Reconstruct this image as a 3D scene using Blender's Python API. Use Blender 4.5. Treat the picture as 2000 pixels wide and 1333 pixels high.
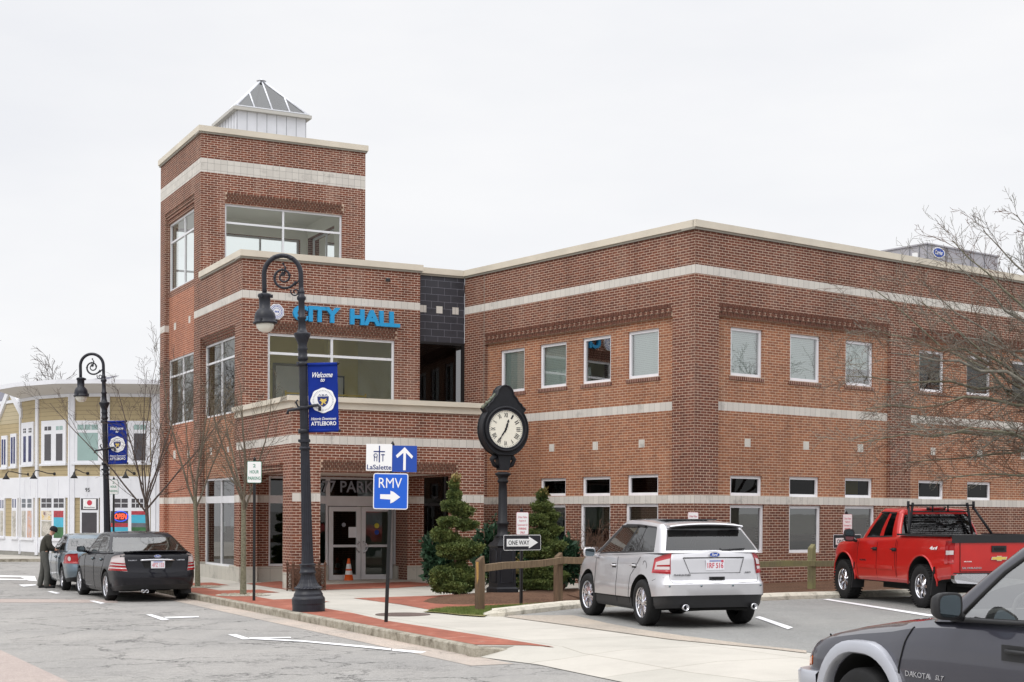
import bpy, bmesh, math, random
import numpy as np
from mathutils import Vector, Matrix
from math import radians, sin, cos, pi
for o in list(bpy.data.objects): bpy.data.objects.remove(o)
SC = bpy.context.scene
COL = SC.collection
# ---------------------------------------------------------------- camera
CAMZ = 1.90
F, PIT, ROL, CY, CX = 2900.5, -.0037856, .0049917, 1018.0, 1000.0
cd = bpy.data.cameras.new('camera'); cam = bpy.data.objects.new('camera', cd); COL.objects.link(cam)
cd.sensor_width = 36; cd.lens = F*36/2000; cd.shift_y = (CY-666.5)/2000; cd.clip_end = 2000; cd.clip_start = .1
U_ = Vector((0, -sin(PIT), cos(PIT))); F_ = Vector((0, cos(PIT), sin(PIT))); X_ = Vector((1, 0, 0))
rt = X_*cos(ROL)+U_*sin(ROL); up = U_*cos(ROL)-X_*sin(ROL)
M = Matrix(((rt.x, up.x, -F_.x, 0), (rt.y, up.y, -F_.y, 0), (rt.z, up.z, -F_.z, CAMZ), (0, 0, 0, 1)))
cam.matrix_world = M
SC.camera = cam
# ---------------------------------------------------------------- world: overcast sky
W = bpy.data.worlds.new('World'); SC.world = W; W.use_nodes = True
nt = W.node_tree; nt.nodes.clear()
def N(nt, t, **k):
    n = nt.nodes.new(t)
    for a, b in k.items(): setattr(n, a, b)
    return n
SUN_EL, SUN_AZ = radians(48), radians(215)   # azimuth measured clockwise from +Y
out = N(nt, 'ShaderNodeOutputWorld'); bg = N(nt, 'ShaderNodeBackground')
sky = N(nt, 'ShaderNodeTexSky', sky_type='NISHITA'); sky.sun_disc = False; sky.sun_elevation = SUN_EL; sky.sun_rotation = SUN_AZ
tc = N(nt, 'ShaderNodeTexCoord'); sep = N(nt, 'ShaderNodeSeparateXYZ'); nt.links.new(tc.outputs['Generated'], sep.inputs[0])
mr = N(nt, 'ShaderNodeMapRange', interpolation_type='SMOOTHSTEP')
mr.inputs['From Min'].default_value = .30; mr.inputs['From Max'].default_value = .95
mr.inputs['To Min'].default_value = 1.0; mr.inputs['To Max'].default_value = 2.5
nt.links.new(sep.outputs[2], mr.inputs[0])
mp = N(nt, 'ShaderNodeMapping'); mp.inputs['Scale'].default_value = (1, 1, 3.2); nt.links.new(tc.outputs['Generated'], mp.inputs[0])
nz = N(nt, 'ShaderNodeTexNoise'); nz.inputs['Scale'].default_value = 2.2; nz.inputs['Detail'].default_value = 5; nz.inputs['Roughness'].default_value = .55
nt.links.new(mp.outputs[0], nz.inputs[0])
cr = N(nt, 'ShaderNodeValToRGB'); cr.color_ramp.elements[0].position = .35; cr.color_ramp.elements[0].color = (.90, .91, .945, 1)
cr.color_ramp.elements[1].position = .66; cr.color_ramp.elements[1].color = (1.0, 1.0, 1.01, 1)
nt.links.new(nz.outputs[0], cr.inputs[0])
mul = N(nt, 'ShaderNodeMix', data_type='RGBA', blend_type='MULTIPLY'); mul.inputs[0].default_value = 1
nt.links.new(cr.outputs[0], mul.inputs[6]); nt.links.new(mr.outputs[0], mul.inputs[7])
sk = N(nt, 'ShaderNodeMix', data_type='RGBA', blend_type='MULTIPLY'); sk.inputs[0].default_value = 1; sk.inputs[7].default_value = (.08, .08, .08, 1)
nt.links.new(sky.outputs[0], sk.inputs[6])
mx = N(nt, 'ShaderNodeMix', data_type='RGBA'); mx.inputs[0].default_value = .06
nt.links.new(mul.outputs[2], mx.inputs[6]); nt.links.new(sk.outputs[2], mx.inputs[7])
nt.links.new(mx.outputs[2], bg.inputs[0]); bg.inputs[1].default_value = 1.0; nt.links.new(bg.outputs[0], out.inputs[0])
sd = bpy.data.lights.new('sun', 'SUN'); so = bpy.data.objects.new('sun', sd); COL.objects.link(so)
sd.energy = 0.9; sd.angle = radians(25); sd.color = (1, .96, .9)
so.rotation_euler = (radians(90)-SUN_EL, 0, pi-SUN_AZ+0)
dv = Vector((sin(SUN_AZ)*cos(SUN_EL), cos(SUN_AZ)*cos(SUN_EL), sin(SUN_EL)))
so.rotation_euler = dv.to_track_quat('Z', 'Y').to_euler()
SC.view_settings.view_transform = 'Standard'; SC.view_settings.look = 'None'; SC.view_settings.exposure = 0.0; SC.view_settings.gamma = 1
SC.render.engine = 'CYCLES'
# ---------------------------------------------------------------- pixel <-> place helpers (photo px 2000x1333)
def ray(u, v):
    a, b = u-CX, v-CY; c, s = cos(ROL), sin(ROL)
    x = c*a+s*b; y = -s*a+c*b
    X, Z, Y = x/F, -y/F, 1.
    return np.array([X, Y*cos(PIT)-Z*sin(PIT), Y*sin(PIT)+Z*cos(PIT)])
def gz(x, y): return .006*x-.001*y
def gpt(u, v, up=0.):
    r = ray(u, v); t = (1.90-up)/(-r[2]+.006*r[0]-.001*r[1]); return r[0]*t, r[1]*t
def at(u, v, D):
    r = ray(u, v); r = r*(D/r[1]); return Vector((r[0], r[1], r[2]+CAMZ))
# ---------------------------------------------------------------- object helpers
def setp(o, label=None, cat=None, group=None, kind=None):
    if label: o['label'] = label
    if cat: o['category'] = cat
    if group: o['group'] = group
    if kind: o['kind'] = kind
    return o
def thing(name, label, cat, loc=(0, 0, 0), rz=0., group=None):
    o = bpy.data.objects.new(name, None); COL.objects.link(o); o.location = loc; o.rotation_euler = (0, 0, rz)
    o.empty_display_size = .3
    return setp(o, label, cat, group)
def copy_tree(o, parent=None):
    c = o.copy(); COL.objects.link(c)
    if parent: c.parent = parent; c.matrix_parent_inverse = o.matrix_parent_inverse.copy()
    for ch in list(KIDS.get(o.name, [])):
        copy_tree(ch, c)
    KIDS.setdefault(c.name, [])
    if parent: KIDS.setdefault(parent.name, []).append(c)
    return c
KIDS = {}
class MB:
    def __init__(s): s.v = []; s.f = []; s.m = []; s.uv = []; s.mats = []; s.sm = []
    def mi(s, mat):
        if mat not in s.mats: s.mats.append(mat)
        return s.mats.index(mat)
    def face(s, pts, mat, uv=None, smooth=False):
        i = len(s.v); s.v += [tuple(p) for p in pts]; s.f.append(tuple(range(i, i+len(pts)))); s.m.append(s.mi(mat)); s.sm.append(smooth)
        s.uv += list(uv) if uv is not None else [(p[0], p[1]) for p in pts]
    def mesh(s, V, Fs, mat, smooth=True, uvs=None):
        i = len(s.v); s.v += [tuple(p) for p in V]; k = s.mi(mat)
        for f in Fs:
            s.f.append(tuple(i+a for a in f)); s.m.append(k); s.sm.append(smooth)
            if uvs is None: s.uv += [(V[a][0]+V[a][1], V[a][2]) for a in f]
            else: s.uv += [uvs[a] for a in f]
    def box(s, c, d, mat, R=None):
        cx, cy, cz = c; a, b, h = d[0]/2, d[1]/2, d[2]/2
        P = [Vector((x, y, z)) for z in (-h, h) for y in (-b, b) for x in (-a, a)]
        if R is not None: P = [R @ p for p in P]
        P = [p+Vector(c) for p in P]
        s.mesh(P, [(0, 2, 3, 1), (4, 5, 7, 6), (0, 1, 5, 4), (1, 3, 7, 5), (3, 2, 6, 7), (2, 0, 4, 6)], mat, False)
    def tube(s, path, rad, mat, n=8, cap=True, smooth=True, closed=False):
        path = [Vector(p) for p in path]; L = len(path)
        if not hasattr(rad, '__len__'): rad = [rad]*L
        V = []; Fs = []; prev = None
        for i, p in enumerate(path):
            if closed: d = path[(i+1) % L]-path[i-1]
            else: d = (path[min(i+1, L-1)]-path[max(i-1, 0)])
            d = d.normalized() if d.length > 1e-9 else Vector((0, 0, 1))
            if prev is None:
                a = d.orthogonal().normalized()
            else:
                a = (prev-d*prev.dot(d)); a = a.normalized() if a.length > 1e-6 else d.orthogonal().normalized()
            prev = a; b = d.cross(a)
            for k in range(n):
                t = 2*pi*k/n; V.append(p+(a*cos(t)+b*sin(t))*rad[i])
        for i in range(L if closed else L-1):
            j = (i+1) % L
            for k in range(n):
                Fs.append((i*n+k, i*n+(k+1) % n, j*n+(k+1) % n, j*n+k))
        if cap and not closed:
            Fs.append(tuple(range(n))[::-1]); Fs.append(tuple((L-1)*n+k for k in range(n)))
        s.mesh(V, Fs, mat, smooth)
    def lathe(s, prof, mat, n=24, c=(0, 0, 0), smooth=True, axis='Z', flute=0, fl_rng=(0, 0), cap=True):
        V = []; Fs = []
        for r, z in prof:
            for k in range(n):
                t = 2*pi*k/n; rr = r
                if flute and fl_rng[0] <= z <= fl_rng[1] and k % 2: rr = r*(1-flute)
                if axis == 'Z': V.append(Vector(c)+Vector((rr*cos(t), rr*sin(t), z)))
                elif axis == 'Y': V.append(Vector(c)+Vector((rr*cos(t), z, rr*sin(t))))
                else: V.append(Vector(c)+Vector((z, rr*cos(t), rr*sin(t))))
        for i in range(len(prof)-1):
            for k in range(n):
                Fs.append((i*n+k, i*n+(k+1) % n, (i+1)*n+(k+1) % n, (i+1)*n+k))
        if cap and prof[0][0] > 1e-4: Fs.append(tuple(range(n))[::-1])
        if cap and prof[-1][0] > 1e-4: Fs.append(tuple((len(prof)-1)*n+k for k in range(n)))
        s.mesh(V, Fs, mat, smooth)
    def prism(s, poly, z0, z1, mat, fr=None, smooth=False):
        # poly in (a,b) plane extruded c from z0..z1, mapped by fr(a,b,c)
        fr = fr or (lambda a, b, c: (a, b, c)); n = len(poly)
        A = [fr(a, b, z0) for a, b in poly]; B = [fr(a, b, z1) for a, b in poly]
        s.mesh(A+B, [tuple(range(n))[::-1], tuple(range(n, 2*n))]+[(i, (i+1) % n, n+(i+1) % n, n+i) for i in range(n)], mat, smooth)
    def build(s, name, parent=None, world=False, **props):
        me = bpy.data.meshes.new(name); me.from_pydata(s.v, [], s.f); me.validate(verbose=False) if False else None
        for m in s.mats: me.materials.append(MAT[m] if isinstance(m, str) else m)
        me.polygons.foreach_set('material_index', s.m); me.polygons.foreach_set('use_smooth', s.sm)
        uvl = me.uv_layers.new(name='UVMap'); uvl.data.foreach_set('uv', [c for p in s.uv for c in p])
        me.update()
        o = bpy.data.objects.new(name, me); COL.objects.link(o)
        if parent:
            o.parent = parent; KIDS.setdefault(parent.name, []).append(o)
            if world:
                q = parent; Mx = Matrix()
                ch = []
                while q: ch.append(q); q = q.parent
                for q in reversed(ch): Mx = Mx @ q.matrix_parent_inverse @ q.matrix_basis
                o.matrix_parent_inverse = Mx.inverted()
        if "category" in props: props["cat"] = props.pop("category")
        return setp(o, **props)
class Wall:
    """vertical plane: O origin (x,y), t direction along the wall, n outward normal"""
    def __init__(s, O, t, flip=False):
        s.O = np.array(O, float); t = np.array(t, float); s.t = t/np.linalg.norm(t); s.n = np.array([s.t[1], -s.t[0]])
    def P(s, a, z, d=0.):
        q = s.O+s.t*a+s.n*d; return Vector((q[0], q[1], z))
    def px(s, u, v, d=0.):
        r = ray(u, v); O = s.O+s.n*d
        # r2*k = O + t*a
        A = np.array([[r[0], -s.t[0]], [r[1], -s.t[1]]]); k, a = np.linalg.solve(A, O)
        return a, r[2]*k+CAMZ
    def box(s, mb, a0, a1, z0, z1, d0, d1, mat):
        c = [s.P(a, z, d) for d in (d0, d1) for z in (z0, z1) for a in (a0, a1)]
        def q(i, uv): mb.face([c[k] for k in i], mat, uv)
        q((4, 5, 7, 6), [(a0, z0), (a1, z0), (a1, z1), (a0, z1)])
        q((1, 0, 2, 3), [(a1, z0), (a0, z0), (a0, z1), (a1, z1)])
        q((0, 4, 6, 2), [(d0, z0), (d1, z0), (d1, z1), (d0, z1)])
        q((5, 1, 3, 7), [(d1, z0), (d0, z0), (d0, z1), (d1, z1)])
        q((6, 7, 3, 2), [(a0, d1), (a1, d1), (a1, d0), (a0, d0)])
        q((0, 1, 5, 4), [(a0, d0), (a1, d0), (a1, d1), (a0, d1)])
    def grid(s, mb, a0, a1, z0, z1, mat, holes=(), zones=(), rec=(), T=.3, back='plaster', a0cap=True, a1cap=True):
        """wall of thickness T with openings, material zones (a0,a1,z0,z1,mat) and recesses (a0,a1,z0,z1,depth)"""
        A = {a0, a1}; Z = {z0, z1}
        for h in list(holes)+list(zones)+list(rec):
            for a in h[:2]:
                if a0 < a < a1: A.add(a)
            for z in h[2:4]:
                if z0 < z < z1: Z.add(z)
        A = sorted(A); Z = sorted(Z); nA, nZ = len(A)-1, len(Z)-1
        dep = [[None]*nZ for _ in range(nA)]; mt = [[mat]*nZ for _ in range(nA)]
        for i in range(nA):
            for j in range(nZ):
                ca, cz = (A[i]+A[i+1])/2, (Z[j]+Z[j+1])/2
                ins = lambda h: h[0] < ca < h[1] and h[2] < cz < h[3]
                d = 0.
                for h in rec:
                    if ins(h): d = -h[4]
                for h in zones:
                    if ins(h): mt[i][j] = h[4]
                for h in holes:
                    if ins(h): d = None
                dep[i][j] = d
        g = lambda i, j: dep[i][j] if 0 <= i < nA and 0 <= j < nZ else None
        for i in range(nA):
            for j in range(nZ):
                d = dep[i][j]
                if d is None: continue
                x0, x1, y0, y1 = A[i], A[i+1], Z[j], Z[j+1]; m = mt[i][j]
                mb.face([s.P(x0, y0, d), s.P(x1, y0, d), s.P(x1, y1, d), s.P(x0, y1, d)], m, [(x0, y0), (x1, y0), (x1, y1), (x0, y1)])
                mb.face([s.P(x1, y0, -T), s.P(x0, y0, -T), s.P(x0, y1, -T), s.P(x1, y1, -T)], back, [(x1, y0), (x0, y0), (x0, y1), (x1, y1)])
                for (ii, jj, e) in ((i-1, j, 0), (i+1, j, 1), (i, j-1, 2), (i, j+1, 3)):
                    q = g(ii, jj); dd = -T if q is None else q
                    if dd >= d-1e-6 or (e < 2 and not 0 <= ii < nA): continue
                    if e == 0: P = [(x0, y0, dd), (x0, y0, d), (x0, y1, d), (x0, y1, dd)]; uv = [(x0+dd, y0), (x0+d, y0), (x0+d, y1), (x0+dd, y1)]
                    elif e == 1: P = [(x1, y0, d), (x1, y0, dd), (x1, y1, dd), (x1, y1, d)]; uv = [(x1-d, y0), (x1-dd, y0), (x1-dd, y1), (x1-d, y1)]
                    elif e == 2: P = [(x0, y0, dd), (x1, y0, dd), (x1, y0, d), (x0, y0, d)]; uv = [(x0, y0+dd), (x1, y0+dd), (x1, y0+d), (x0, y0+d)]
                    else: P = [(x0, y1, d), (x1, y1, d), (x1, y1, dd), (x0, y1, dd)]; uv = [(x0, y1-d), (x1, y1-d), (x1, y1-dd), (x0, y1-dd)]
                    mb.face([s.P(*p) for p in P], m, uv)
def text_mesh(body, mat, s0, s1, z0, z1, fr, depth=.004, bold=0., shear=0., name='lettering', parent=None, world=True, keep=False, align=0, serif=False):
    """lettering fitted into s0..s1 x z0..z1 of frame fr(s,z,d)->point"""
    cu = bpy.data.curves.new('t', 'FONT'); cu.body = body; cu.size = 1; cu.extrude = .5; cu.offset = bold; cu.shear = shear; cu.resolution_u = 3
    cu.align_x = 'CENTER'
    ob = bpy.data.objects.new('t', cu); COL.objects.link(ob)
    dg = bpy.context.evaluated_depsgraph_get(); me = bpy.data.meshes.new_from_object(ob.evaluated_get(dg))
    bpy.data.objects.remove(ob); bpy.data.curves.remove(cu)
    co = np.array([v.co[:] for v in me.vertices]); fs = [tuple(p.vertices) for p in me.polygons]; bpy.data.meshes.remove(me)
    lo, hi = co.min(0), co.max(0)
    sx = (s1-s0)/(hi[0]-lo[0]); sz = (z1-z0)/(hi[1]-lo[1])
    V = [fr(s0+(c[0]-lo[0])*sx, z0+(c[1]-lo[1])*sz, (c[2]-lo[2])/(hi[2]-lo[2])*depth) for c in co]
    mb = MB(); mb.mesh(V, fs, mat, False)
    if keep: return mb
    return mb.build(name, parent, world)
# ---------------------------------------------------------------- materials
MAT = {}
def srgb(r, g, b):
    f = lambda c: (c/255/12.92) if c/255 <= .04045 else ((c/255+.055)/1.055)**2.4
    return (f(r), f(g), f(b), 1)
def newmat(name):
    m = bpy.data.materials.new(name); m.use_nodes = True; MAT[name] = m; t = m.node_tree; t.nodes.clear()
    o = N(t, 'ShaderNodeOutputMaterial'); return m, t, o
def pbsdf(t, o, col=None, rough=.6, metal=0., spec=.5, coat=0., emis=None, es=0.):
    p = N(t, 'ShaderNodeBsdfPrincipled'); t.links.new(p.outputs[0], o.inputs[0])
    if col is not None:
        if isinstance(col, tuple): p.inputs['Base Color'].default_value = col
        else: t.links.new(col, p.inputs['Base Color'])
    p.inputs['Roughness'].default_value = rough; p.inputs['Metallic'].default_value = metal; p.inputs['Specular IOR Level'].default_value = spec
    p.inputs['Coat Weight'].default_value = coat; p.inputs['Coat Roughness'].default_value = .04
    if emis: p.inputs['Emission Color'].default_value = emis; p.inputs['Emission Strength'].default_value = es
    return p
def noise(t, vec, scale, detail=4, rough=.55, dist=0.):
    n = N(t, 'ShaderNodeTexNoise'); n.inputs['Scale'].default_value = scale; n.inputs['Detail'].default_value = detail
    n.inputs['Roughness'].default_value = rough; n.inputs['Distortion'].default_value = dist
    if vec is not None: t.links.new(vec, n.inputs[0])
    return n.outputs[0]
def ramp(t, fac, stops):
    r = N(t, 'ShaderNodeValToRGB'); e = r.color_ramp.elements
    while len(e) < len(stops): e.new(.5)
    for x, (p, c) in zip(e, stops): x.position = p; x.color = c if hasattr(c, '__len__') else (c, c, c, 1)
    t.links.new(fac, r.inputs[0]); return r.outputs[0]
def mixc(t, a, b, fac=1., mode='MIX'):
    m = N(t, 'ShaderNodeMix', data_type='RGBA', blend_type=mode)
    for k, v in ((6, a), (7, b), (0, fac)):
        if hasattr(v, 'is_linked') or hasattr(v, 'links'): t.links.new(v, m.inputs[k])
        else: m.inputs[k].default_value = v
    return m.outputs[2]
def bump(t, p, h, dist=.01, st=.5):
    b = N(t, 'ShaderNodeBump'); b.inputs['Distance'].default_value = dist; b.inputs['Strength'].default_value = st
    t.links.new(h, b.inputs['Height']); t.links.new(b.outputs[0], p.inputs['Normal'])
def simple(name, col, rough=.6, metal=0., spec=.5, coat=0., var=0., vs=3., **k):
    m, t, o = newmat(name)
    if var > 0:
        g = N(t, 'ShaderNodeTexCoord').outputs['Object']
        n = noise(t, g, vs); c = mixc(t, col, ramp(t, n, [(.3, 1-var), (.7, 1+var*.4)]), 1., 'MULTIPLY')
        return pbsdf(t, o, c, rough, metal, spec, coat, **k)
    return pbsdf(t, o, col, rough, metal, spec, coat, **k)
def uvn(t): return N(t, 'ShaderNodeUVMap').outputs[0]
def gvec(t): return N(t, 'ShaderNodeNewGeometry').outputs['Position']
def brickmat(name, c1, c2, c3, mortar, bw=.2032, rh=.0677, ms=.0115, off=.5, rough=.85, odd=.12, vscale=.5, wash=0.15, bd=.006, yo=0.):
    m, t, o = newmat(name); uv = uvn(t)
    mp = N(t, 'ShaderNodeMapping'); mp.inputs['Location'].default_value = (0, yo, 0); t.links.new(uv, mp.inputs[0]); uv2 = mp.outputs[0]
    b = N(t, 'ShaderNodeTexBrick'); b.offset = off; b.inputs['Scale'].default_value = 1
    b.inputs['Brick Width'].default_value = bw; b.inputs['Row Height'].default_value = rh; b.inputs['Mortar Size'].default_value = ms/2; b.inputs['Mortar Smooth'].default_value = .15
    b.inputs['Color1'].default_value = c1; b.inputs['Color2'].default_value = c2; b.inputs['Mortar'].default_value = mortar; b.inputs['Bias'].default_value = -.1
    t.links.new(uv2, b.inputs[0])
    b2 = N(t, 'ShaderNodeTexBrick'); b2.offset = off; b2.inputs['Scale'].default_value = 1
    b2.inputs['Brick Width'].default_value = bw; b2.inputs['Row Height'].default_value = rh; b2.inputs['Mortar Size'].default_value = ms/2; b2.inputs['Mortar Smooth'].default_value = .15
    b2.inputs['Color1'].default_value = (0, 0, 0, 1); b2.inputs['Color2'].default_value = (1, 1, 1, 1); b2.inputs['Mortar'].default_value = (0, 0, 0, 1); b2.inputs['Bias'].default_value = odd-1+.0
    mp2 = N(t, 'ShaderNodeMapping'); mp2.inputs['Location'].default_value = (bw*14, yo+rh*26, 0); t.links.new(uv, mp2.inputs[0]); t.links.new(mp2.outputs[0], b2.inputs[0])
    sel = ramp(t, b2.outputs['Color'], [(.55, 0), (.75, 1)])
    c = mixc(t, b.outputs['Color'], c3, sel)
    lo = noise(t, uv, vscale, 5, .6)
    c = mixc(t, c, ramp(t, lo, [(.25, .84), (.5, 1.), (.75, 1.12)]), 1., 'MULTIPLY')
    hi = noise(t, uv, 9, 4, .7)
    c = mixc(t, c, ramp(t, hi, [(.3, .82), (.7, 1.12)]), 1., 'MULTIPLY')
    if wash:
        st = N(t, 'ShaderNodeMapping'); st.inputs['Scale'].default_value = (1.6, .22, 1); t.links.new(uv, st.inputs[0])
        w = noise(t, st.outputs[0], 1.3, 6, .65)
        c = mixc(t, c, mortar, mixc(t, ramp(t, w, [(.52, 0), (.75, 1)]), (wash,)*3+(1,), 1., 'MULTIPLY'))
        s2 = N(t, 'ShaderNodeMapping'); s2.inputs['Scale'].default_value = (2.6, .12, 1); s2.inputs['Location'].default_value = (7, 3, 0); t.links.new(uv, s2.inputs[0])
        c = mixc(t, c, ramp(t, noise(t, s2.outputs[0], 1.1, 5, .6), [(.30, .82), (.5, 1.)]), 1., 'MULTIPLY')
    p = pbsdf(t, o, c, rough, spec=.25)
    h = mixc(t, b.outputs['Fac'], (1, 1, 1, 1), 0.); inv = N(t, 'ShaderNodeInvert'); t.links.new(b.outputs['Fac'], inv.inputs[1])
    bump(t, p, inv.outputs[0], bd, .6)
    return m
MORT = srgb(212, 190, 170)
brickmat('brick_dark', srgb(122, 75, 59), srgb(98, 61, 52), srgb(70, 57, 57), MORT, wash=.16)
brickmat('brick_front', srgb(127, 75, 57), srgb(102, 61, 50), srgb(74, 58, 55), srgb(222, 200, 182), wash=.2)
brickmat('brick_orange', srgb(160, 106, 78), srgb(136, 89, 69), srgb(92, 71, 60), srgb(212, 190, 166), odd=.1)
brickmat('brick_vivid', srgb(166, 102, 76), srgb(144, 86, 66), srgb(108, 72, 60), srgb(216, 186, 164), odd=.08)
brickmat('brick_sill', srgb(120, 76, 66), srgb(104, 68, 60), srgb(86, 66, 60), MORT, bw=.0677, rh=.30, off=0.)
def stonemat(name, base, bw, rh, off=0., ms=.008, joint=.42, dirt=.35):
    m, t, o = newmat(name); uv = uvn(t)
    b = N(t, 'ShaderNodeTexBrick'); b.offset = off; b.inputs['Scale'].default_value = 1; b.inputs['Brick Width'].default_value = bw; b.inputs['Row Height'].default_value = rh
    b.inputs['Mortar Size'].default_value = ms/2; b.inputs['Mortar Smooth'].default_value = .2
    b.inputs['Color1'].default_value = base; b.inputs['Color2'].default_value = tuple(c*.88 for c in base[:3])+(1,); b.inputs['Mortar'].default_value = tuple(c*joint for c in base[:3])+(1,)
    t.links.new(uv, b.inputs[0])
    c = mixc(t, b.outputs['Color'], ramp(t, noise(t, uv, 60, 3, .8), [(.3, .84), (.7, 1.1)]), 1., 'MULTIPLY')
    c = mixc(t, c, ramp(t, noise(t, uv, 1.6, 6, .7), [(.30, 1-dirt), (.44, 1.)]), 1., 'MULTIPLY')
    p = pbsdf(t, o, c, .85, spec=.25); inv = N(t, 'ShaderNodeInvert'); t.links.new(b.outputs['Fac'], inv.inputs[1]); bump(t, p, inv.outputs[0], .005, .5)
stonemat('stone_band', srgb(216, 211, 203), .2032, 5.)
stonemat('stone_band2', srgb(216, 211, 203), .2032, .21)
stonemat('stone_base', srgb(196, 192, 182), .41, .41, dirt=.45)
stonemat('tile_dark', srgb(66, 66, 72), .41, .2032, off=.5, joint=4.2, dirt=.2)
MAT['tile_dark'].node_tree.nodes['Principled BSDF'].inputs['Roughness'].default_value = .35
simple('coping', srgb(214, 205, 188), .55, var=.12, vs=1.2)
simple('coping_trim', srgb(150, 145, 134), .6)
simple('plaster', srgb(236, 234, 226), .9)
simple('tan_plaster', srgb(240, 228, 176), .9)
simple('dark_room', srgb(42, 44, 44), .9)  # dark colour standing in for unlit depth behind windows
simple('white_frame', srgb(236, 236, 240), .45, var=.06)
simple('alu_frame', srgb(226, 227, 230), .4, metal=.0, var=.06)
simple('black_frame', srgb(26, 26, 28), .35)
simple('roof_grey', srgb(120, 118, 115), .9, var=.2)
simple('white_metal', srgb(222, 224, 230), .45, var=.07)
simple('hvac_grey', srgb(172, 170, 176), .6, var=.06)
simple('seam', srgb(120, 122, 128), .7)
simple('sign_blue', srgb(30, 150, 205), .5)
simple('sign_blue_side', srgb(22, 118, 170), .5)
simple('cloth_blue', srgb(20, 48, 140), .8, spec=.2, var=.12, vs=4)
simple('panel_blue', srgb(16, 92, 205), .4)
simple('panel_navy', srgb(20, 70, 165), .4)
simple('sign_white', srgb(240, 240, 240), .45)
simple('sign_black', srgb(22, 24, 32), .45)
simple('sign_green', srgb(30, 130, 100), .5)
simple('sign_red', srgb(200, 60, 80), .5)
simple('sign_redpale', srgb(214, 140, 152), .5)
simple('sign_grey', srgb(150, 155, 165), .5)
simple('sign_yellow', srgb(200, 190, 60), .5)
simple('gold', srgb(214, 186, 90), .4)
simple('iron', srgb(34, 36, 45), .42, spec=.4, var=.35, vs=9)
simple('iron_dark', srgb(27, 28, 33), .5, spec=.35, var=.3, vs=7)
simple('verdigris', srgb(112, 116, 100), .7, var=.4, vs=14)
simple('black_post', srgb(26, 26, 28), .4)
simple('rust', srgb(96, 66, 50), .8, var=.4, vs=16)
simple('ivory', srgb(238, 234, 218), .35, coat=.3)
simple('orange', srgb(235, 98, 30), .5, var=.1, vs=8)
simple('rubber', srgb(30, 30, 31), .75, spec=.3, var=.2, vs=12)
simple('trim_black', srgb(38, 38, 40), .55, spec=.4, var=.12)
simple('chrome', srgb(215, 215, 220), .16, metal=1.)
simple('alloy', srgb(200, 200, 205), .28, metal=.85)
simple('interior', srgb(60, 58, 56), .9)
simple('interior_light', srgb(150, 146, 140), .9)
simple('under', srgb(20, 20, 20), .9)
simple('plate_white', srgb(226, 226, 232), .5)
simple('lens_clear', srgb(200, 190, 190), .2, coat=.3)
simple('lens_red', srgb(150, 12, 18), .25, coat=.25, spec=.3)
simple('lens_amber', srgb(235, 110, 20), .2, coat=.8)
simple('lens_pink', srgb(178, 58, 66), .25, coat=.2)
simple('globe', srgb(225, 222, 210), .15, coat=.6, spec=.6)
simple('paper', srgb(232, 234, 238), .8)
simple('blind', srgb(228, 238, 234), .8)
simple('blind_dim', srgb(128, 134, 120), .8)
def paint(name, col, metal=.5, rough=.3, flake=.05, spec=.5, coat=.8, dust=.35):
    m, t, o = newmat(name); g = N(t, 'ShaderNodeTexCoord').outputs['Object']
    c = mixc(t, col, ramp(t, noise(t, g, 2.5, 5, .6), [(.3, 1-flake), (.7, 1+flake)]), 1., 'MULTIPLY')
    # road dust low on the body
    sp = N(t, 'ShaderNodeSeparateXYZ'); t.links.new(g, sp.inputs[0])
    d = ramp(t, sp.outputs[2], [(.25, dust), (.62, 0.)])
    d2 = mixc(t, d, ramp(t, noise(t, g, 5, 5, .7), [(.3, .3), (.7, 1.)]), 1., 'MULTIPLY')
    c = mixc(t, c, srgb(120, 112, 104), d2)
    p = pbsdf(t, o, c, rough, metal, spec, coat=coat)
    r = N(t, 'ShaderNodeMapRange'); t.links.new(noise(t, g, 7, 4), r.inputs[0]); r.inputs['To Min'].default_value = rough-.03; r.inputs['To Max'].default_value = rough+.05; t.links.new(r.outputs[0], p.inputs['Roughness'])
paint('paint_silver', srgb(204, 203, 206), .7, .36)
paint('paint_red', srgb(196, 26, 22), .15, .3)
paint('paint_black', srgb(16, 16, 24), .0, .6, spec=.15, coat=.55, dust=.10)
paint('paint_steel', srgb(96, 112, 124), .6, .32)
paint('paint_charcoal', srgb(56, 56, 66), .3, .34, spec=.3, coat=1., dust=.15)
paint('paint_flare', srgb(186, 188, 196), .5, .45)
def glassmat(name, tint=(1, 1, 1, 1), ior=1.5, base=0., rough=0.01, refl=(1, 1, 1, 1)):
    """pane: tinted see-through with Fresnel reflection (base adds a reflective coating)"""
    m, t, o = newmat(name); fr = N(t, 'ShaderNodeFresnel'); fr.inputs[0].default_value = ior
    tr = N(t, 'ShaderNodeBsdfTransparent'); tr.inputs[0].default_value = tint
    gl = N(t, 'ShaderNodeBsdfGlossy'); gl.inputs['Roughness'].default_value = rough; gl.inputs[0].default_value = refl
    mr = N(t, 'ShaderNodeMapRange'); mr.inputs['To Min'].default_value = base; t.links.new(fr.outputs[0], mr.inputs[0])
    g = gvec(t); nb = N(t, 'ShaderNodeBump'); nb.inputs['Distance'].default_value = .004; nb.inputs['Strength'].default_value = .07; t.links.new(noise(t, g, 1.2, 2), nb.inputs['Height']); t.links.new(nb.outputs[0], gl.inputs['Normal'])
    mx = N(t, 'ShaderNodeMixShader'); t.links.new(mr.outputs[0], mx.inputs[0]); t.links.new(tr.outputs[0], mx.inputs[1]); t.links.new(gl.outputs[0], mx.inputs[2]); t.links.new(mx.outputs[0], o.inputs[0])
glassmat('glass', (.93, .96, .94, 1), 1.45, .0)
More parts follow.
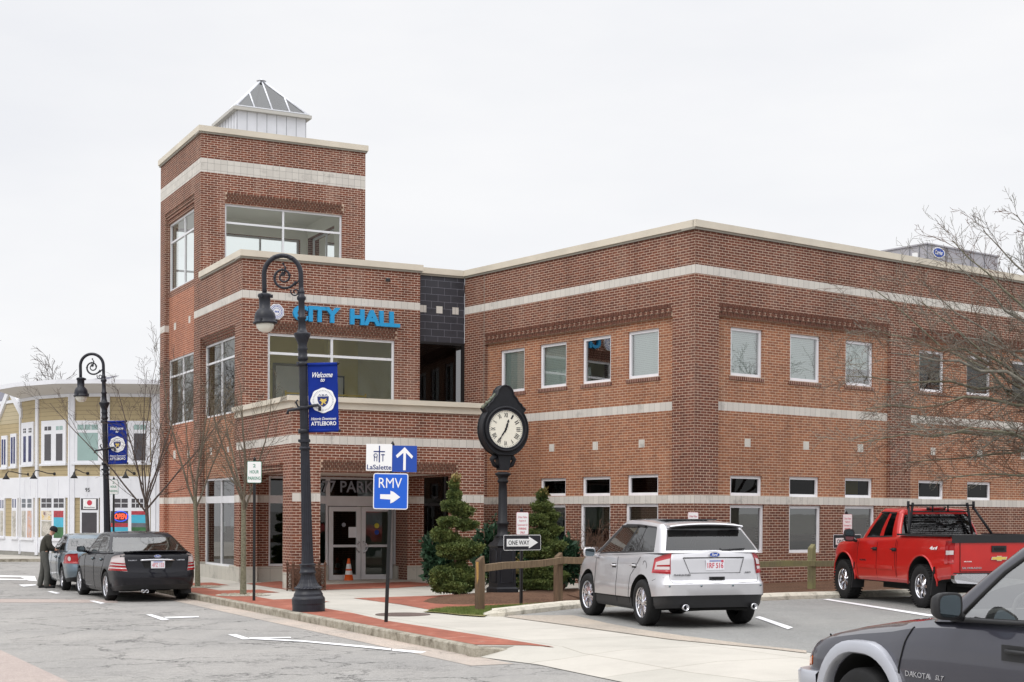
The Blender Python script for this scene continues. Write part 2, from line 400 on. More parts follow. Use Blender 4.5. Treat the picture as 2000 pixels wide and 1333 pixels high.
glassmat('glass_clear', (.94, .97, .96, 1), 1.45, .02)
glassmat('glass_mid', (.5, .55, .52, 1), 1.5, .13)
glassmat('glass_blind', (.90, .95, .93, 1), 1.5, .26)
glassmat('glass_black2', (.25, .25, .25, 1), 1.33, .0)
glassmat('glass_dark', (.28, .33, .31, 1), 1.5, .02)
glassmat('glass_car', (.62, .68, .66, 1), 1.5, .10)
glassmat('glass_cartint', (.10, .11, .12, 1), 1.5, .03)
simple('glass_black', srgb(24, 24, 28), .08, coat=1.)
glassmat('glass_roof', (.16, .18, .18, 1), 1.5, .06)
glassmat('glass_near', (.78, .83, .83, 1), 1.5, .34)
# --- ground
def asphalt(name, c1, c2, crack=1., warm=0.):
    m, t, o = newmat(name); g = gvec(t)
    c = mixc(t, c1, c2, ramp(t, noise(t, g, .35, 6, .65), [(.35, 0), (.65, 1)]))
    c = mixc(t, c, ramp(t, noise(t, g, 55, 3, .9), [(.3, .64), (.7, 1.36)]), 1., 'MULTIPLY')
    c = mixc(t, c, ramp(t, noise(t, g, 14, 3, .8), [(.3, .90), (.7, 1.08)]), 1., 'MULTIPLY')
    c = mixc(t, c, ramp(t, noise(t, g, 230, 2, .9), [(.35, .7), (.65, 1.35)]), 1., 'MULTIPLY')
    st = N(t, 'ShaderNodeMapping'); st.inputs['Rotation'].default_value = (0, 0, radians(-26)); st.inputs['Scale'].default_value = (1.3, .12, 1); t.links.new(g, st.inputs[0])
    c = mixc(t, c, ramp(t, noise(t, st.outputs[0], 1.2, 6, .65), [(.3, .93), (.5, 1.), (.72, 1.05)]), 1., 'MULTIPLY')
    # dried stains
    c = mixc(t, c, ramp(t, noise(t, g, 1.1, 5, .7), [(.22, .78), (.33, 1.)]), 1., 'MULTIPLY')
    if crack:
        dn = N(t, 'ShaderNodeTexNoise'); dn.inputs['Scale'].default_value = 1.4; dn.inputs['Detail'].default_value = 8; dn.inputs['Roughness'].default_value = .7; t.links.new(g, dn.inputs[0])
        va = N(t, 'ShaderNodeVectorMath', operation='SCALE'); va.inputs['Scale'].default_value = 1.5; t.links.new(dn.outputs['Color'], va.inputs[0])
        ad = N(t, 'ShaderNodeVectorMath', operation='ADD'); t.links.new(g, ad.inputs[0]); t.links.new(va.outputs[0], ad.inputs[1])
        vo = N(t, 'ShaderNodeTexVoronoi', feature='DISTANCE_TO_EDGE'); vo.inputs['Scale'].default_value = .42; t.links.new(ad.outputs[0], vo.inputs[0])
        cm = ramp(t, vo.outputs[0], [(0, 1), (.004, .9), (.011, 0)])
        vo2 = N(t, 'ShaderNodeTexVoronoi', feature='DISTANCE_TO_EDGE'); vo2.inputs['Scale'].default_value = 1.9; t.links.new(ad.outputs[0], vo2.inputs[0])
        cm2 = mixc(t, ramp(t, vo2.outputs[0], [(0, 1), (.03, 0)]), ramp(t, noise(t, g, .5, 4), [(.50, 0), (.62, 1)]), 1., 'MULTIPLY')
        gate = ramp(t, noise(t, g, .9, 4), [(.36, .15), (.52, 1)])
        cm = mixc(t, cm, gate, 1., 'MULTIPLY'); cm = mixc(t, cm, cm2, 1., 'LIGHTEN')
        c = mixc(t, c, (.05, .05, .05, 1), mixc(t, cm, (crack,)*3+(1,), 1., 'MULTIPLY'))
    p = pbsdf(t, o, c, .9, spec=.2); bump(t, p, noise(t, g, 120, 3, .8), .006, .5)
asphalt('asphalt', srgb(154, 151, 147), srgb(143, 141, 138), 1.)
asphalt('asphalt_lot', srgb(132, 132, 130), srgb(144, 143, 140), .25)
asphalt('gutter', srgb(186, 172, 160), srgb(164, 156, 148), .5)
asphalt('lot_strip', srgb(180, 168, 154), srgb(160, 152, 142), .2)
asphalt('pink_strip', srgb(172, 159, 152), srgb(162, 150, 144), .1)
m, t, o = newmat('concrete'); g = gvec(t)
mp = N(t, 'ShaderNodeMapping'); mp.inputs['Rotation'].default_value = (0, 0, radians(-26)); t.links.new(g, mp.inputs[0])
b = N(t, 'ShaderNodeTexBrick'); b.offset = 0; b.inputs['Scale'].default_value = 1; b.inputs['Brick Width'].default_value = 1.9; b.inputs['Row Height'].default_value = 1.9; b.inputs['Mortar Size'].default_value = .008
b.inputs['Color1'].default_value = srgb(189, 184, 175); b.inputs['Color2'].default_value = srgb(181, 177, 168); b.inputs['Mortar'].default_value = srgb(140, 134, 122); t.links.new(mp.outputs[0], b.inputs[0])
c = mixc(t, b.outputs['Color'], ramp(t, noise(t, g, .8, 6, .65), [(.3, .88), (.6, 1.03)]), 1., 'MULTIPLY')
c = mixc(t, c, ramp(t, noise(t, g, 90, 3, .8), [(.3, .9), (.7, 1.06)]), 1., 'MULTIPLY')
p = pbsdf(t, o, c, .85, spec=.25); bump(t, p, noise(t, g, 60, 3), .003, .4)
m, t, o = newmat('kerb_stone'); g = gvec(t)
c = mixc(t, srgb(172, 166, 152), srgb(112, 104, 90), ramp(t, noise(t, g, 5, 6, .7), [(.42, 0), (.68, 1)]))
c = mixc(t, c, ramp(t, noise(t, g, 70, 3, .8), [(.3, .72), (.7, 1.2)]), 1., 'MULTIPLY')
p = pbsdf(t, o, c, .85, spec=.25); bump(t, p, noise(t, g, 18, 5, .7), .03, .6)
m, t, o = newmat('kerb_pale'); g = gvec(t)
c = mixc(t, srgb(208, 202, 188), srgb(140, 134, 120), ramp(t, noise(t, g, 4, 7, .75), [(.5, 0), (.7, 1)]))
p = pbsdf(t, o, c, .85, spec=.25); bump(t, p, noise(t, g, 8, 6, .7), .06, .7)
m, t, o = newmat('brick_paver'); g = gvec(t)
mp = N(t, 'ShaderNodeMapping'); mp.inputs['Rotation'].default_value = (0, 0, radians(26)); t.links.new(g, mp.inputs[0])
b = N(t, 'ShaderNodeTexBrick'); b.inputs['Scale'].default_value = 1; b.inputs['Brick Width'].default_value = .2; b.inputs['Row Height'].default_value = .1; b.inputs['Mortar Size'].default_value = .003
b.inputs['Color1'].default_value = srgb(160, 98, 80); b.inputs['Color2'].default_value = srgb(142, 86, 72); b.inputs['Mortar'].default_value = srgb(132, 92, 76); t.links.new(mp.outputs[0], b.inputs[0])
c = mixc(t, b.outputs['Color'], ramp(t, noise(t, g, 1.5, 6, .7), [(.3, .82), (.65, 1.12)]), 1., 'MULTIPLY')
c = mixc(t, c, srgb(190, 176, 160), ramp(t, noise(t, g, 3, 6, .7), [(.58, 0), (.8, .5)]))
p = pbsdf(t, o, c, .85, spec=.2); bump(t, p, noise(t, g, 40, 3), .004, .5)
def speck(name, a, b_, sc, bd=.02, rough=.95):
    m, t, o = newmat(name); g = gvec(t)
    c = mixc(t, a, b_, ramp(t, noise(t, g, sc, 4, .8), [(.35, 0), (.65, 1)]))
    c = mixc(t, c, ramp(t, noise(t, g, 1.2, 4, .6), [(.3, .8), (.7, 1.15)]), 1., 'MULTIPLY')
    p = pbsdf(t, o, c, rough, spec=.15); bump(t, p, noise(t, g, sc, 4, .8), bd, .9)
speck('mulch', srgb(74, 52, 40), srgb(128, 100, 82), 28, .04)
speck('soil', srgb(110, 108, 70), srgb(128, 120, 84), 20, .03)
speck('gravel', srgb(150, 142, 128), srgb(226, 220, 206), 40, .03)
speck('far_ground', srgb(120, 118, 108), srgb(134, 130, 118), .5, .01)
speck('manhole', srgb(92, 80, 76), srgb(118, 104, 98), 60, .01)
simple('road_paint', srgb(236, 236, 238), .7, var=.10, vs=6)
def wood(name, a, b_, green=None):
    m, t, o = newmat(name); g = N(t, 'ShaderNodeTexCoord').outputs['Object']
    mp = N(t, 'ShaderNodeMapping'); mp.inputs['Scale'].default_value = (14, 14, 1.6); t.links.new(g, mp.inputs[0])
    c = mixc(t, a, b_, ramp(t, noise(t, mp.outputs[0], 1.5, 6, .7, .6), [(.3, 0), (.7, 1)]))
    if green: c = mixc(t, c, green, ramp(t, noise(t, g, 2.2, 5, .7), [(.42, 0), (.62, .8)]))
    p = pbsdf(t, o, c, .85, spec=.2); bump(t, p, noise(t, mp.outputs[0], 2, 5, .7), .008, .6)
wood('wood_post', srgb(118, 98, 78), srgb(84, 70, 58), None)
wood('wood_tan', srgb(190, 150, 84), srgb(150, 116, 70))
wood('wood_rail', srgb(140, 120, 96), srgb(92, 78, 64))
wood('wood_green', srgb(134, 126, 98), srgb(106, 100, 80), srgb(134, 132, 92))
def bark(name, a, b_, sc=12):
    m, t, o = newmat(name); g = N(t, 'ShaderNodeTexCoord').outputs['Object']
    c = mixc(t, a, b_, ramp(t, noise(t, g, sc, 5, .7), [(.38, 0), (.62, 1)])); p = pbsdf(t, o, c, .9, spec=.15)
bark('bark', srgb(120, 112, 98), srgb(92, 84, 74)); bark('bark_dark', srgb(84, 74, 70), srgb(108, 98, 92)); bark('bark_pale', srgb(138, 134, 124), srgb(108, 104, 94)); bark('bark_green', srgb(132, 128, 110), srgb(98, 96, 80), 20)
bark('bark_brown', srgb(122, 98, 84), srgb(92, 72, 62))
def leaf(name, a, b_, sc=6):
    m, t, o = newmat(name); g = gvec(t)
    oi = N(t, 'ShaderNodeObjectInfo')
    c = mixc(t, a, b_, ramp(t, noise(t, g, sc, 4, .7), [(.35, 0), (.65, 1)])); p = pbsdf(t, o, c, .6, spec=.3)
    p.inputs['Subsurface Weight'].default_value = 0.
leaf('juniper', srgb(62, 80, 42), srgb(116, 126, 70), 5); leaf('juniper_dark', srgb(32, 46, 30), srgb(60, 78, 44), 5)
leaf('laurel', srgb(26, 48, 34), srgb(52, 82, 56), 5); leaf('laurel_dry', srgb(110, 100, 60), srgb(150, 132, 80), 5); leaf('grass', srgb(86, 104, 48), srgb(122, 132, 72), 3)
# beige building
def siding(name, col):
    m, t, o = newmat(name); uv = uvn(t); sp = N(t, 'ShaderNodeSeparateXYZ'); t.links.new(uv, sp.inputs[0])
    md = N(t, 'ShaderNodeMath', operation='FRACT'); dv_ = N(t, 'ShaderNodeMath', operation='DIVIDE'); dv_.inputs[1].default_value = .19; t.links.new(sp.outputs[1], dv_.inputs[0]); t.links.new(dv_.outputs[0], md.inputs[0])
    c = mixc(t, col, tuple(x*.25 for x in col[:3])+(1,), ramp(t, md.outputs[0], [(.0, 1), (.10, 0)]))
    c = mixc(t, c, ramp(t, noise(t, uv, 1.5, 4), [(.3, .93), (.7, 1.04)]), 1., 'MULTIPLY')
    p = pbsdf(t, o, c, .7, spec=.25); bump(t, p, md.outputs[0], .02, .5)
siding('siding', srgb(180, 164, 130)); siding('siding_pale', srgb(186, 174, 146))
simple('trim_white', srgb(226, 227, 232), .6, var=.05, vs=1.5); simple('soffit', srgb(200, 196, 192), .8); simple('shingle', srgb(112, 112, 122), .9, var=.25, vs=5)
simple('pane_dark', srgb(58, 54, 60), .08, spec=.8, var=.3, vs=2); simple('pane_teal', srgb(150, 176, 172), .12, spec=.7, var=.12, vs=1.2); simple('pane_blue', srgb(60, 66, 110), .1, spec=.7, var=.4, vs=3)
simple('open_red', srgb(255, 90, 60), .5, emis=srgb(255, 84, 50), es=1.0); simple('open_blue', srgb(40, 80, 220), .5, emis=srgb(40, 80, 230), es=.7)
def poster(name, cs, sc):
    m, t, o = newmat(name); uv = uvn(t); f = noise(t, uv, sc, 5, .7, 1.2)
    pbsdf(t, o, ramp(t, f, [(.25+i*.5/(len(cs)-1), c) for i, c in enumerate(cs)]), .3, spec=.5)
poster('poster_food', [srgb(120, 90, 60), srgb(212, 176, 70), srgb(224, 214, 196), srgb(110, 80, 92), srgb(190, 150, 120)], 2.6)
poster('poster_grey', [srgb(96, 88, 84), srgb(206, 200, 190), srgb(150, 146, 136), srgb(210, 196, 170)], 3.2)
poster('poster_mauve', [srgb(120, 66, 90), srgb(206, 150, 110), srgb(196, 186, 190), srgb(96, 50, 70)], 3.4)
simple('poster_sky', srgb(74, 176, 204), .4, var=.15, vs=2); simple('poster_green', srgb(60, 110, 66), .4, var=.4, vs=3); simple('poster_hill', srgb(110, 116, 124), .4, var=.3, vs=3); simple('poster_redtop', srgb(176, 60, 70), .4, var=.4, vs=9)
simple('shirt_olive', srgb(60, 58, 50), .9, var=.25, vs=9); simple('trousers', srgb(84, 84, 80), .9, var=.25, vs=9); simple('knit_black', srgb(26, 26, 32), .95); simple('skin', srgb(196, 150, 128), .6); simple('shoe', srgb(22, 22, 24), .5)
simple('grey_stone', srgb(150, 148, 142), .85, var=.2, vs=3)
# ---------------------------------------------------------------- ground
def ground_poly(name, poly, up, mat, side=None, sidemat=None, label=None, kind='structure', sub=1.5, **k):
    """flat patch following the sloping ground, z = gz + up, with side faces down to the ground"""
    mb = MB(); top = [(x, y, gz(x, y)+up) for x, y in poly]
    ar = sum(poly[i][0]*poly[(i+1) % len(poly)][1]-poly[(i+1) % len(poly)][0]*poly[i][1] for i in range(len(poly)))
    if ar < 0: top = top[::-1]; poly = poly[::-1]
    mb.face(top, mat)
    if side:
        n = len(top)
        for i in range(n):
            a, b = top[i], top[(i+1) % n]
            mb.face([(a[0], a[1], a[2]-side), (b[0], b[1], b[2]-side), b, a], sidemat or mat)
    return mb.build(name, **(dict(kind=kind) if kind else {}), **k)
def G(pts, up=0): return [gpt(u, v, up) for u, v in pts]
K0 = np.array([-.45, 20.05]); KD = np.array([-.4374, .8994]); KN = np.array([.8994, .4374])  # kerb line, direction, towards the building
def kp(s, d=0.): q = K0+KD*s+KN*d; return (q[0], q[1])
R_ = 420
ground_poly('street', [(-R_, -R_), (R_, -R_), (R_, R_), (-R_, R_)], 0, 'asphalt')
ground_poly('gutter', [kp(-1.0, -.55), kp(.3, -.55), kp(36, -.5), kp(36, .05), kp(-1.0, .05)], .004, 'gutter')
# sidewalk sheet (raised), with the driveway mouth ramping down to the street
JN = (-.05, 26.2); JD = np.array([3.95, -6.95])/7.994; 
def jp(s, d=0.): return (JN[0]+JD[0]*s-JD[1]*d, JN[1]+JD[1]*s+JD[0]*d)
nose = [(-.62, 20.35), (-.50, 20.12), (-.30, 20.2), (.05, 20.35), (.55, 20.55)]
side_poly = [kp(.35, .15), nose[3], (1.3, 20.15), (2.6, 18.0), jp(8.4), jp(0), (-.2, 27.0), (1.45, 30.3), (5.5, 34.), (20, 42), (14, 60), kp(34, 20), kp(36.5, .15)]
ground_poly('sidewalk', side_poly, .13, 'concrete', .3)
# ramp
mb = MB(); rp = [nose[3], (1.3, 20.15), (2.6, 18.0), jp(8.4), (6.2, 8.), (2.6, 9.), (1.45, 16.6), (.35, 19.0), (-.42, 20.03)]
upz = [.13, .13, .13, .13, .01, .008, .008, .008, .008]
P = [Vector((x, y, gz(x, y)+u+.001)) for (x, y), u in zip(rp, upz)]
for tri in ((0, 8, 7), (0, 7, 1), (1, 7, 6), (1, 6, 2), (2, 6, 5), (2, 5, 3), (3, 5, 4)): 
    a, b_, c_ = (P[i] for i in tri)
    if (b_-a).cross(c_-a).z < 0: b_, c_ = c_, b_
    mb.face([a, b_, c_], 'concrete')
mb.build('driveway_apron', kind='structure')
# parking lot
lot = [jp(-.2, 0), jp(8.4, 0), (6.2, 8.), (9, 2), (60, 2), (60, 70), (30, 60), (9.6, 34.6), (5.6, 31.3), (1.3, 28.75), (.55, 27.5), (-.1, 26.5)]
mb = MB(); pts = [Vector((x, y, gz(x, y)+(.134 if y > 15 else .012))) for x, y in lot]
c0 = Vector((6, 24, gz(6, 24)+.134))
for i in range(len(pts)):
    a, b_ = pts[i], pts[(i+1) % len(pts)]
    if (a-c0).cross(b_-c0).z < 0: a, b_ = b_, a
    mb.face([c0, a, b_], 'asphalt_lot')
mb.build('parking_lot', kind='structure')
strip = G([(985, 1205.5), (1100, 1221), (1200, 1235), (1310, 1250), (1400, 1259), (1500, 1268), (1575, 1277), (1575, 1272), (1480, 1262), (1404, 1252), (1331, 1242.5), (1247, 1230), (1184, 1218), (1142, 1208), (1120, 1203), (1000, 1203)], .13)
ground_poly('lot_edge_strip', strip, .139, 'lot_strip')
ground_poly('asphalt_band', G([(-40, 1252), (0, 1270), (135, 1333), (200, 1365), (-60, 1365)]), .004, 'pink_strip')
ground_poly('cross_band', G([(-60, 1170), (230, 1172), (230, 1178), (0, 1177.5), (-60, 1177)]), .004, 'pink_strip')
# kerb stones: five long granite lengths along the street and the rounded end
kb = MB()
def stone_run(mb, path, w, h0, h1, mat, base=-.2, rnd=.02):
    # path: centre line of the outer top edge (x,y); w towards the right of travel; rounded top
    prof = [(0, base), (0, h1-rnd), (rnd, h1), (w-rnd*.5, h1), (w, h1-rnd*.5), (w, base)]
    n = len(path); V = []
    for i, p in enumerate(path):
        a = np.array(path[max(i-1, 0)]); b_ = np.array(path[min(i+1, n-1)]); d = (b_-a)/np.linalg.norm(b_-a); nn = np.array([d[1], -d[0]])
        hh = h0[i] if hasattr(h0, '__len__') else 0
        for q, z in prof:
            P_ = np.array(p)+nn*q; zz = z if z == base else max(z+hh, base+.02)
            V.append(Vector((P_[0], P_[1], gz(*P_)+zz)))
    m = len(prof); Fs = [(i*m+k, (i+1)*m+k, (i+1)*m+k+1, i*m+k+1) for i in range(n-1) for k in range(m-1)]
    Fs += [tuple(range(m)), tuple((n-1)*m+k for k in range(m))[::-1]]
    mb.mesh(V, Fs, mat, False)
s = .32; run = [4.6, 2.9, 3.2, 3.1, 3.3, 3.0, 3.2, 3.3, 3.2, 3.3, 3.1]; random.seed(3)
for L in run:
    stone_run(kb, [kp(s+L*i/4, random.uniform(-.006, .006)) for i in range(5)], .15, 0, .138, 'kerb_stone'); s += L+.012
stone_run(kb, [(1.0, 20.62), (.55, 20.43), (.05, 20.25), (-.32, 20.08), (-.5, 20.06), (-.6, 20.22), kp(.31)], .15, [-.135, -.11, -.05, 0, 0, 0, 0], .138, 'kerb_stone')
kb.build('kerb', kind='structure')
kb = MB()
pk = [(-.55, 26.62), (-.38, 26.4), (-.12, 26.36), (.55, 27.45), (1.27, 28.64), (2.6, 29.5), (4.0, 30.4), (5.14, 31.1), (6.1, 31.7), (7.09, 32.1), (8.88, 33.0), (14, 36.6), (22, 42.5)]
stone_run(kb, pk[::-1], .34, [0]*10+[-.01, -.03, -.09], .27, 'kerb_pale', rnd=.06)
kb.build('planting_bed_kerb', kind='structure')
bed = [(x-.1, y+.2) for x, y in pk]
# planting bed soil, mulch, grass, brick patches
mulch = G([(826, 1176), (838, 1170), (880, 1165), (945, 1161.5), (1020, 1160.5), (1105, 1163), (1155, 1150), (1155, 1176), (1090, 1178), (1000, 1180), (900, 1182), (850, 1180)], .13)
mb = MB(); mc = np.mean(mulch, 0); random.seed(5); rings = []
for k, (f_, h_) in enumerate(((1, .136), (.8, .19), (.5, .22), (.2, .24))):
    rings.append([(mc[0]+(x-mc[0])*f_, mc[1]+(y-mc[1])*f_, gz(x, y)+h_+(random.uniform(-.01, .01) if k else 0)) for x, y in mulch])
n = len(mulch); V = [p for r in rings for p in r]
mb.mesh(V, [(k*n+i, k*n+(i+1) % n, (k+1)*n+(i+1) % n, (k+1)*n+i) for k in range(3) for i in range(n)]+[tuple(range(3*n, 4*n))], 'mulch', True)
mb.build('mulch_bed', kind='structure')
ground_poly('planting_bed_right', [(1.75, 29.15), (2.6, 29.65), (5.1, 31.3), (7.0, 32.35), (8.9, 33.2), (14, 36.8), (22, 42.7), (22, 50), (12, 42.5), (4.6, 36.5), (2.6, 38.8), (1.2, 32.2)], .22, 'mulch', .2)
ground_poly('lawn_soil', G([(825, 1197), (868, 1190), (930, 1187.5), (1070, 1181.5), (1090, 1183), (1090, 1190), (1000, 1194), (960, 1199), (945, 1206.5), (900, 1203.5), (860, 1199)], .13), .15, 'soil')
bp = [('brick_paving', G([(690, 1169.2), (850, 1164), (905, 1160), (1130, 1160), (1130, 1178), (1080, 1179.5), (1060, 1183.5), (868, 1190.5), (845, 1192.7), (780, 1181)], .13)),
      ('brick_paving', [kp(.45, .16), (.22, 20.42), G([(1083, 1264.5)], .13)[0], G([(757, 1216-2.5)], .13)[0], kp(7.6, .95), kp(7.6, .16)]),
      ('brick_paving', [kp(7.6, .16), kp(7.6, .95), kp(11.2, .95), kp(11.2, 1.75), kp(12.6, 1.75), kp(12.6, .95), kp(15.4, .95), kp(15.4, 1.95), kp(17.0, 1.95), kp(17.0, .95), kp(19.6, .95), kp(19.6, 1.9), kp(21.4, 1.9), kp(21.4, .95), kp(36, .95), kp(36, .16)]),
      ('brick_paving', G([(480, 1140.5), (545, 1136), (620, 1143), (800, 1137), (845, 1140.5), (845, 1144), (780, 1149), (630, 1153), (556, 1152)], .13))]
for nme, pl in bp: ground_poly(nme, pl, .136, 'brick_paver')
# entrance slab (low step)
# road markings
marks = [[(445, 1240.5), (461, 1240), (492, 1249.5), (474, 1250)], [(486, 1246.5), (568, 1245.6), (568, 1247.6), (490, 1249.4)], [(487, 1247.5), (590, 1252.3), (700, 1262), (764, 1268.5), (764, 1272), (700, 1265.5), (590, 1255), (489, 1249.8)], [(766, 1268.7), (833, 1274), (822, 1277.5), (766, 1272.2)],
         [(285, 1201.5), (297, 1201.2), (331, 1211.5), (316, 1212.7)], [(320, 1206.5), (388, 1204.8), (388, 1207), (326, 1209.2)], [(174, 1174.5), (184, 1174), (206, 1179), (196, 1180.2)],
         [(92, 1156.2), (101, 1155.8), (118, 1159.7), (109, 1160.6)], [(36, 1143), (70, 1142.3), (70, 1144.5), (46, 1147)], [(-30, 1124), (68, 1126), (72, 1136), (56, 1135), (40, 1128), (-30, 1127)], [(-30, 1130.6), (50, 1132.2), (50, 1134), (-30, 1133)]]
for k, mk in enumerate(marks): ground_poly('road_marking', G(mk), .008+.0015*(k % 3), 'road_paint')
for mk in ([(1474, 1207.5), (1484, 1205.5), (1549, 1227.5), (1539, 1231)], [(1607, 1172.3), (1618, 1171.3), (1830, 1204), (1815, 1205.8)]): ground_poly('road_marking', G(mk, .13), .144, 'road_paint')
# manhole cover
c0 = np.array(gpt(787, 1201, .13)); mb = MB()
mb.lathe([(.50, 0), (.50, .008), (.45, .012), (.43, .008), (.0, .009)], 'manhole', 32, (0, 0, 0))
t_ = thing('manhole_cover', 'round brown iron cover set in the pale concrete pavement', 'manhole cover', (c0[0], c0[1], gz(*c0)+.13)); mb.build('cover', t_)
# far kerb and pavement in front of the corner shop
def far(name, poly, up, mat, side=None, sm=None): ground_poly(name, poly, up, mat, side, sm)
far('far_sidewalk', [(-40, 63.4), (-20, 63.4), (-14.6, 63.6), (-12, 66), (-8, 80), (-60, 100), (-60, 66)], .13, 'concrete', .3, 'kerb_stone')
# white scrap of paper by the kerb
sp_ = np.array(gpt(582, 1211.5)); mb = MB(); mb.prism([(-.06, -.03), (.03, -.045), (.075, 0), (.05, .03), (-.02, .045), (-.07, .02)], .0, .035, 'paper'); 
mb.build('paper_scrap', label='small white scrap of litter lying in the gutter by the kerb', category='litter').location = (sp_[0], sp_[1], gz(*sp_)+.006)
# ---------------------------------------------------------------- city hall
simple('mortar', MORT, .9)
simple('ceiling_cream', srgb(240, 234, 200), .9)  # cream ceiling albedo, raised to brighten the room; no emission
C1 = np.array([-7.374, 40.453]); tF = np.array([.8924, .4512]); bk = np.array([-.4512, .8924])
T0 = np.array([-11.582, 48.774]); E1 = C1+tF*-.144+bk*-4.762
W0 = np.array([-1.421, 43.76]); W1 = np.array([4.421, 36.037]); tWL = (W1-W0)/np.linalg.norm(W1-W0); tWR = np.array([.7975, .6034])
LW = 9.68; RW = 27.
HALL = thing('city_hall', 'large red brick hall with square tower, pale stone bands and blue letters over its entrance', 'city hall', (C1[0], C1[1], 0))
WF = Wall(C1, tF); WL = Wall(T0, -bk); WT = Wall(T0+(-bk)*4.98, tF); EF = Wall(E1, tF); EL = Wall(E1+bk*4.76, -bk); ER = Wall(E1+tF*5.18, bk)
WC = Wall(C1+bk*.27, tF); XL = Wall(W0, tWL); XR = Wall(W1, tWR)
def rect(w, uL, uR, tl, tr, bl, br, d=0.):
    a0, z1 = w.px(uL, tl, d); a1, z1b = w.px(uR, tr, d); z0 = w.px(uL, bl, d)[1]; z0b = w.px(uR, br, d)[1]
    return (a0, a1, (z0+z0b)/2, (z1+z1b)/2)
def window(w, r, d, fm='white_frame', fw=.06, mull=(), trans=(), pane='glass', blind=None, dep=.07, panel=None, lab=None, par=None, bdrop=0.):
    par = par or HALL; a0, a1, z0, z1 = r; mb = MB(); f = fw
    w.box(mb, a0, a0+f, z0, z1, d-dep, d, fm); w.box(mb, a1-f, a1, z0, z1, d-dep, d, fm)
    w.box(mb, a0+f, a1-f, z0, z0+f, d-dep, d, fm); w.box(mb, a0+f, a1-f, z1-f, z1, d-dep, d, fm)
    for m in mull: w.box(mb, m-f*.5, m+f*.5, z0+f, z1-f, d-dep, d-.004, fm)
    ms = [a0+f]+[x for m in mull for x in (m-f*.5, m+f*.5)]+[a1-f]
    for tz in trans:
        for i in range(0, len(ms), 2): w.box(mb, ms[i], ms[i+1], tz-f*.5, tz+f*.5, d-dep, d-.004, fm)
    if panel:
        for i in range(0, len(ms), 2): w.box(mb, ms[i], ms[i+1], panel[0], panel[1], d-dep, d-.01, fm)
    o = mb.build('window', par, True)
    if lab: o['label'] = lab
    g = MB(); dd = d-dep*.6; g.face([w.P(a0+f, z0+f, dd), w.P(a1-f, z0+f, dd), w.P(a1-f, z1-f, dd), w.P(a0+f, z1-f, dd)], pane); g.build('pane', o, True)
    if blind:
        b_ = MB(); n = max(3, int((z1-z0-bdrop)/.05)); dd = d-dep-.05
        zz = np.linspace(z1-f*.5, z0+bdrop+f*.5, n+1)
        for k in range(n):
            b_.face([w.P(a0+f*.5, zz[k+1], dd+.018), w.P(a1-f*.5, zz[k+1], dd+.018), w.P(a1-f*.5, zz[k], dd-.0), w.P(a0+f*.5, zz[k], dd-.0)], blind)
        b_.build('blind', o, True)
    return o
def corbel(w, a0, a1, z0, z1, d, rows=3, mat='brick_dark', pitch=.1016, step=.02):
    mb = MB(); h = (z1-z0)/rows
    for r in range(rows): w.box(mb, a0, a1, z0+r*h, z0+(r+1)*h-.001, d-.05, d+.012+step*.6*r, 'corbel_mortar')
    for r in range(rows):
        off = (r % 2)*pitch/2; n = int((a1-a0)/pitch)
        for k in range(n+1):
            x = a0+k*pitch+off
            if x+.07 > a1: continue
            pr = .012+step*.6*r+.009+(.012 if (k+r) % 2 else 0)
            w.box(mb, x+.004, min(x+pitch-.018, a1), z0+r*h+.006, z0+(r+1)*h-.004, d+.005, d+.005+pr, 'corbel_brick')
    mb.build('brick_corbel', HALL, True)
simple('corbel_mortar', srgb(196, 172, 152), .9)
brickmat('corbel_brick', srgb(112, 74, 60), srgb(90, 62, 54), srgb(70, 56, 52), srgb(112, 74, 60), bw=.11, rh=.0677, odd=.25, wash=0)
def coping(w, a0, a1, z, name='coping', ov0=.07, ov1=.07, h=.17, dd=.45, both=False):
    mb = MB(); w.box(mb, a0-ov0, a1+ov1, z-h, z, -dd, .08, 'coping'); w.box(mb, a0-ov0*.6, a1+ov1*.6, z-h-.055, z-h-.001, -dd+.03, .045, 'coping_trim')
    return mb.build(name, HALL, True)
ZB = -.5
# --- tower and left facade
rcd = .15
wL1 = rect(WL, 328.5, 379, 441.7, 407, 572.3, 545, -rcd)      # tower top window
wL2 = rect(WL, 328.5, 378.4, 705, 687.2, 832.5, 823, -rcd)
wL3 = rect(WL, 397, 458.6, 677.8, 655.9, 819.4, 805.3, -rcd)
wL4 = rect(WL, 395.5, 458.2, 936, 933, 1101, 1108.7, -rcd)
ap0, ap1 = WL.px(321, 700)[0], WL.px(378.6, 700)[0]; aq0, aq1 = WL.px(391, 700)[0], WL.px(458.6, 700)[0]
mb = MB()
zc1 = wL1[3]+.32; zc3 = wL3[3]+.22
holes = [wL2, wL3, wL4, wL1]
print('L', [tuple(round(float(q), 2) for q in h) for h in holes], ap0, ap1, aq0, aq1)
am_ = (ap1+aq0)/2
holes = [(max(h[0], ap0 if h[0] < am_-.5 else aq0), min(h[1], ap1 if h[0] < am_-.5 else aq1), h[2], h[3]) for h in holes]
zones = [(0, ap0, 7.80, 8.01, 'stone_band'), (ap1, 9.32, 7.80, 8.01, 'stone_band'), (0, 9.32, 2.213, 2.417, 'stone_band'), (ap0, ap1, 2.417, wL1[2]-.001, 'brick_vivid'), (aq0, aq1, 2.417, wL3[2], 'brick_orange'), (0, ap1+.1, ZB, 2.213, 'brick_vivid'), (0, 9.32, ZB, .47, 'stone_base')]
rec = [(ap0, ap1, ZB+.001, zc1, rcd), (aq0, aq1, .47, zc3, rcd)]
WL.grid(mb, 0, 9.32, ZB, 8.9, 'brick_dark', holes[:3], zones, rec)
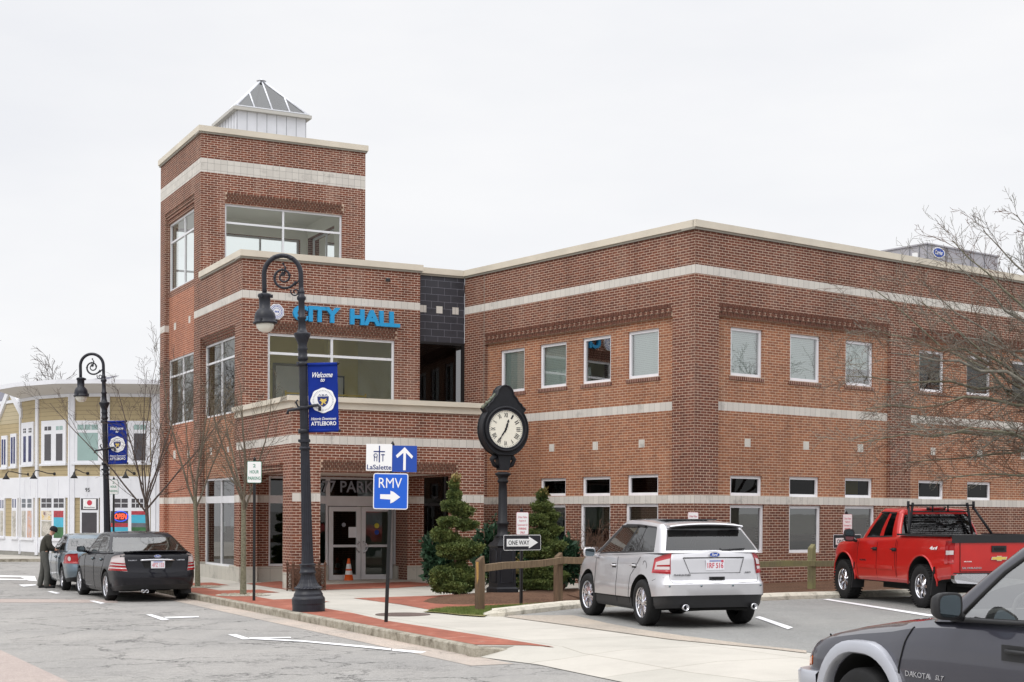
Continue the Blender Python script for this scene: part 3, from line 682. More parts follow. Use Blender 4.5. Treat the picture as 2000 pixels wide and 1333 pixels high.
WL.grid(mb, 0, 4.98, 8.9, 13.32, 'brick_dark', [holes[3]], [(0, 4.98, 12.113, 12.53, 'stone_band2')], rec)
# tower front, right, back
tf = rect(WT, 439.5, 668.5, 399, 419.5, 520, 520, 0); tf = (tf[0], tf[1], 9.05, tf[3])
WT.grid(mb, 0, 5.24, 8.3, 13.32, 'brick_front', [tf], [(0, 5.24, 12.113, 12.53, 'stone_band2')])
TR = Wall(T0+tF*5.24-bk*4.98, bk); tr = (2.0, 4.6, 9.3, 11.3); TR.grid(mb, 0, 4.98, 8.3, 13.32, 'brick_dark', [tr], [(0, 4.98, 12.113, 12.53, 'stone_band2')])
TB = Wall(T0+tF*5.24, -tF); tb_ = (.55, 4.8, 9.2, 11.25); TB.grid(mb, 0, 5.24, ZB, 13.32, 'brick_dark', [tb_], [(0, 5.24, 12.113, 12.53, 'stone_band2')])
mb.build('tower_wall', HALL, True)
mb = MB()
def slab(mb, w, a0, a1, d0, d1, z0, z1, mat): w.box(mb, a0, a1, z0, z1, d0, d1, mat)
slab(mb, WT, .3, 4.94, -4.7, -.3, 11.75, 13.1, 'plaster'); slab(mb, WT, .3, 4.94, -4.7, -.3, 8.4, 8.95, 'plaster')
mb.build('tower_room', HALL, True)
ms = lambda w, u, v, d=-rcd: w.px(u, v, d)
window(WL, holes[3], -rcd-.03, 'alu_frame', .055, [ms(WL, 358.5, 500)[0]], [(ms(WL, 330, 474.7)[1]+ms(WL, 379.6, 446.8)[1])/2], 'glass')
window(WL, holes[0], -rcd-.03, 'alu_frame', .055, [ms(WL, 355.5, 760)[0]], [(ms(WL, 329, 737.8)[1]+ms(WL, 378, 722.8)[1])/2], 'glass_dark')
window(WL, holes[1], -rcd-.03, 'alu_frame', .055, [ms(WL, 430.9, 760)[0]], [(ms(WL, 397, 714.4)[1]+ms(WL, 458.5, 695.6)[1])/2], 'glass_dark')
zt = 2.213; window(WL, holes[2], -rcd-.03, 'alu_frame', .055, [ms(WL, 429.5, 1000)[0]], [], 'glass_dark', panel=(zt, zt+.2))
window(WT, tf, -.06, 'alu_frame', .06, [WT.px(554.5, 450)[0]], [(WT.px(440, 434.4)[1]+WT.px(668, 455)[1])/2], 'glass')
window(TR, tr, -.06, 'alu_frame', .06, [3.3], [10.3], 'glass_clear'); window(TB, tb_, -.06, 'alu_frame', .06, [1.9, 3.9], [9.9], 'glass_clear')
corbel(WT, tf[0], tf[1]+.04, tf[3]+.06, tf[3]+.335, 0, 4)
def steps(w, a0, a1, z0, z1, d, n=3):
    mb = MB(); h = (z1-z0)/n
    for k in range(n): w.box(mb, a0+.002, a1-.002, z0+k*h, z0+(k+1)*h-.008, d-.02, d+.04+k*.036, 'brick_dark')
    mb.build('brick_corbel', HALL, True)
steps(WL, ap0, ap1, wL1[3]+.02, zc1, -rcd); steps(WL, aq0, aq1, wL3[3]+.02, zc3, -rcd)
coping(WL, 0, 4.98, 13.48, ov1=.08); coping(WT, -.079, 5.24, 13.481, ov0=0); coping(TR, 0, 4.98, 13.479, ov0=-.01); coping(TB, 0, 5.24, 13.478, ov0=-.01, ov1=-.01)
mb = MB(); slab(mb, WT, .2, 5.0, -4.8, -.2, 13.1, 13.2, 'roof_grey'); mb.build('roof', HALL, True)
# small stone insets of the left facade
mb = MB()
for uL, uR, t_, b_ in ((340, 343.9, 631, 644.5), (368.4, 372, 617.8, 631), (338.8, 343, 881, 897.5), (366.3, 370.6, 880, 895)):
    r = rect(WL, uL, uR, t_, t_, b_, b_, -rcd); mb = MB(); WL.box(mb, r[0], r[1], r[2], r[3], -rcd-.01, -rcd+.004, 'stone_band'); mb.build('stone_inset', HALL, True)
for uL, uR, t_, b_ in ((410, 414, 875, 889), (443.5, 447.5, 873, 884)):
    r = rect(WL, uL, uR, t_, t_, b_, b_, -rcd); mb = MB(); WL.box(mb, r[0], r[1], r[2], r[3], -rcd-.01, -rcd+.004, 'stone_band'); mb.build('stone_inset', HALL, True)
# --- entrance block walls (City Hall front)
cw = rect(WF, 523.3, 771, 650.5, 665.5, 782, 782); cw = (cw[0], cw[1], 4.5, cw[3])
sA = WF.px(524.5, 1050)[0]; sD0 = WF.px(641.5, 1060)[0]; sD1 = WF.px(770.5, 1060)[0]; sE = WF.px(800, 1060)[0]
zS = WF.px(545, 1106)[1]; zD = WF.px(700, 980.8)[1]; zTt = 2.947
mb = MB()
WF.grid(mb, 0, 5.26, ZB, 8.9, 'brick_front', [cw, (sA, sD0, zS, zTt), (sD0, sD1, ZB, zTt), (sD1, sE, zS, zTt)],
        [(0, 5.26, 7.80, 8.01, 'stone_band'), (0, sA, 2.213, 2.417, 'stone_band'), (sE, 5.26, 2.213, 2.417, 'stone_band'), (0, 5.26, ZB, zS-.02, 'stone_base'), (0, 5.26, ZB, .46, 'stone_base')])
CR = Wall(C1+tF*5.26, bk); CR.grid(mb, 0, 4.3, ZB, 8.9, 'brick_front', [], [(0, 4.3, 7.80, 8.01, 'stone_band')])
WF.box(mb, sD1+.0, WF.px(805, 1100)[0], ZB, zS-.03, .001, .22, 'stone_base')
mb.build('front_wall', HALL, True)
window(WF, cw, -.05, 'alu_frame', .07, [WF.px(649.3, 720)[0]], [(WF.px(523.5, 689)[1]+WF.px(771, 703)[1])/2], 'glass')
corbel(WF, cw[0]-.0, cw[1]+.06, cw[3]+.05, cw[3]+.33, 0, 4)
zt0, zt1 = 2.20, 2.42
window(WF, (sA, sD0, zS, zTt), -.05, 'alu_frame', .06, [sA+(sD0-sA)*.55], [], 'glass_dark', panel=(zt0, zt1))
window(WF, (sD1, sE, zS, zTt), -.05, 'alu_frame', .06, [], [], 'glass_dark', panel=(zt0, zt1))
window(WF, (sD0, sD1, zt0-.06, zTt), -.05, 'alu_frame', .06, [], [], 'glass_dark', panel=(zt0, zt1), lab='transom window with the street number above the double doors')
text_mesh('77 PARK', 'sign_grey', WF.px(630, 950)[0], WF.px(731, 950)[0], zt1+.10, zTt-.10, lambda a, z, d: WF.P(a, z, -.044+d), .006, .012, name='street_number', parent=HALL)
mid = (sD0+sD1)/2; zF = WF.px(700, 1141)[1]
for a0, a1, hx in ((sD0+.03, mid-.008, -1), (mid+.008, sD1-.03, 1)):
    mb = MB(); q = .13; zt_ = zt0-.08
    WF.box(mb, a0, a0+q, zF, zt_, -.14, -.06, 'alu_frame'); WF.box(mb, a1-q, a1, zF, zt_, -.14, -.06, 'alu_frame'); WF.box(mb, a0+q, a1-q, zt_-.13, zt_, -.14, -.06, 'alu_frame')
    WF.box(mb, a0+q, a1-q, zF, zF+.26, -.14, -.06, 'alu_frame'); WF.box(mb, a0+q, a1-q, zF+1.04, zF+1.11, -.135, -.062, 'alu_frame')
    o = mb.build('door', HALL, True)
    g = MB(); g.face([WF.P(a0+q, zF+.26, -.1), WF.P(a1-q, zF+.26, -.1), WF.P(a1-q, zt_-.13, -.1), WF.P(a0+q, zt_-.13, -.1)], 'glass_dark'); g.build('pane', o, True)
    h = MB(); xa = (a1-.06) if hx < 0 else (a0+.06); dx = .09*hx
    h.tube([WF.P(xa, zF+.88, -.06), WF.P(xa, zF+.9, 0), WF.P(xa+dx*.9, zF+.95, .02), WF.P(xa+dx, zF+1.03, .02), WF.P(xa+dx*.9, zF+1.12, .02), WF.P(xa, zF+1.18, 0), WF.P(xa, zF+1.2, -.06)], .014, 'chrome', 8); h.build('handle', o, True)
mb = MB(); r = rect(WF, 681, 697, 1029.5, 1030, 1050.5, 1050.5, -.09); WF.box(mb, r[0], r[1], r[2], r[3], -.098, -.092, 'paper'); mb.build('notice', HALL, True)
mb = MB()
c_ = WF.px(736, 1027, -.09); mb.mesh([WF.P(c_[0]+.075*cos(k*pi/8), c_[1]+.075*sin(k*pi/8), -.092) for k in range(16)], [tuple(range(16))], 'sign_yellow', False); mb.build('door_sticker', HALL, True); mb = MB()
c_ = WF.px(736, 1040, -.09); mb.mesh([WF.P(c_[0]+.07*cos(k*pi/8), c_[1]+.07*sin(k*pi/8), -.093) for k in range(16)], [tuple(range(16))], 'panel_navy', False); mb.build('door_sticker', HALL, True); mb = MB()
c_ = WF.px(671.5, 1025.5, -.09); mb.mesh([WF.P(c_[0]+.06*cos(k*pi/8), c_[1]+.06*sin(k*pi/8), -.093) for k in range(16)], [tuple(range(16))], 'sign_grey', False)
mb.build('door_sticker', HALL, True)
# small sheets taped inside the left ground floor window
mb = MB()
for q in ((434, 437.5, 1020, 1040), (448, 457, 1010, 1031.5), (452.5, 457.5, 1033, 1053), (452.5, 457.5, 1055.5, 1075)):
    r = rect(WL, q[0], q[1], q[2], q[2], q[3], q[3], -.2); WL.box(mb, r[0], r[1], r[2], r[3], -.245, -.238, 'paper')
mb.build('notice', HALL, True)
# rooms
mb = MB()
WF.box(mb, .3, 5.1, 4.2, 4.35, -4.2, -.3, 'tan_plaster'); WF.box(mb, .3, 5.1, 7.7, 7.75, -4.2, -.3, 'ceiling_cream'); WF.box(mb, .3, 5.1, 4.35, 7.7, -4.3, -4.2, 'tan_plaster')
for k in range(3): WF.box(mb, 1.9, 4.4, 5.0+k*.2, 5.05+k*.2, -2.1, -2.05, 'gold')
for x in (1.9, 2.7, 3.5, 4.38): WF.box(mb, x, x+.04, 4.35, 5.5, -2.11, -2.04, 'gold')
WF.box(mb, 2.2, 3.3, 4.35, 6.5, -4.19, -4.14, 'grey_stone'); WF.box(mb, 2.28, 3.22, 4.35, 6.42, -4.135, -4.12, 'white_frame'); WF.box(mb, 4.0, 4.5, 5.5, 6.2, -4.19, -4.15, 'iron'); WF.box(mb, 4.05, 4.45, 5.55, 6.15, -4.145, -4.14, 'paper'); WF.box(mb, .5, 1.4, 4.9, 6.5, -4.19, -4.15, 'alu_frame'); WF.box(mb, .58, 1.32, 4.98, 6.42, -4.145, -4.14, 'grey_stone'); WF.box(mb, 3.4, 3.7, 4.35, 7.7, -2.9, -2.6, 'tan_plaster'); WF.box(mb, .32, 5.1, ZB, .05, -4.2, -.3, 'grey_stone'); WF.box(mb, .3, 5.1, .05, 4.19, -4.3, -4.2, 'dark_room')
mb.build('interior_room', HALL, True)
coping(WL, 4.98+.09, 9.32, 9.094, ov0=0, ov1=.08); coping(WF, -.079, 5.26, 9.095, ov0=0); coping(CR, 0, 4.3, 9.093, ov0=-.01)
mb = MB(); WF.box(mb, .2, 5.1, 8.6, 8.7, -4.3, -.2, 'roof_grey'); mb.build('roof', HALL, True)
a0_, z1_ = WF.px(571, 597, .03); a1_, _ = WF.px(779.5, 609.5, .03); z0_ = (WF.px(571, 627.5, .03)[1]+WF.px(779, 640.3, .03)[1])/2; z1_ = (z1_+WF.px(779, 609.5, .03)[1])/2
wd_ = a1_-a0_
for s_, p0, p1 in (('CITY', 0., .435), ('HALL', .527, 1.)): text_mesh(s_, 'sign_blue', a0_+wd_*p0, a0_+wd_*p1, z0_, z1_, lambda a, z, d: WF.P(a, z, .03+d), .09, .045, name='sign_word', parent=HALL)
mb = MB(); c_ = WF.px(540, 609.3, .04); oc = [(c_[0]+.225*cos(radians(22.5+45*k)), c_[1]+.225*sin(radians(22.5+45*k))) for k in range(8)]
mb.prism(oc, 0, .05, 'sign_white', lambda a, z, d: WF.P(a, z, .01+d)); sl = mb.build('round_seal', HALL, True)
mb = MB()
for rr in (.185, .10): mb.tube([WF.P(c_[0]+rr*cos(k*pi/12), c_[1]+rr*sin(k*pi/12), .062) for k in range(24)], .006, 'panel_navy', 4, closed=True)
for k in range(22): mb.box(WF.P(c_[0]+.145*cos(k*pi/11), c_[1]+.145*sin(k*pi/11), .062), (.022, .006, .03), 'panel_navy')
for k in range(3): mb.box(WF.P(c_[0]-.045+.045*k, c_[1], .063), (.03, .006, .05), 'panel_navy')
mb.build('seal_device', sl, True)
mb = MB(); c_ = WF.px(757, 547, .1); mb.tube([WF.P(c_[0], c_[1]+.03, 0), WF.P(c_[0], c_[1]+.03, .12)], .03, 'grey_stone', 8); mb.box(WF.P(c_[0], c_[1]-.01, .14), (.12, .14, .08), 'trim_black'); mb.build('security_camera', HALL, True)
# --- projecting arcade (entrance canopy)
e0 = EF.px(625.5, 1000)[0]; e1 = EF.px(893, 1000)[0]; l1 = EL.px(552.3, 1000)[0]
mb = MB()
zz = [(0, 9, 3.63, 3.837, 'stone_band'), (0, 9, 2.213, 2.417, 'stone_band'), (0, 9, ZB, .464, 'stone_base')]
EF.grid(mb, 0, 5.18, ZB, 4.5, 'brick_front', [(e0, e1, ZB, 2.947)], zz, T=.56, back='brick_dark')
EL.grid(mb, 0, 4.76, ZB, 4.5, 'brick_front', [(.3, l1, ZB, 2.947)], zz+[(l1, 9, .464, 2.947, 'brick_front')], T=.5, back='brick_dark')
ER.grid(mb, 0, 4.76, ZB, 4.5, 'brick_front', [(.62, 3.9, ZB, 2.947)], zz, T=.5, back='brick_dark')
mb.build('arcade_wall', HALL, True)
corbel(EF, e0, e1, 2.99, 3.25, 0, 4); steps(EL, .3, l1, 2.96, 3.2, .0)
mb = MB(); EF.box(mb, .5, 4.68, 2.98, 3.1, -4.76, -.56, 'plaster'); EF.box(mb, .5, 4.68, 4.2, 4.3, -4.76, -.56, 'roof_grey'); mb.build('canopy_roof', HALL, True)
for w, L, o0, o1 in ((EF, 5.18, .14, .14), (EL, 4.76, 0, -.0), (ER, 4.76, -.0, 0)):
    mb = MB(); z = 4.787+(0 if w is EF else -.002); w.box(mb, -o0, L+o1, z-.125, z, -.5, .14, 'coping'); w.box(mb, -o0*.4 if o0 else 0, L+(.06 if o1 > 0 else 0), z-.29, z-.126, -.45, .06, 'coping'); mb.build('coping', HALL, True)
# --- dark glazed link between the blocks
mb = MB(); WC.grid(mb, 5.27, 6.80, 6.95, 8.9, 'tile_dark', []); 
for u, sgn in ((826.5, 0), (858, 0), (889.5, 0)):
    a_, z_ = WC.px(u, 606); WC.box(mb, max(a_-.1, 5.27), a_+.1, 7.79, 7.995, -.02, .004, 'stone_band')
mb.build('tile_wall', HALL, True)
window(WC, (5.27, 6.86, 4.2, 6.95), .0, 'black_frame', .07, [6.75], [], 'glass_black2'); window(WC, (5.27, 6.86, -.2, 4.1), .0, 'black_frame', .07, [6.2], [2.2, 3.1], 'glass_black2')
mb = MB(); WC.box(mb, 5.27, 6.9, ZB, 8.8, -3.2, -3.1, 'dark_room'); WC.box(mb, 5.27, 7.2, 4.1, 4.2, -3.1, -.1, 'dark_room'); WC.box(mb, 5.27, 7.2, 6.9, 7.0, -3.1, -.31, 'dark_room'); WC.box(mb, 5.27, 7.2, ZB, -.1, -3.1, -.05, 'dark_room'); mb.build('interior_room', HALL, True)
mb = MB(); WC.box(mb, 5.27, 6.9, -.2, 4.1, -.7, -.6, 'under'); WC.box(mb, 5.27, 6.9, 4.2, 6.95, -.9, -.8, 'under'); mb.build('dark_backing', HALL, True)  # black sheets added close behind the link glass to keep it dark
coping(WC, 5.34, 6.76, 9.085, ov0=0, ov1=0)
mb = MB(); WC.box(mb, 5.2, 7.3, 8.6, 8.7, -3.1, -.2, 'roof_grey'); mb.build('roof', HALL, True)
# --- office wing
rw = .11
XLw = [rect(XL, *q, -rw) for q in ((977.6, 1024.7, 685.2, 679.3, 768.5, 763.5), (1054.6, 1106.4, 673.8, 667.5, 760, 754), (1137.6, 1193.3, 662.4, 653.3, 751, 745.5), (1226.5, 1286.8, 648.5, 641.5, 741.6, 734.6))]
XLc = [rect(XL, *q, -rw) for q in ((1055, 1105, 935.5, 933, 969.5, 969.5), (1137, 1192, 932.5, 930, 969.5, 969), (1225, 1285.5, 928.5, 926, 968.5, 968))]
XLl = [rect(XL, *q) for q in ((1050.5, 1104.5, 986, 985.8, 1071.5, 1073), (1133, 1191.8, 985, 984.5, 1073, 1075.5), (1221.5, 1285.5, 984.4, 984, 1075.5, 1077.5))]
XRw = [rect(XR, *q, -rw) for q in ((1427.5, 1489.5, 638.7, 645.8, 734, 738.5), (1543.5, 1602, 651.7, 658, 744, 747.8), (1651.9, 1705.8, 665, 669.7, 752.5, 755.9), (1795.4, 1844.4, 683.6, 688.5, 764, 768), (1888.4, 1935.5, 694.5, 699.5, 771.5, 775), (1976.5, 2021, 705, 710, 778.5, 782))]
XRc = [rect(XR, *q, -rw) for q in ((1426.5, 1488.5, 928.8, 930.5, 968.5, 969.5), (1541.8, 1599.8, 931, 932.6, 971, 971.8), (1650.3, 1704.6, 933.4, 935, 972.2, 973.4), (1794, 1843.7, 938, 940, 975.3, 976.3), (1889, 1936, 941, 942.5, 977, 978))]
XRl = [rect(XR, *q) for q in ((1425.9, 1492.5, 986, 987, 1080.7, 1081), (1541.5, 1603.5, 987.7, 988.4, 1080, 1080), (1650, 1708.9, 987.7, 989, 1080, 1080), (1793, 1848, 990, 991, 1078, 1078))]
al0, al1 = XL.px(946, 800)[0], XL.px(1312.6, 800)[0]; ar0, ar1 = XR.px(1403, 800)[0], XR.px(1739.5, 800)[0]; as0 = XR.px(1779, 800)[0]
zcL = XL.px(1313, 594.5)[1]; zcR = XR.px(1404, 590.5)[1]; zcT = (zcL+zcR)/2; zcB = zcT-.30
mb = MB(); z5, z6 = 4.522, 4.738
zl = [(0, 40, 7.806, 8.017, 'stone_band'), (0, 40, 2.213, 2.417, 'stone_band'), (al0, al1, 2.417, z5, 'brick_orange'), (al0, al1, z6, zcB, 'brick_orange'), (al0, al1, z5, z6, 'stone_band')]
XL.grid(mb, 0, LW, ZB, 8.9, 'brick_dark', XLw+XLc+XLl, zl, [(al0, al1, 2.417, zcB+.12, rw)])
zr = [(0, 40, 7.806, 8.017, 'stone_band'), (0, 40, 2.213, 2.417, 'stone_band')]
for p0, p1 in ((ar0, ar1), (as0, RW-1)): zr += [(p0, p1, 2.417, z5, 'brick_orange'), (p0, p1, z6, zcB, 'brick_orange'), (p0, p1, z5, z6, 'stone_band')]
XR.grid(mb, 0, RW, ZB, 8.9, 'brick_dark', XRw+XRc+XRl, zr, [(ar0, ar1, 2.417, zcB+.12, rw), (as0, RW-1, 2.417, zcB+.12, rw)])
XB = Wall(W1+tWR*RW, -tWL); XB.grid(mb, 0, LW, ZB, 8.9, 'brick_dark')
XK = Wall(W0+tWR*RW, -tWR); XK.grid(mb, 0, RW, ZB, 8.9, 'brick_dark')
mb.build('wing_wall', HALL, True)
for w, hh in ((XL, XLw+XLc+XLl), (XR, XRw+XRc+XRl)):   # soldier-course sills
    for h in hh[:6 if w is XR else 4]: mb = MB(); w.box(mb, h[0]-.05, h[1]+.05, h[2]-.10, h[2]-.002, -rw-.02, -rw+.025, 'brick_sill'); mb.build('window_sill', HALL, True)
for w, q in ((XL, (1073, 1082.6, 868, 882.5)), (XL, (1157.7, 1167.8, 863.5, 879.5)), (XL, (1247.7, 1259, 859, 874.6)), (XR, (1454.4, 1465.9, 857.5, 873.6)), (XR, (1569, 1580, 863, 879)), (XR, (1675, 1685.6, 868, 883.5)), (XR, (1817.7, 1827, 874.9, 889.4)), (XR, (1908.8, 1918.5, 879, 893.8)), (XR, (1994, 2003, 883.5, 897.5))):
    r = rect(w, q[0], q[1], q[2], q[2], q[3], q[3], -rw); mb = MB(); w.box(mb, r[0], r[1], r[2], r[3], -rw-.01, -rw+.004, 'stone_band'); mb.build('stone_inset', HALL, True)
for w, p0, p1 in ((XL, al0, al1), (XR, ar0, ar1), (XR, as0, RW-1)):
    corbel(w, p0+.004, p1-.004, zcB, zcT, -.04, 3, step=.022)
bl = {0: .0, 1: .0, 2: None, 3: 0.}
for k, h in enumerate(XLw): window(XL, h, -rw-.05, 'white_frame', .075, [], [], 'glass_blind', None if k == 2 else 'blind')
for k, h in enumerate(XLc): window(XL, h, -rw-.05, 'white_frame', .075, [], [], 'glass_black2')
for k, h in enumerate(XLl): window(XL, h, -.05, 'white_frame', .075, [], [], 'glass_mid', 'blind_dim', bdrop=(.75, .5, .0)[k])
for k, h in enumerate(XRw): window(XR, h, -rw-.05, 'white_frame', .075, [], [], 'glass_blind' if k < 3 else 'glass_dark', 'blind' if k < 4 else None, bdrop=.42 if k == 2 else (.7 if k == 3 else 0))
for k, h in enumerate(XRc): window(XR, h, -rw-.05, 'white_frame', .075, [], [], 'glass_black2')
for k, h in enumerate(XRl): window(XR, h, -.05, 'white_frame', .075, [], [], 'glass_mid', 'blind_dim', bdrop=(.62, .45, .9, .3)[k])
mb = MB(); XRc2 = XRc[2]; XR.box(mb, XRc2[0]+.1, XRc2[0]+.75, XRc2[2]+.1, XRc2[3]-.05, -rw-.2, -rw-.19, 'sign_yellow'); mb.build('poster', HALL, True)
mb = MB()   # office rooms, their dimness painted as dark back walls
XL.box(mb, .4, LW-.4, ZB, 2.3, -1.9, -1.8, 'dark_room'); XR.box(mb, .4, RW, ZB, 2.3, -1.9, -1.8, 'dark_room'); XL.box(mb, .4, LW-.4, 2.31, 8.6, -1.9, -1.8, 'dark_room'); XR.box(mb, .4, RW, 2.31, 8.6, -1.9, -1.8, 'dark_room')
XL.box(mb, .35, LW-.5, 4.2, 4.3, -1.8, -.31, 'interior_light'); XR.box(mb, .5, RW, 4.2, 4.3, -1.8, -.31, 'interior_light')
XL.box(mb, .35, LW-.5, .15, .2, -1.8, -.31, 'dark_room'); XR.box(mb, .5, RW, .15, .2, -1.8, -.31, 'interior')
mb.build('interior_room', HALL, True)
mb = MB(); P = [XL.P(-.1, 8.65, -.2), XL.P(LW-.2, 8.65, -.2), XR.P(RW-.2, 8.65, -.2), XK.P(0, 8.65, -.2)]; mb.mesh(P+[p-Vector((0, 0, .1)) for p in P], [(0, 1, 2, 3), (7, 6, 5, 4)], 'roof_grey', False); mb.build('roof', HALL, True)
coping(XL, .0, LW, 9.087, ov0=-.0, ov1=.08); coping(XR, -.08, RW, 9.088, ov0=0); coping(XB, 0, LW, 9.086, ov0=0, ov1=0); coping(XK, 0, RW, 9.0865, ov0=0, ov1=0)
mb = MB()   # vertical movement joints
for u in (945.3,): a_ = XL.px(u, 700)[0]; XL.box(mb, a_-.008, a_+.008, .0, 8.85, .0, .004, 'coping_trim')
mb.build('movement_joint', HALL, True)
simple('eave_metal', srgb(186, 184, 178), .6)
# --- glass lantern on the tower
cL = C1+tF*2.62+bk*6.83; LN = lambda s, b, z: Vector((cL[0]+tF[0]*s+bk[0]*b, cL[1]+tF[1]*s+bk[1]*b, z))
mb = MB(); a = 1.12; ze = 1.9+12.55; zb = 13.2; za = 1.9+13.93
cn = [(-a, -a), (a, -a), (a, a), (-a, a)]
for i in range(4):
    (x0, y0), (x1, y1) = cn[i], cn[(i+1) % 4]; n = 7
    mb.face([LN(x0, y0, zb), LN(x1, y1, zb), LN(x1, y1, ze), LN(x0, y0, ze)], 'white_metal')
    for k in range(n+1):
        f = k/n; x, y = x0+(x1-x0)*f, y0+(y1-y0)*f; e = .007
        dx, dy = (x1-x0)/2/a*e, (y1-y0)/2/a*e; ox, oy = dy*1.4, -dx*1.4
        mb.mesh([LN(x-dx, y-dy, zb), LN(x+dx, y+dy, zb), LN(x+ox, y+oy, zb), LN(x-dx, y-dy, ze), LN(x+dx, y+dy, ze), LN(x+ox, y+oy, ze)], [(0, 2, 5, 3), (2, 1, 4, 5)], 'seam', False)
mb.build('lantern_base', HALL, True)
mb = MB(); e = 1.27
def ring(mb, r0, r1, z0, z1, mat):
    V = [LN(sx*r, sy*r, z) for z in (z0, z1) for r in (r0, r1) for sx, sy in ((-1, -1), (1, -1), (1, 1), (-1, 1))]
    Fs = []
    for k in range(4):
        j = (k+1) % 4; Fs += [(4+k, 4+j, 12+j, 12+k), (k, 8+k, 8+j, j), (8+k, 12+k, 12+j, 8+j), (k, j, 4+j, 4+k)]
    mb.mesh(V, Fs, mat, False)
ring(mb, 1.05, e, ze, ze+.10, 'eave_metal'); ring(mb, 1.0, e-.06, ze+.13, ze+.16, 'white_metal'); mb.build('lantern_eave', HALL, True)
mb = MB(); q = e-.12; zq = ze+.15
for i in range(4):
    s0, s1 = cn[i], cn[(i+1) % 4]; mb.face([LN(s0[0]/a*q, s0[1]/a*q, zq), LN(s1[0]/a*q, s1[1]/a*q, zq), LN(0, 0, za)], 'glass_roof')
gl = mb.build('lantern_glass', HALL, True)
mb = MB()
for i in range(4):
    s0, s1 = np.array(cn[i])/a*q, np.array(cn[(i+1) % 4])/a*q
    mb.tube([LN(s0[0], s0[1], zq), LN(0, 0, za)], .035, 'white_metal', 6)
    for f, g in ((.25, .5), (.5, 1.), (.75, .5)):
        b0 = s0+(s1-s0)*f; e_ = s0*(.5) if f == .25 else (s1*.5 if f == .75 else np.array([0, 0])); zt2 = za if f == .5 else zq+(za-zq)*.5
        if f == .25: e_ = s0*.5
        mb.tube([LN(b0[0], b0[1], zq+.01), LN(e_[0], e_[1], zt2+.01)], .028, 'white_metal', 6)
mb.lathe([(.16, 0), (.10, .03), (.03, .06), (0, .08)], 'white_metal', 10, LN(0, 0, za-.03)); mb.build('glazing_bar', HALL, True)
# downlight of the roof: the rooftop air unit is its own thing
hc = Vector((13.9, 50., 8.72)); wu, wl = 4.0, 2.5
Hw = Wall((13.9, 50.), tWR); HU = thing('rooftop_unit', 'grey boxy air handling unit with an oval blue badge on the flat brick wing roof', 'air conditioner', (13.9, 50, 8.65))
zt_ = 1.9+(1011.5-478.5)/2900*50; mb = MB(); Hw.box(mb, 0, wu, 8.66, zt_, -2.6, 0, 'hvac_grey'); Hw.box(mb, -.04, wu+.04, zt_+.002, zt_+.05, -2.64, .04, 'hvac_grey'); mb.build('casing', HU, True)
mb = MB()
for x in (.02, 1.02, 1.09, 2.4, 3.2): Hw.box(mb, x, x+.03, 8.7, zt_-.01, .001, .015, 'seam')
HL = Wall(np.array([13.9, 50.])+np.array([-tWL[0], -tWL[1]])*2.6, tWL)
for x in (.6, 1.9, 2.3): HL.box(mb, x, x+.03, 8.7, zt_-.01, .001, .015, 'seam')
mb.build('panel_seam', HU, True)
mb = MB(); HL.box(mb, 2.02, 2.25, zt_-.75, zt_-.22, .002, .012, 'sign_white'); HL.box(mb, .75, 1.0, zt_-.6, zt_-.35, .002, .012, 'sign_white'); mb.build('notice', HU, True)
bx_, bz_ = Hw.px(1833.5, 494, .02); mb = MB(); mb.prism([(bx_+.33*cos(k*pi/12), bz_+.19*sin(k*pi/12)) for k in range(24)], 0, .02, 'sign_white', lambda a, z, d: Hw.P(a, z, d+.002)); mb.prism([(bx_+.29*cos(k*pi/12), bz_+.15*sin(k*pi/12)) for k in range(24)], .02, .026, 'panel_navy', lambda a, z, d: Hw.P(a, z, d+.002)); bd_ = mb.build('badge', HU, True)
text_mesh('Carrier', 'sign_white', bx_-.21, bx_+.21, bz_-.07, bz_+.08, lambda a, z, d: Hw.P(a, z, d+.03), .004, .01, .2, name='badge_lettering', parent=bd_)
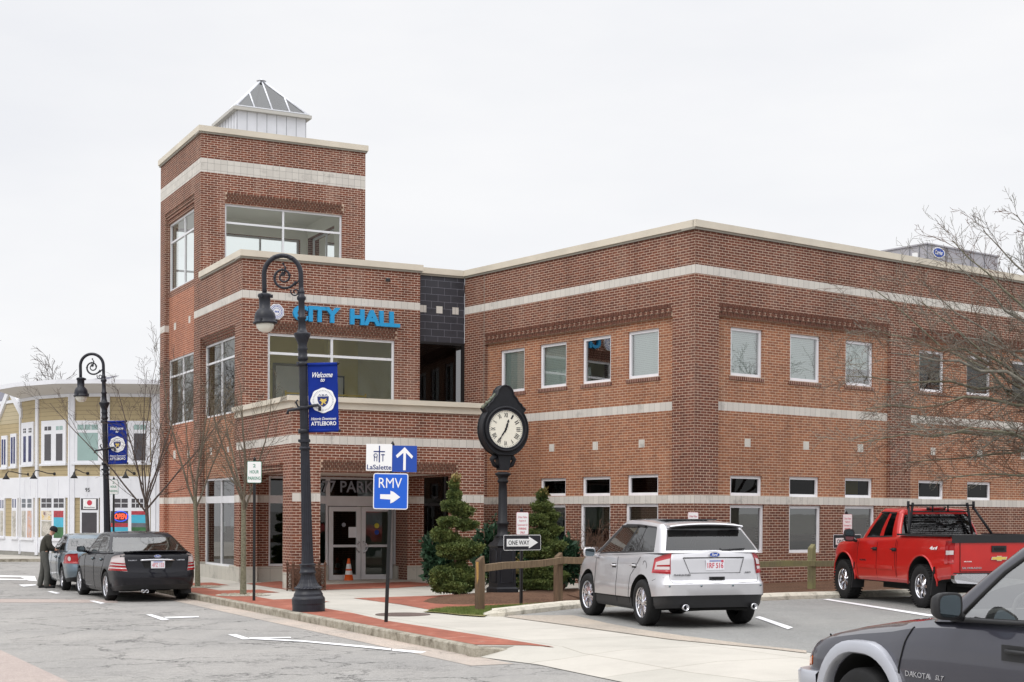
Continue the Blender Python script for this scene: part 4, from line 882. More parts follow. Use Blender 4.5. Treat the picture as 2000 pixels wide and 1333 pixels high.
# ---------------------------------------------------------------- vehicles
def ip(x, X, Y): return float(np.interp(x, X, Y))
class Shell:
    """closed outline rings stacked by v; half outline runs rear centre -> side -> front centre"""
    NF, NCn = 5, 5
    def __init__(s, xr, xf, W, wf, zlo, zhi, bowR=.06, bowF=.1, rcR=.12, rcF=.2, nside=26, fr=None, lenR=None, lenF=None):
        s.xr, s.xf, s.W, s.wf, s.zlo, s.zhi = xr, xf, W, wf, zlo, zhi
        s.bR, s.bF, s.rR, s.rF = bowR, bowF, rcR, rcF; s.fr = fr or list(np.linspace(0, 1, nside)); s.lR = lenR or rcR*1.3; s.lF = lenF or rcF*1.3
        s.i0 = s.NF+s.NCn-1; s.i1 = s.i0+len(s.fr)-1; s.n = s.i1+s.NCn+s.NF
        s.cache = {}
    def outline(s, v):
        k = round(v, 5)
        if k in s.cache: return s.cache[k]
        xr, xf, wf = s.xr(v), s.xf(v), s.wf(v); P = []
        def end(x0, bow, rc, lr, sg):
            # returns face pts then corner pts and the x where the side starts
            xs = x0+sg*(bow+lr); Wd = s.W(xs)*wf; yE = max(Wd-rc, .05); Q = []
            for y in np.linspace(0, yE, s.NF): Q.append((x0+sg*bow*(y/Wd)**2, y))
            xb = Q[-1][0]; L = xs-xb
            for j in range(1, s.NCn):
                t = j/s.NCn*pi/2; Q.append((xb+L*(1-cos(t)), yE+rc*sin(t)*(1)))
            return Q, xs
        A, xa = end(xr, s.bR, s.rR, s.lR, 1); B, xb = end(xf, s.bF, s.rF, s.lF, -1)
        P = A[:]
        for f in s.fr:
            x = xa+(xb-xa)*f; P.append((x, s.W(x)*wf))
        P += B[::-1]; s.cache[k] = P
        return P
    def S(s, p, v, off=0.):
        O = s.outline(v); sg = 1
        if p < 0: p = -p; sg = -1
        p = min(p, len(O)-1.001); i = int(p); f = p-i
        x = O[i][0]*(1-f)+O[i+1][0]*f; y = O[i][1]*(1-f)+O[i+1][1]*f
        z = s.zlo(x)+(s.zhi(x)-s.zlo(x))*v
        if off:
            dx, dy = O[i+1][0]-O[i][0], O[i+1][1]-O[i][1]; L = math.hypot(dx, dy) or 1; nx, ny = -dy/L, dx/L
            # outward: rear face normal -x
            x += nx*off; y += ny*off
        return Vector((x, y*sg, z))
    def v_at(s, x, z): return (z-s.zlo(x))/(s.zhi(x)-s.zlo(x))
    def ys(s, x, z): v = s.v_at(x, z); return s.W(x)*s.wf(v)
    def p_at(s, x, v):
        O = s.outline(v)
        for i in range(s.i0, s.i1):
            if O[i][0] <= x <= O[i+1][0]: return i+(x-O[i][0])/(O[i+1][0]-O[i][0])
        return s.i0 if x < O[s.i0][0] else s.i1
def shell_mesh(mb, sh, vs, matf, capf=None, bottom=True, crown=.02, holes=None, skipf=None, ncol=7, capmat=None):
    V = []; n = sh.n; m = 2*n-2
    def idx(k, i): return k*m+(i if i < n else i)
    for v in vs:
        H = [sh.S(min(i, n-1-.001), v) for i in range(n)]
        V += H+[Vector((p.x, -p.y, p.z)) for p in H[-2:0:-1]]
    F = []; Mt = []; H_ = []
    for k in range(len(vs)-1):
        for i in range(m):
            j = (i+1) % m; hi = i if i < n-1 else (2*(n-1)-1-i)
            f = (k*m+i, (k+1)*m+i, (k+1)*m+j, k*m+j)
            vm = (vs[k]+vs[k+1])/2
            if holes and holes(hi, vm, i >= n-1): H_.append(f); continue
            F.append(f); Mt.append(matf(hi, vm, V[f[0]]))
    # cap
    base = (len(vs)-1)*m; top = base
    cr = len(V); ys_ = np.linspace(-1, 1, ncol)[1:-1]
    ctr = {}
    for i in range(1, n-1):
        L = V[top+i]; x, y, z = L
        row = [top+i]
        for q in ys_[::-1]:
            V.append(Vector((x, y*q, z+crown*(1-q*q)*min(1, abs(y)*2)))); row.append(len(V)-1)
        row.append(top+m-i); ctr[i] = row
    for i in range(1, n-2):
        a, b = ctr[i], ctr[i+1]
        for q in range(len(a)-1): F.append((a[q], a[q+1], b[q+1], b[q])); Mt.append(capf(V[a[q]], V[b[q]]) if capf else 'under')
    a = ctr[1]; F.append(tuple([top]+a[::-1])); Mt.append(capf(V[top], V[top]) if capf else 'under')
    a = ctr[n-2]; F.append(tuple([top+n-1]+a)); Mt.append(capf(V[top+n-1], V[top+n-1]) if capf else 'under')
    if bottom: F.append(tuple(range(m))); Mt.append('under')
    i0 = len(mb.v); mb.v += [tuple(p) for p in V]
    for f, t in zip(F, Mt):
        if skipf and skipf(t): continue
        mb.f.append(tuple(i0+a for a in f)); mb.m.append(mb.mi(t)); mb.sm.append(True); mb.uv += [(V[a][0], V[a][2]) for a in f]
    return V, H_
def fix_normals(o):
    bm = bmesh.new(); bm.from_mesh(o.data); bmesh.ops.remove_doubles(bm, verts=bm.verts, dist=1e-5); bmesh.ops.recalc_face_normals(bm, faces=bm.faces); bm.to_mesh(o.data); bm.free()
def boolean_cut(o, cutters):
    bpy.context.view_layer.update()
    cs = []
    for c in cutters:
        fix_normals(c); md = o.modifiers.new('b', 'BOOLEAN'); md.operation = 'DIFFERENCE'; md.solver = 'EXACT'; md.object = c
        try: md.material_mode = 'TRANSFER'
        except Exception: pass
    dg = bpy.context.evaluated_depsgraph_get(); me = bpy.data.meshes.new_from_object(o.evaluated_get(dg), preserve_all_data_layers=True, depsgraph=dg)
    old = o.data; o.modifiers.clear(); o.data = me; bpy.data.meshes.remove(old)
    for c in cutters:
        d = c.data; bpy.data.objects.remove(c); bpy.data.meshes.remove(d)
def paint_wells(o, c, W):
    me = o.data; names = [m.name if m else '' for m in me.materials]
    if 'under' in names: k = names.index('under')
    else: me.materials.append(MAT['under']); k = len(me.materials)-1
    for p in me.polygons:
        q = p.center
        for (x, z, r) in c['wells']:
            if math.hypot(q.x-x, q.z-z) < r-.001 and abs(q.y) < W(x)+.1: p.material_index = k
            elif abs(math.hypot(q.x-x, q.z-z)-r) < .01 and abs(p.normal.x*(q.x-x)+p.normal.z*(q.z-z)) > .8*r: p.material_index = k
def auto_sharp(o, ang=32):
    me = o.data; bm = bmesh.new(); bm.from_mesh(me)
    for e in bm.edges:
        if len(e.link_faces) == 2 and e.calc_face_angle(0) > radians(ang): e.smooth = False
    for f in bm.faces: f.smooth = True
    bm.to_mesh(me); bm.free()
def tyre_rim(R, rr, w, style, n, rimmat='alloy', tread=False, cap='alloy'):
    t = MB(); h = w/2
    prof = [(rr, -h+.01), (rr+.015, -h), (R-.035, -h-.004), (R-.012, -h+.012), (R, -h+.035), (R, h-.035), (R-.012, h-.012), (R-.035, h+.004), (rr+.015, h), (rr, h-.01), (rr-.02, h-.03), (rr-.02, -h+.03), (rr, -h+.01)]
    t.lathe(prof, 'rubber', 40, axis='Y', cap=False)
    if tread:
        for k in range(40):
            a = 2*pi*k/40
            for yy, o_ in ((-h+.02, 0), (h-.02, .5), (0, .25)):
                b = a+o_*2*pi/40; t.box((R*cos(b), yy, R*sin(b)), (.014, .07, .026), 'rubber', Matrix.Rotation(-b, 3, 'Y'))
    else:
        for yy in (-h*.4, 0, h*.4): t.lathe([(R+.001, yy-.004), (R-.006, yy), (R+.001, yy+.004)], 'under', 40, axis='Y', cap=False)
    r = MB(); f = h-.02   # outer face at +y
    r.lathe([(rr+.004, f+.012), (rr-.012, f+.004), (rr-.03, f-.05), (rr-.035, -h+.05)], rimmat, 40, axis='Y', cap=False)
    r.lathe([(rr-.02, -.02), (0, -.02)], 'under', 32, axis='Y', cap=False)
    r.lathe([(.068, f-.07), (.066, f-.012), (.055, f-.002), (.0, f+.002)], rimmat, 20, axis='Y')
    for k in range(n):
        a = 2*pi*k/n
        def spoke(a, w0, w1, y0, y1, r0=.05, r1=rr-.012):
            ca, sa = cos(a), sin(a); P = []
            for rad, ww, yo in ((r0, w0, y0), ((r0+r1)/2, (w0+w1)*.48, (y0+y1)/2+.004), (r1, w1, y1)):
                for dy, s_ in ((0, -1), (0, 1), (-.03, 1), (-.03, -1)):
                    P.append((rad*ca-s_*ww*.5*sa*(.72 if dy == 0 else 1), f+yo+dy, rad*sa+s_*ww*.5*ca*(.72 if dy == 0 else 1)))
            r.mesh(P, [(0, 1, 5, 4), (4, 5, 9, 8), (1, 2, 6, 5), (5, 6, 10, 9), (3, 0, 4, 7), (7, 4, 8, 11), (8, 9, 10, 11)], rimmat, False)
        if style == 'split':
            spoke(a-.13, .034, .04, -.01, -.004); spoke(a+.13, .034, .04, -.01, -.004)
        elif style == 'wide': spoke(a, .06, .085, -.02, -.01)
        else: spoke(a, .04, .055, -.012, -.004)
    for k in range(5):
        a = 2*pi*(k+.5)/5; r.lathe([(.011, f-.03), (.011, f-.006), (0, f-.004)], 'trim_black', 6, (.045*cos(a), 0, .045*sin(a)), axis='Y')
    return t, r
def place_wheels(root, pos, R, rr, w, style, n, rimmat='alloy', tread=False):
    for i, (x, y, st) in enumerate(pos):
        t, r = tyre_rim(R, rr, w, style, n, rimmat, tread)
        o = t.build('wheel', root); o.location = (x, y, R); q = r.build('rim', o)
        a = st
        o.rotation_euler = (0, radians(13*i), a if y > 0 else pi+a)
def ribbon(mb, pts, rad=.0032, mat='under'): mb.tube(pts, rad, mat, 4, False, False)
def patch(mb, sh, q, mat, off=.006, nu=6, nv=4, sides=True):
    """bilinear patch on the shell, q = four (p,v) corners (p may be negative for the right side)"""
    V = []
    for j in range(nv+1):
        for i in range(nu+1):
            a, b = i/nu, j/nv
            p = (q[0][0]*(1-a)+q[1][0]*a)*(1-b)+(q[3][0]*(1-a)+q[2][0]*a)*b; v = (q[0][1]*(1-a)+q[1][1]*a)*(1-b)+(q[3][1]*(1-a)+q[2][1]*a)*b
            V.append(sh.S(p, v, off))
    n = nu+1; F = [(j*n+i, j*n+i+1, (j+1)*n+i+1, (j+1)*n+i) for j in range(nv) for i in range(nu)]
    if sides:   # edge skirt back to the body
        k0 = len(V); rimi = [i for i in range(n)]+[j*n+nu for j in range(1, nv+1)]+[nv*n+i for i in range(nu-1, -1, -1)]+[j*n for j in range(nv-1, 0, -1)]
        cen = sum(V, Vector())/len(V)
        for i in rimi:
            j_, i_ = divmod(i, n); a, b = i_/nu, j_/nv
            p = (q[0][0]*(1-a)+q[1][0]*a)*(1-b)+(q[3][0]*(1-a)+q[2][0]*a)*b; v = (q[0][1]*(1-a)+q[1][1]*a)*(1-b)+(q[3][1]*(1-a)+q[2][1]*a)*b
            V.append(sh.S(p, v, -.02))
        L = len(rimi)
        for t in range(L): F.append((rimi[t], rimi[(t+1) % L], k0+(t+1) % L, k0+t))
    mb.mesh(V, F, mat, False)
    for t in range(len(F)): mb.sm[-1-t] = True
def side_text(root, body, sh, x0, x1, z0, z1, mat, left=True, name='badge', rear=None, off=.004, bold=.02, shear=0., p=None):
    if rear is None:
        f = lambda a, z, d: Vector((x1-(a-x0) if left else a, (sh.ys(a, z)+off+d)*(1 if left else -1), z))
    else:
        xr_, y0_, y1_ = rear
        f = lambda a, z, d: Vector((xr_(a, z)-off-d, a if False else -a, z))
    return text_mesh(body, mat, x0, x1, z0, z1, f, .004, bold, shear, name=name, parent=root, world=False)
def seats(mb, rows, zb, W, mat, top=.22, n=2):
    for x in rows:
        for y in (-.36*W/.9, .36*W/.9):
            mb.box((x, y, zb-.1), (.12, .42, .50+top), mat, Matrix.Rotation(-.15, 3, 'Y')); mb.box((x-.06, y, zb+.18+top), (.09, .24, .16), mat, Matrix.Rotation(-.1, 3, 'Y'))
def mirror(root, x, y, z, w, h, mat='trim_black', sg=1, ang=0., stalk=.12):
    mb = MB(); R = Matrix.Rotation(ang, 3, 'Z')
    prof = []
    V = []; F = []; n = 16; rings = [(-.045, .90), (-.04, 1.), (.0, .98), (.05, .8), (.085, .45), (.095, .1)]
    for dx, f in rings:
        for k in range(n):
            t = 2*pi*k/n; c_, s_ = cos(t), sin(t); e = .55
            V.append(Vector((x, y, z))+R @ Vector((dx, w/2*f*abs(c_)**e*(1 if c_ > 0 else -1), h/2*f*abs(s_)**e*(1 if s_ > 0 else -1))))
    for j in range(len(rings)-1):
        for k in range(n): F.append((j*n+k, j*n+(k+1) % n, (j+1)*n+(k+1) % n, (j+1)*n+k))
    F += [tuple(range(n))[::-1], tuple((len(rings)-1)*n+k for k in range(n))]
    mb.mesh(V, F, mat); mb.tube([(x+.02, y-sg*w*.3, z-h*.3), (x+.04, y-sg*(w*.5+stalk), z-h*.45)], .035, mat, 8)
    o = mb.build('mirror', root); g = MB(); cc = Vector((x, y, z))
    g.mesh([cc+R @ Vector((-.0465, w/2*.8*abs(cos(2*pi*k/n))**.55*(1 if cos(2*pi*k/n) > 0 else -1), h/2*.8*abs(sin(2*pi*k/n))**.55*(1 if sin(2*pi*k/n) > 0 else -1))) for k in range(n)], [tuple(range(n))[::-1]], 'chrome_dim', False); g.build('mirror_glass', o)
simple('chrome_dim', srgb(120, 132, 138), .06, metal=1.)
def handle(root, sh, x, z, sg, mat, L=.2):
    mb = MB(); y = sh.ys(x, z)*sg
    mb.box((x, y+sg*.004, z), (L*.9, .006, .07), 'under'); mb.tube([(x-L/2, y+sg*.002, z+.005), (x-L*.38, y+sg*.04, z+.008), (x+L*.38, y+sg*.04, z+.008), (x+L/2, y+sg*.002, z+.005)], .016, mat, 6)
    mb.build('door_handle', root)
def build_body(root, c):
    """c: config dict -> returns lower shell, upper shell"""
    W = lambda x: ip(x, *c['W']); zlo = lambda x: ip(x, *c['zlo']); zhi = lambda x: ip(x, *c['zhi'])
    lo = Shell(lambda v: ip(v, *c['xr']), lambda v: ip(v, *c['xf']), W, lambda v: ip(v, *c['wf']), zlo, zhi, c.get('bowR', .06), c.get('bowF', .12), c.get('rcR', .14), c.get('rcF', .25), c.get('nside', 30))
    g = c['gh']; zb = lambda x: zhi(x)-.01
    up = Shell(lambda v: ip(v, *g['xr']), lambda v: ip(v, *g['xf']), lambda x: ip(x, *g['Wx']), lambda v: ip(v, *g['wf']), zb, lambda x: ip(x, *g['roof']), g.get('bowR', .06), g.get('bowF', .14), g.get('rcR', .1), g.get('rcF', .1), fr=g['fr'])
    vs = c.get('vs', [0, .05, .12, .22, .35, .5, .65, .8, .9, .96, 1.])
    vs = sorted({round(v, 4) for v in list(vs)+[v for q in ('wf', 'xr', 'xf') for v in c[q][0]] if 0 <= v <= 1}); body = c['paint']; gx0, gx1 = g['xr'][1][0], g['xf'][1][0]
    def capf(a, b): 
        x = (a.x+b.x)/2
        if c.get('bed') and c['bed'][0] < x < c['bed'][1]: return 'trim_black'
        return 'interior' if gx0+.06 < x < gx1-.08 and not c.get('nocab') else body
    mb = MB(); shell_mesh(mb, lo, vs, lambda i, v, P: c['zone'](lo, i, v, P), capf, True, c.get('crown', .03))
    o = mb.build('body', root); fix_normals(o)
    cut = []
    for (x, z, r) in c['wells']:
        for sg in (1, -1):
            m = MB(); w = W(x); m.lathe([(r, 0), (r, .9)], 'under', 44, (x, (w-.34)*sg if sg > 0 else -(w-.34)-.9, z), axis='Y'); k = m.build('cut'); k.parent = root; cut.append(k)
    boolean_cut(o, cut); paint_wells(o, c, W); auto_sharp(o, 28)
    # greenhouse
    rows = g.get('rows', [0, .04, .09, .3, .6, .84, .90, .95, 1.]); v0, v1 = rows[2], rows[-4]
    i0 = up.i0; side = g['side']; tr = {}
    def cell(i):   # fraction index on side
        return i-i0
    def holes(i, v, right):
        if not (v0 < v < v1): return False
        if i < up.NF-1+g.get('rearcols', 0): return True
        if i >= up.n-1-(up.NF-1)-g.get('frontcols', 0): return True
        k = i-i0
        return any(a <= k < b for a, b in side)
    def mf(i, v, P):
        k = i-i0
        if 0 <= k < len(g['fr'])-1 and v0 < v < v1 and k in g.get('black', []): return 'trim_black'
        if rows[1] < v < v0 and 0 <= k < len(g['fr'])-1 and (side[0][0] <= k < side[-1][1]): return 'trim_black'
        if v1 < v < rows[-3] and 0 <= k < len(g['fr'])-1 and (side[0][0] <= k < side[-1][1]): return 'trim_black' if g.get('toptrim', 1) else body
        if i < up.NF and v < v0: return g.get('rearbelt', body)
        return body
    m2 = MB(); V, H = shell_mesh(m2, up, rows, mf, lambda a, b: g.get('roofmat', body), False, g.get('crown', .035), holes)
    ro = m2.build('cabin', root); fix_normals(ro); auto_sharp(ro, 30)
    gs = MB(); gr = MB(); m = 2*up.n-2
    for f in H:
        i = f[0] % m; hi = i if i < up.n-1 else (2*(up.n-1)-1-i)
        P = [V[a] for a in f]
        if hi < up.NF+3: gr.mesh(P, [(0, 1, 2, 3)], g.get('rearglass', 'glass_car'))
        else:
            k = hi-i0; gs.mesh(P, [(0, 1, 2, 3)], 'glass_cartint' if any(a <= k < b for a, b in g.get('tint', [])) else g.get('sideglass', 'glass_car'))
    for mm, nm in ((gs, 'window'), (gr, 'rear_window')):
        if mm.f: q = mm.build(nm, root); fix_normals(q)
    # floor pan and cabin contents
    mb = MB(); ax = c['wells'][0][0], c['wells'][-1][0]
    mb.box(((ax[0]+ax[1])/2, 0, c['pan']), (ax[1]-ax[0]-.0, W(1.)*2-.75, .12), 'under'); mb.box(((ax[0]+ax[1])/2, 0, c['pan']), (ax[1]-ax[0]-.95, W(1.)*2-.16, .1), 'under')
    for x in ax: mb.tube([(x, -W(1)+.2, c['wells'][0][1]), (x, W(1)-.2, c['wells'][0][1])], .05, 'under', 8)
    mb.build('underbody', root)
    if g.get('seats'):
        mb = MB(); seats(mb, g['seats'], g['seatz'], W(1.), g.get('seatmat', 'interior'), g.get('seattop', .1)); mb.build('seat', root)
    return lo, up
def ground_root(name, label, cat, X, Y, yaw, up, **k):
    # heading (sin yaw, cos yaw); object x axis = heading
    a = radians(90)-radians(yaw); r = thing(name, label, cat, (X, Y, gz(X, Y)+up), a)
    # follow the slope of the ground
    hx, hy = cos(a), sin(a); px = math.atan(.006*hx-.001*hy); lx, ly = -sin(a), cos(a); rx = math.atan(.006*lx-.001*ly)
    r.rotation_euler = (rx, -px, a)
    return r
# ======== silver crossover
def rear_fr(xf): return lambda a, z, d: Vector((xf(a, z)-d, -a, z))
SUV = ground_root('parked_suv', 'silver crossover car parked nose in beside the rail fence, seen from behind', 'car', 2.99, 24.31, -16.2, .136)
k = .945
c = dict(paint='paint_silver', W=([-1, -.6, 0, 1, 2.2, 3.2, 3.8], [.86, .915, .95, .945, .945, .92, .84]), zlo=([-1, -.5, .5, 2.3, 3, 3.8], [.34, .30, .24, .24, .27, .30]),
         zhi=([-1, 0, 1, 2, 2.55, 3.0, 3.45, 3.72], [1.21, 1.18, 1.14, 1.11, 1.09, 1.05, .97, .86]),
         xr=([0, .15, .22, .42, .5, .7, .86, 1], [-.86, -.90, -.93, -.93, -.87, -.84, -.82, -.78]), xf=([0, .2, .5, .8, 1], [3.60, 3.66, 3.68, 3.64, 3.50]),
         wf=([0, .06, .2, .22, .42, .6, .85, .95, 1.], [.93, .965, .975, 1., 1., .975, .95, .93, .90]), bowR=.10, rcR=.20, bowF=.2, rcF=.35, pan=.30, crown=.035,
         zone=lambda s, i, v, P: 'trim_black' if v < .215 else 'paint_silver', wells=[(0, .375, .46), (2.824*k, .375, .46)],
         gh=dict(xr=([0, .3, .8, 1], [-.78, -.68, -.48, -.34]), xf=([0, 1], [2.78, 1.52]), Wx=([-1, 3], [1, 1]), wf=([0, .4, .9, 1], [.868, .80, .70, .655]), roof=([-.6, -.2, .6, 1.3, 1.8, 2.8], [1.60, 1.645, 1.695, 1.70, 1.665, 1.4]),
                 fr=[0, .06, .12, .30, .315, .335, .50, .515, .54, .74, .92, 1.], side=[(1, 3), (3, 4), (5, 6), (8, 10)], black=[3, 4, 6, 7, 10], tint=[(1, 7)], rearcols=1, rearglass='glass_cartint', seats=[1.45, .55], seatz=1.02, seatmat='interior', crown=.03, roofmat='paint_silver'))
c['gh']['side'] = [(1, 4), (5, 6), (8, 10)]; c['gh']['black'] = [4, 6, 7, 10]
lo, up = build_body(SUV, c)
mb = MB()   # doors, fuel flap, hatch seams
def dens(pts, n=8):
    return [(a[0]+(b[0]-a[0])*k/n, a[1]+(b[1]-a[1])*k/n) for a, b in zip(pts, pts[1:]) for k in range(n)]+[pts[-1]]
def side_line(mb, sh, pts, sgs=(1, -1), rad=.003):
    for sg in sgs: ribbon(mb, [Vector((x, (sh.ys(x, z)+.003)*sg, z)) for x, z in dens(pts)], rad)
side_line(mb, lo, [(1.18, 1.09), (1.16, .9), (1.14, .6), (1.15, .34)]); side_line(mb, lo, [(2.28, 1.05), (2.25, .8), (2.22, .5), (2.2, .34)])
side_line(mb, lo, [(.12, 1.11), (.25, .98), (.50, .8), (.53, .5), (.54, .34)])
side_line(mb, lo, [(.54, .425), (1.2, .42), (2.2, .42)], rad=.006)
for sg in (1, -1):
    ribbon(mb, [lo.S(sg*p, v, .001) for p, v in ((5.2, 1.0), (5.3, .8), (4.9, .62), (4.7, .50), (4.1, .45), (2.5, .44), (.01, .435))])
    ribbon(mb, [lo.S(sg*p, v, .001) for p, v in ((6.2, .55), (8.5, .53), (9.5, .50))])
mb.tube([Vector((-.1+.075*cos(t), lo.ys(-.1, .97)+.0, .97+.085*sin(t))) for t in np.linspace(0, 2*pi, 16)], .003, 'under', 4)
mb.build('panel_seam', SUV)
rx = lambda a, z: lo.S(min(abs(a)/.2, 4), lo.v_at(-.85, z)).x
mb = MB()   # hatch recess for the plate: raised frame
for y0, z0, y1, z1 in ((-.52, 1.115, .52, 1.115),):
    ribbon(mb, [Vector((rx(y, z0)-.004, y, z0)) for y in np.linspace(y0, y1, 9)], .009)
for sg in (1, -1): ribbon(mb, [Vector((rx(.5, z)-.003, sg*(.52-.09*(1.115-z)/.24), z)) for z in (1.115, 1.02, .92, .88)], .004)
ribbon(mb, [Vector((rx(y, .875)-.003, y, .875)) for y in np.linspace(-.44, .44, 7)], .004)
mb.box((rx(0, .79)-.004, -.02, .79), (.02, .26, .05), 'trim_black'); mb.box((rx(0, .79)-.012, -.02, .79), (.02, .18, .025), 'under'); mb.build('hatch_trim', SUV)
mb = MB(); xp = rx(0, 1.0)-.012; mb.box((xp, 0, 1.0), (.012, .31, .16), 'plate_white'); pl = mb.build('number_plate', SUV)
fr_ = lambda a, z, d: Vector((xp-.007-d, -a, z))
text_mesh('1RF 516', 'sign_red', -.135, .135, .95, 1.035, fr_, .003, .01, name='plate_lettering', parent=pl, world=False)
mb = MB(); mb.box((xp-.007, 0, 1.063), (.004, .2, .014), 'panel_navy'); mb.box((xp-.007, -.12, 1.06), (.004, .04, .035), 'sign_red'); mb.build('plate_strip', pl)
mb = MB(); xe = rx(0, 1.15)-.012; el = [(.095*cos(t), .042*sin(t)) for t in np.linspace(0, 2*pi, 21)[:-1]]
mb.prism(el, 0, .012, 'chrome', lambda a, z, d: Vector((xe-d, -a, 1.16+z))); mb.prism([(a*.85, z*.8) for a, z in el], .012, .016, 'panel_navy', lambda a, z, d: Vector((xe-d, -a, 1.16+z))); em = mb.build('badge', SUV)
text_mesh('Ford', 'sign_white', -.05, .05, 1.14, 1.183, lambda a, z, d: Vector((xe-.017-d, -a, z)), .003, .01, .35, name='badge_lettering', parent=em, world=False)
text_mesh('FRANKLIN FORD', 'trim_black', -.70, -.42, .83, .86, lambda a, z, d: Vector((rx(.62, z)-.03-d+.05*max(0,abs(a)-.5), -a, z)), .003, .02, name='badge', parent=SUV, world=False)
text_mesh('AWD', 'trim_black', .52, .62, .865, .89, lambda a, z, d: Vector((rx(.62, z)-.012-d, -a, z)), .003, .02, name='badge', parent=SUV, world=False)
for sg in (1, -1):   # tail lamps
    mb = MB(); patch(mb, lo, [(sg*4.6, .61), (sg*9.6, .64), (sg*8.8, .90), (sg*4.8, .99)], 'lens_pink', .012); o = mb.build('tail_lamp', SUV)
    g = MB(); patch(g, lo, [(sg*4.9, .69), (sg*8.6, .70), (sg*8.1, .83), (sg*4.95, .89)], 'lens_clear', .017, sides=False)
    patch(g, lo, [(sg*4.7, .63), (sg*9.2, .65), (sg*9.1, .67), (sg*4.7, .655)], 'lens_red', .018, sides=False)
    patch(g, lo, [(sg*4.9, .745), (sg*7.9, .75), (sg*7.8, .775), (sg*4.95, .78)], 'lens_red', .019, sides=False); g.build('lamp_lens', o)
mb = MB()   # roof spoiler
V = []; n = 13
for j, (dx, dz) in enumerate(((.10, .02), (-.17, .0), (-.19, -.02), (-.12, -.045), (.05, -.03))):
    for i in range(n):
        y = -1+2*i/(n-1); V.append(Vector((-.33+dx-.04*(1-y*y), y*.63, 1.632+dz+.03*(1-y*y)-.01*abs(y)**4)))
F_s = [(j*n+i, j*n+i+1, ((j+1) % 5)*n+i+1, ((j+1) % 5)*n+i) for j in range(5) for i in range(n-1)]+[tuple(j*n for j in range(5)), tuple(j*n+n-1 for j in range(5))]
mb.mesh(V, F_s, 'paint_silver'); mb.box((-.47, 0, 1.645), (.02, .3, .02), 'lens_red'); mb.box((-.40, 0, 1.60), (.06, 1.12, .05), 'under'); o = mb.build('spoiler', SUV); fix_normals(o); auto_sharp(o)
mb = MB(); mb.box((.55, 0, 1.716), (.9, .9, .02), 'glass_black'); mb.build('glass_roof_panel', SUV)
mb = MB(); mb.tube([Vector((-.72, -.13, 1.24)), Vector((-.735, -.02, 1.21)), Vector((-.70, .0+.1-.42, 1.245))][0:1]+[Vector((-.745, -.16, 1.225)), Vector((-.73, -.56, 1.255))], [.03, .022, .01], 'trim_black', 6); mb.build('rear_wiper', SUV)
for sg in (1, -1): handle(SUV, lo, 1.32, .935, sg, 'paint_silver'); handle(SUV, lo, .36, .96, sg, 'paint_silver'); mirror(SUV, 2.15, sg*1.07, 1.14, .22, .17, 'paint_silver', sg, 0, .08)
mb = MB()
for y in (.55, -.62): mb.lathe([(.045, 0), (.05, -.14), (.042, -.14), (.038, .0)], 'chrome', 16, (-.84, y, .34), axis='X'); mb.lathe([(.04, -.05), (0, -.05)], 'under', 12, (-.84, y, .34), axis='X')
mb.tube([(-.75, .5, .3), (-.6, .1, .3), (-.6, -.3, .3), (-.75, -.6, .3)], .035, 'under', 8); mb.build('exhaust', SUV)
for p in (-5, -1.5, 1.5, 5): mb = MB(); q = lo.S(p, .39, .004); mb.lathe([(.018, 0), (.016, -.006), (0, -.008)], 'chrome_dim', 10, q, axis='X'); mb.build('parking_sensor', SUV)
for sg in (1,-1):
    mb = MB()   # rain deflectors over the side windows
    ribbon(mb, [up.S(sg*(up.i0+q), .86, .012) for q in (5, 6, 6.5)], .022, 'trim_black'); ribbon(mb, [up.S(sg*(up.i0+q), .84+.0*q, .012) for q in (7.2, 8, 9, 10, 10.6)], .022, 'trim_black'); mb.build('rain_guard', SUV)
place_wheels(SUV, [(0, .82, 0), (0, -.82, 0), (2.824*k, .815, .08), (2.824*k, -.815, .08)], .375, .245, .235, 'split', 8, 'chrome')
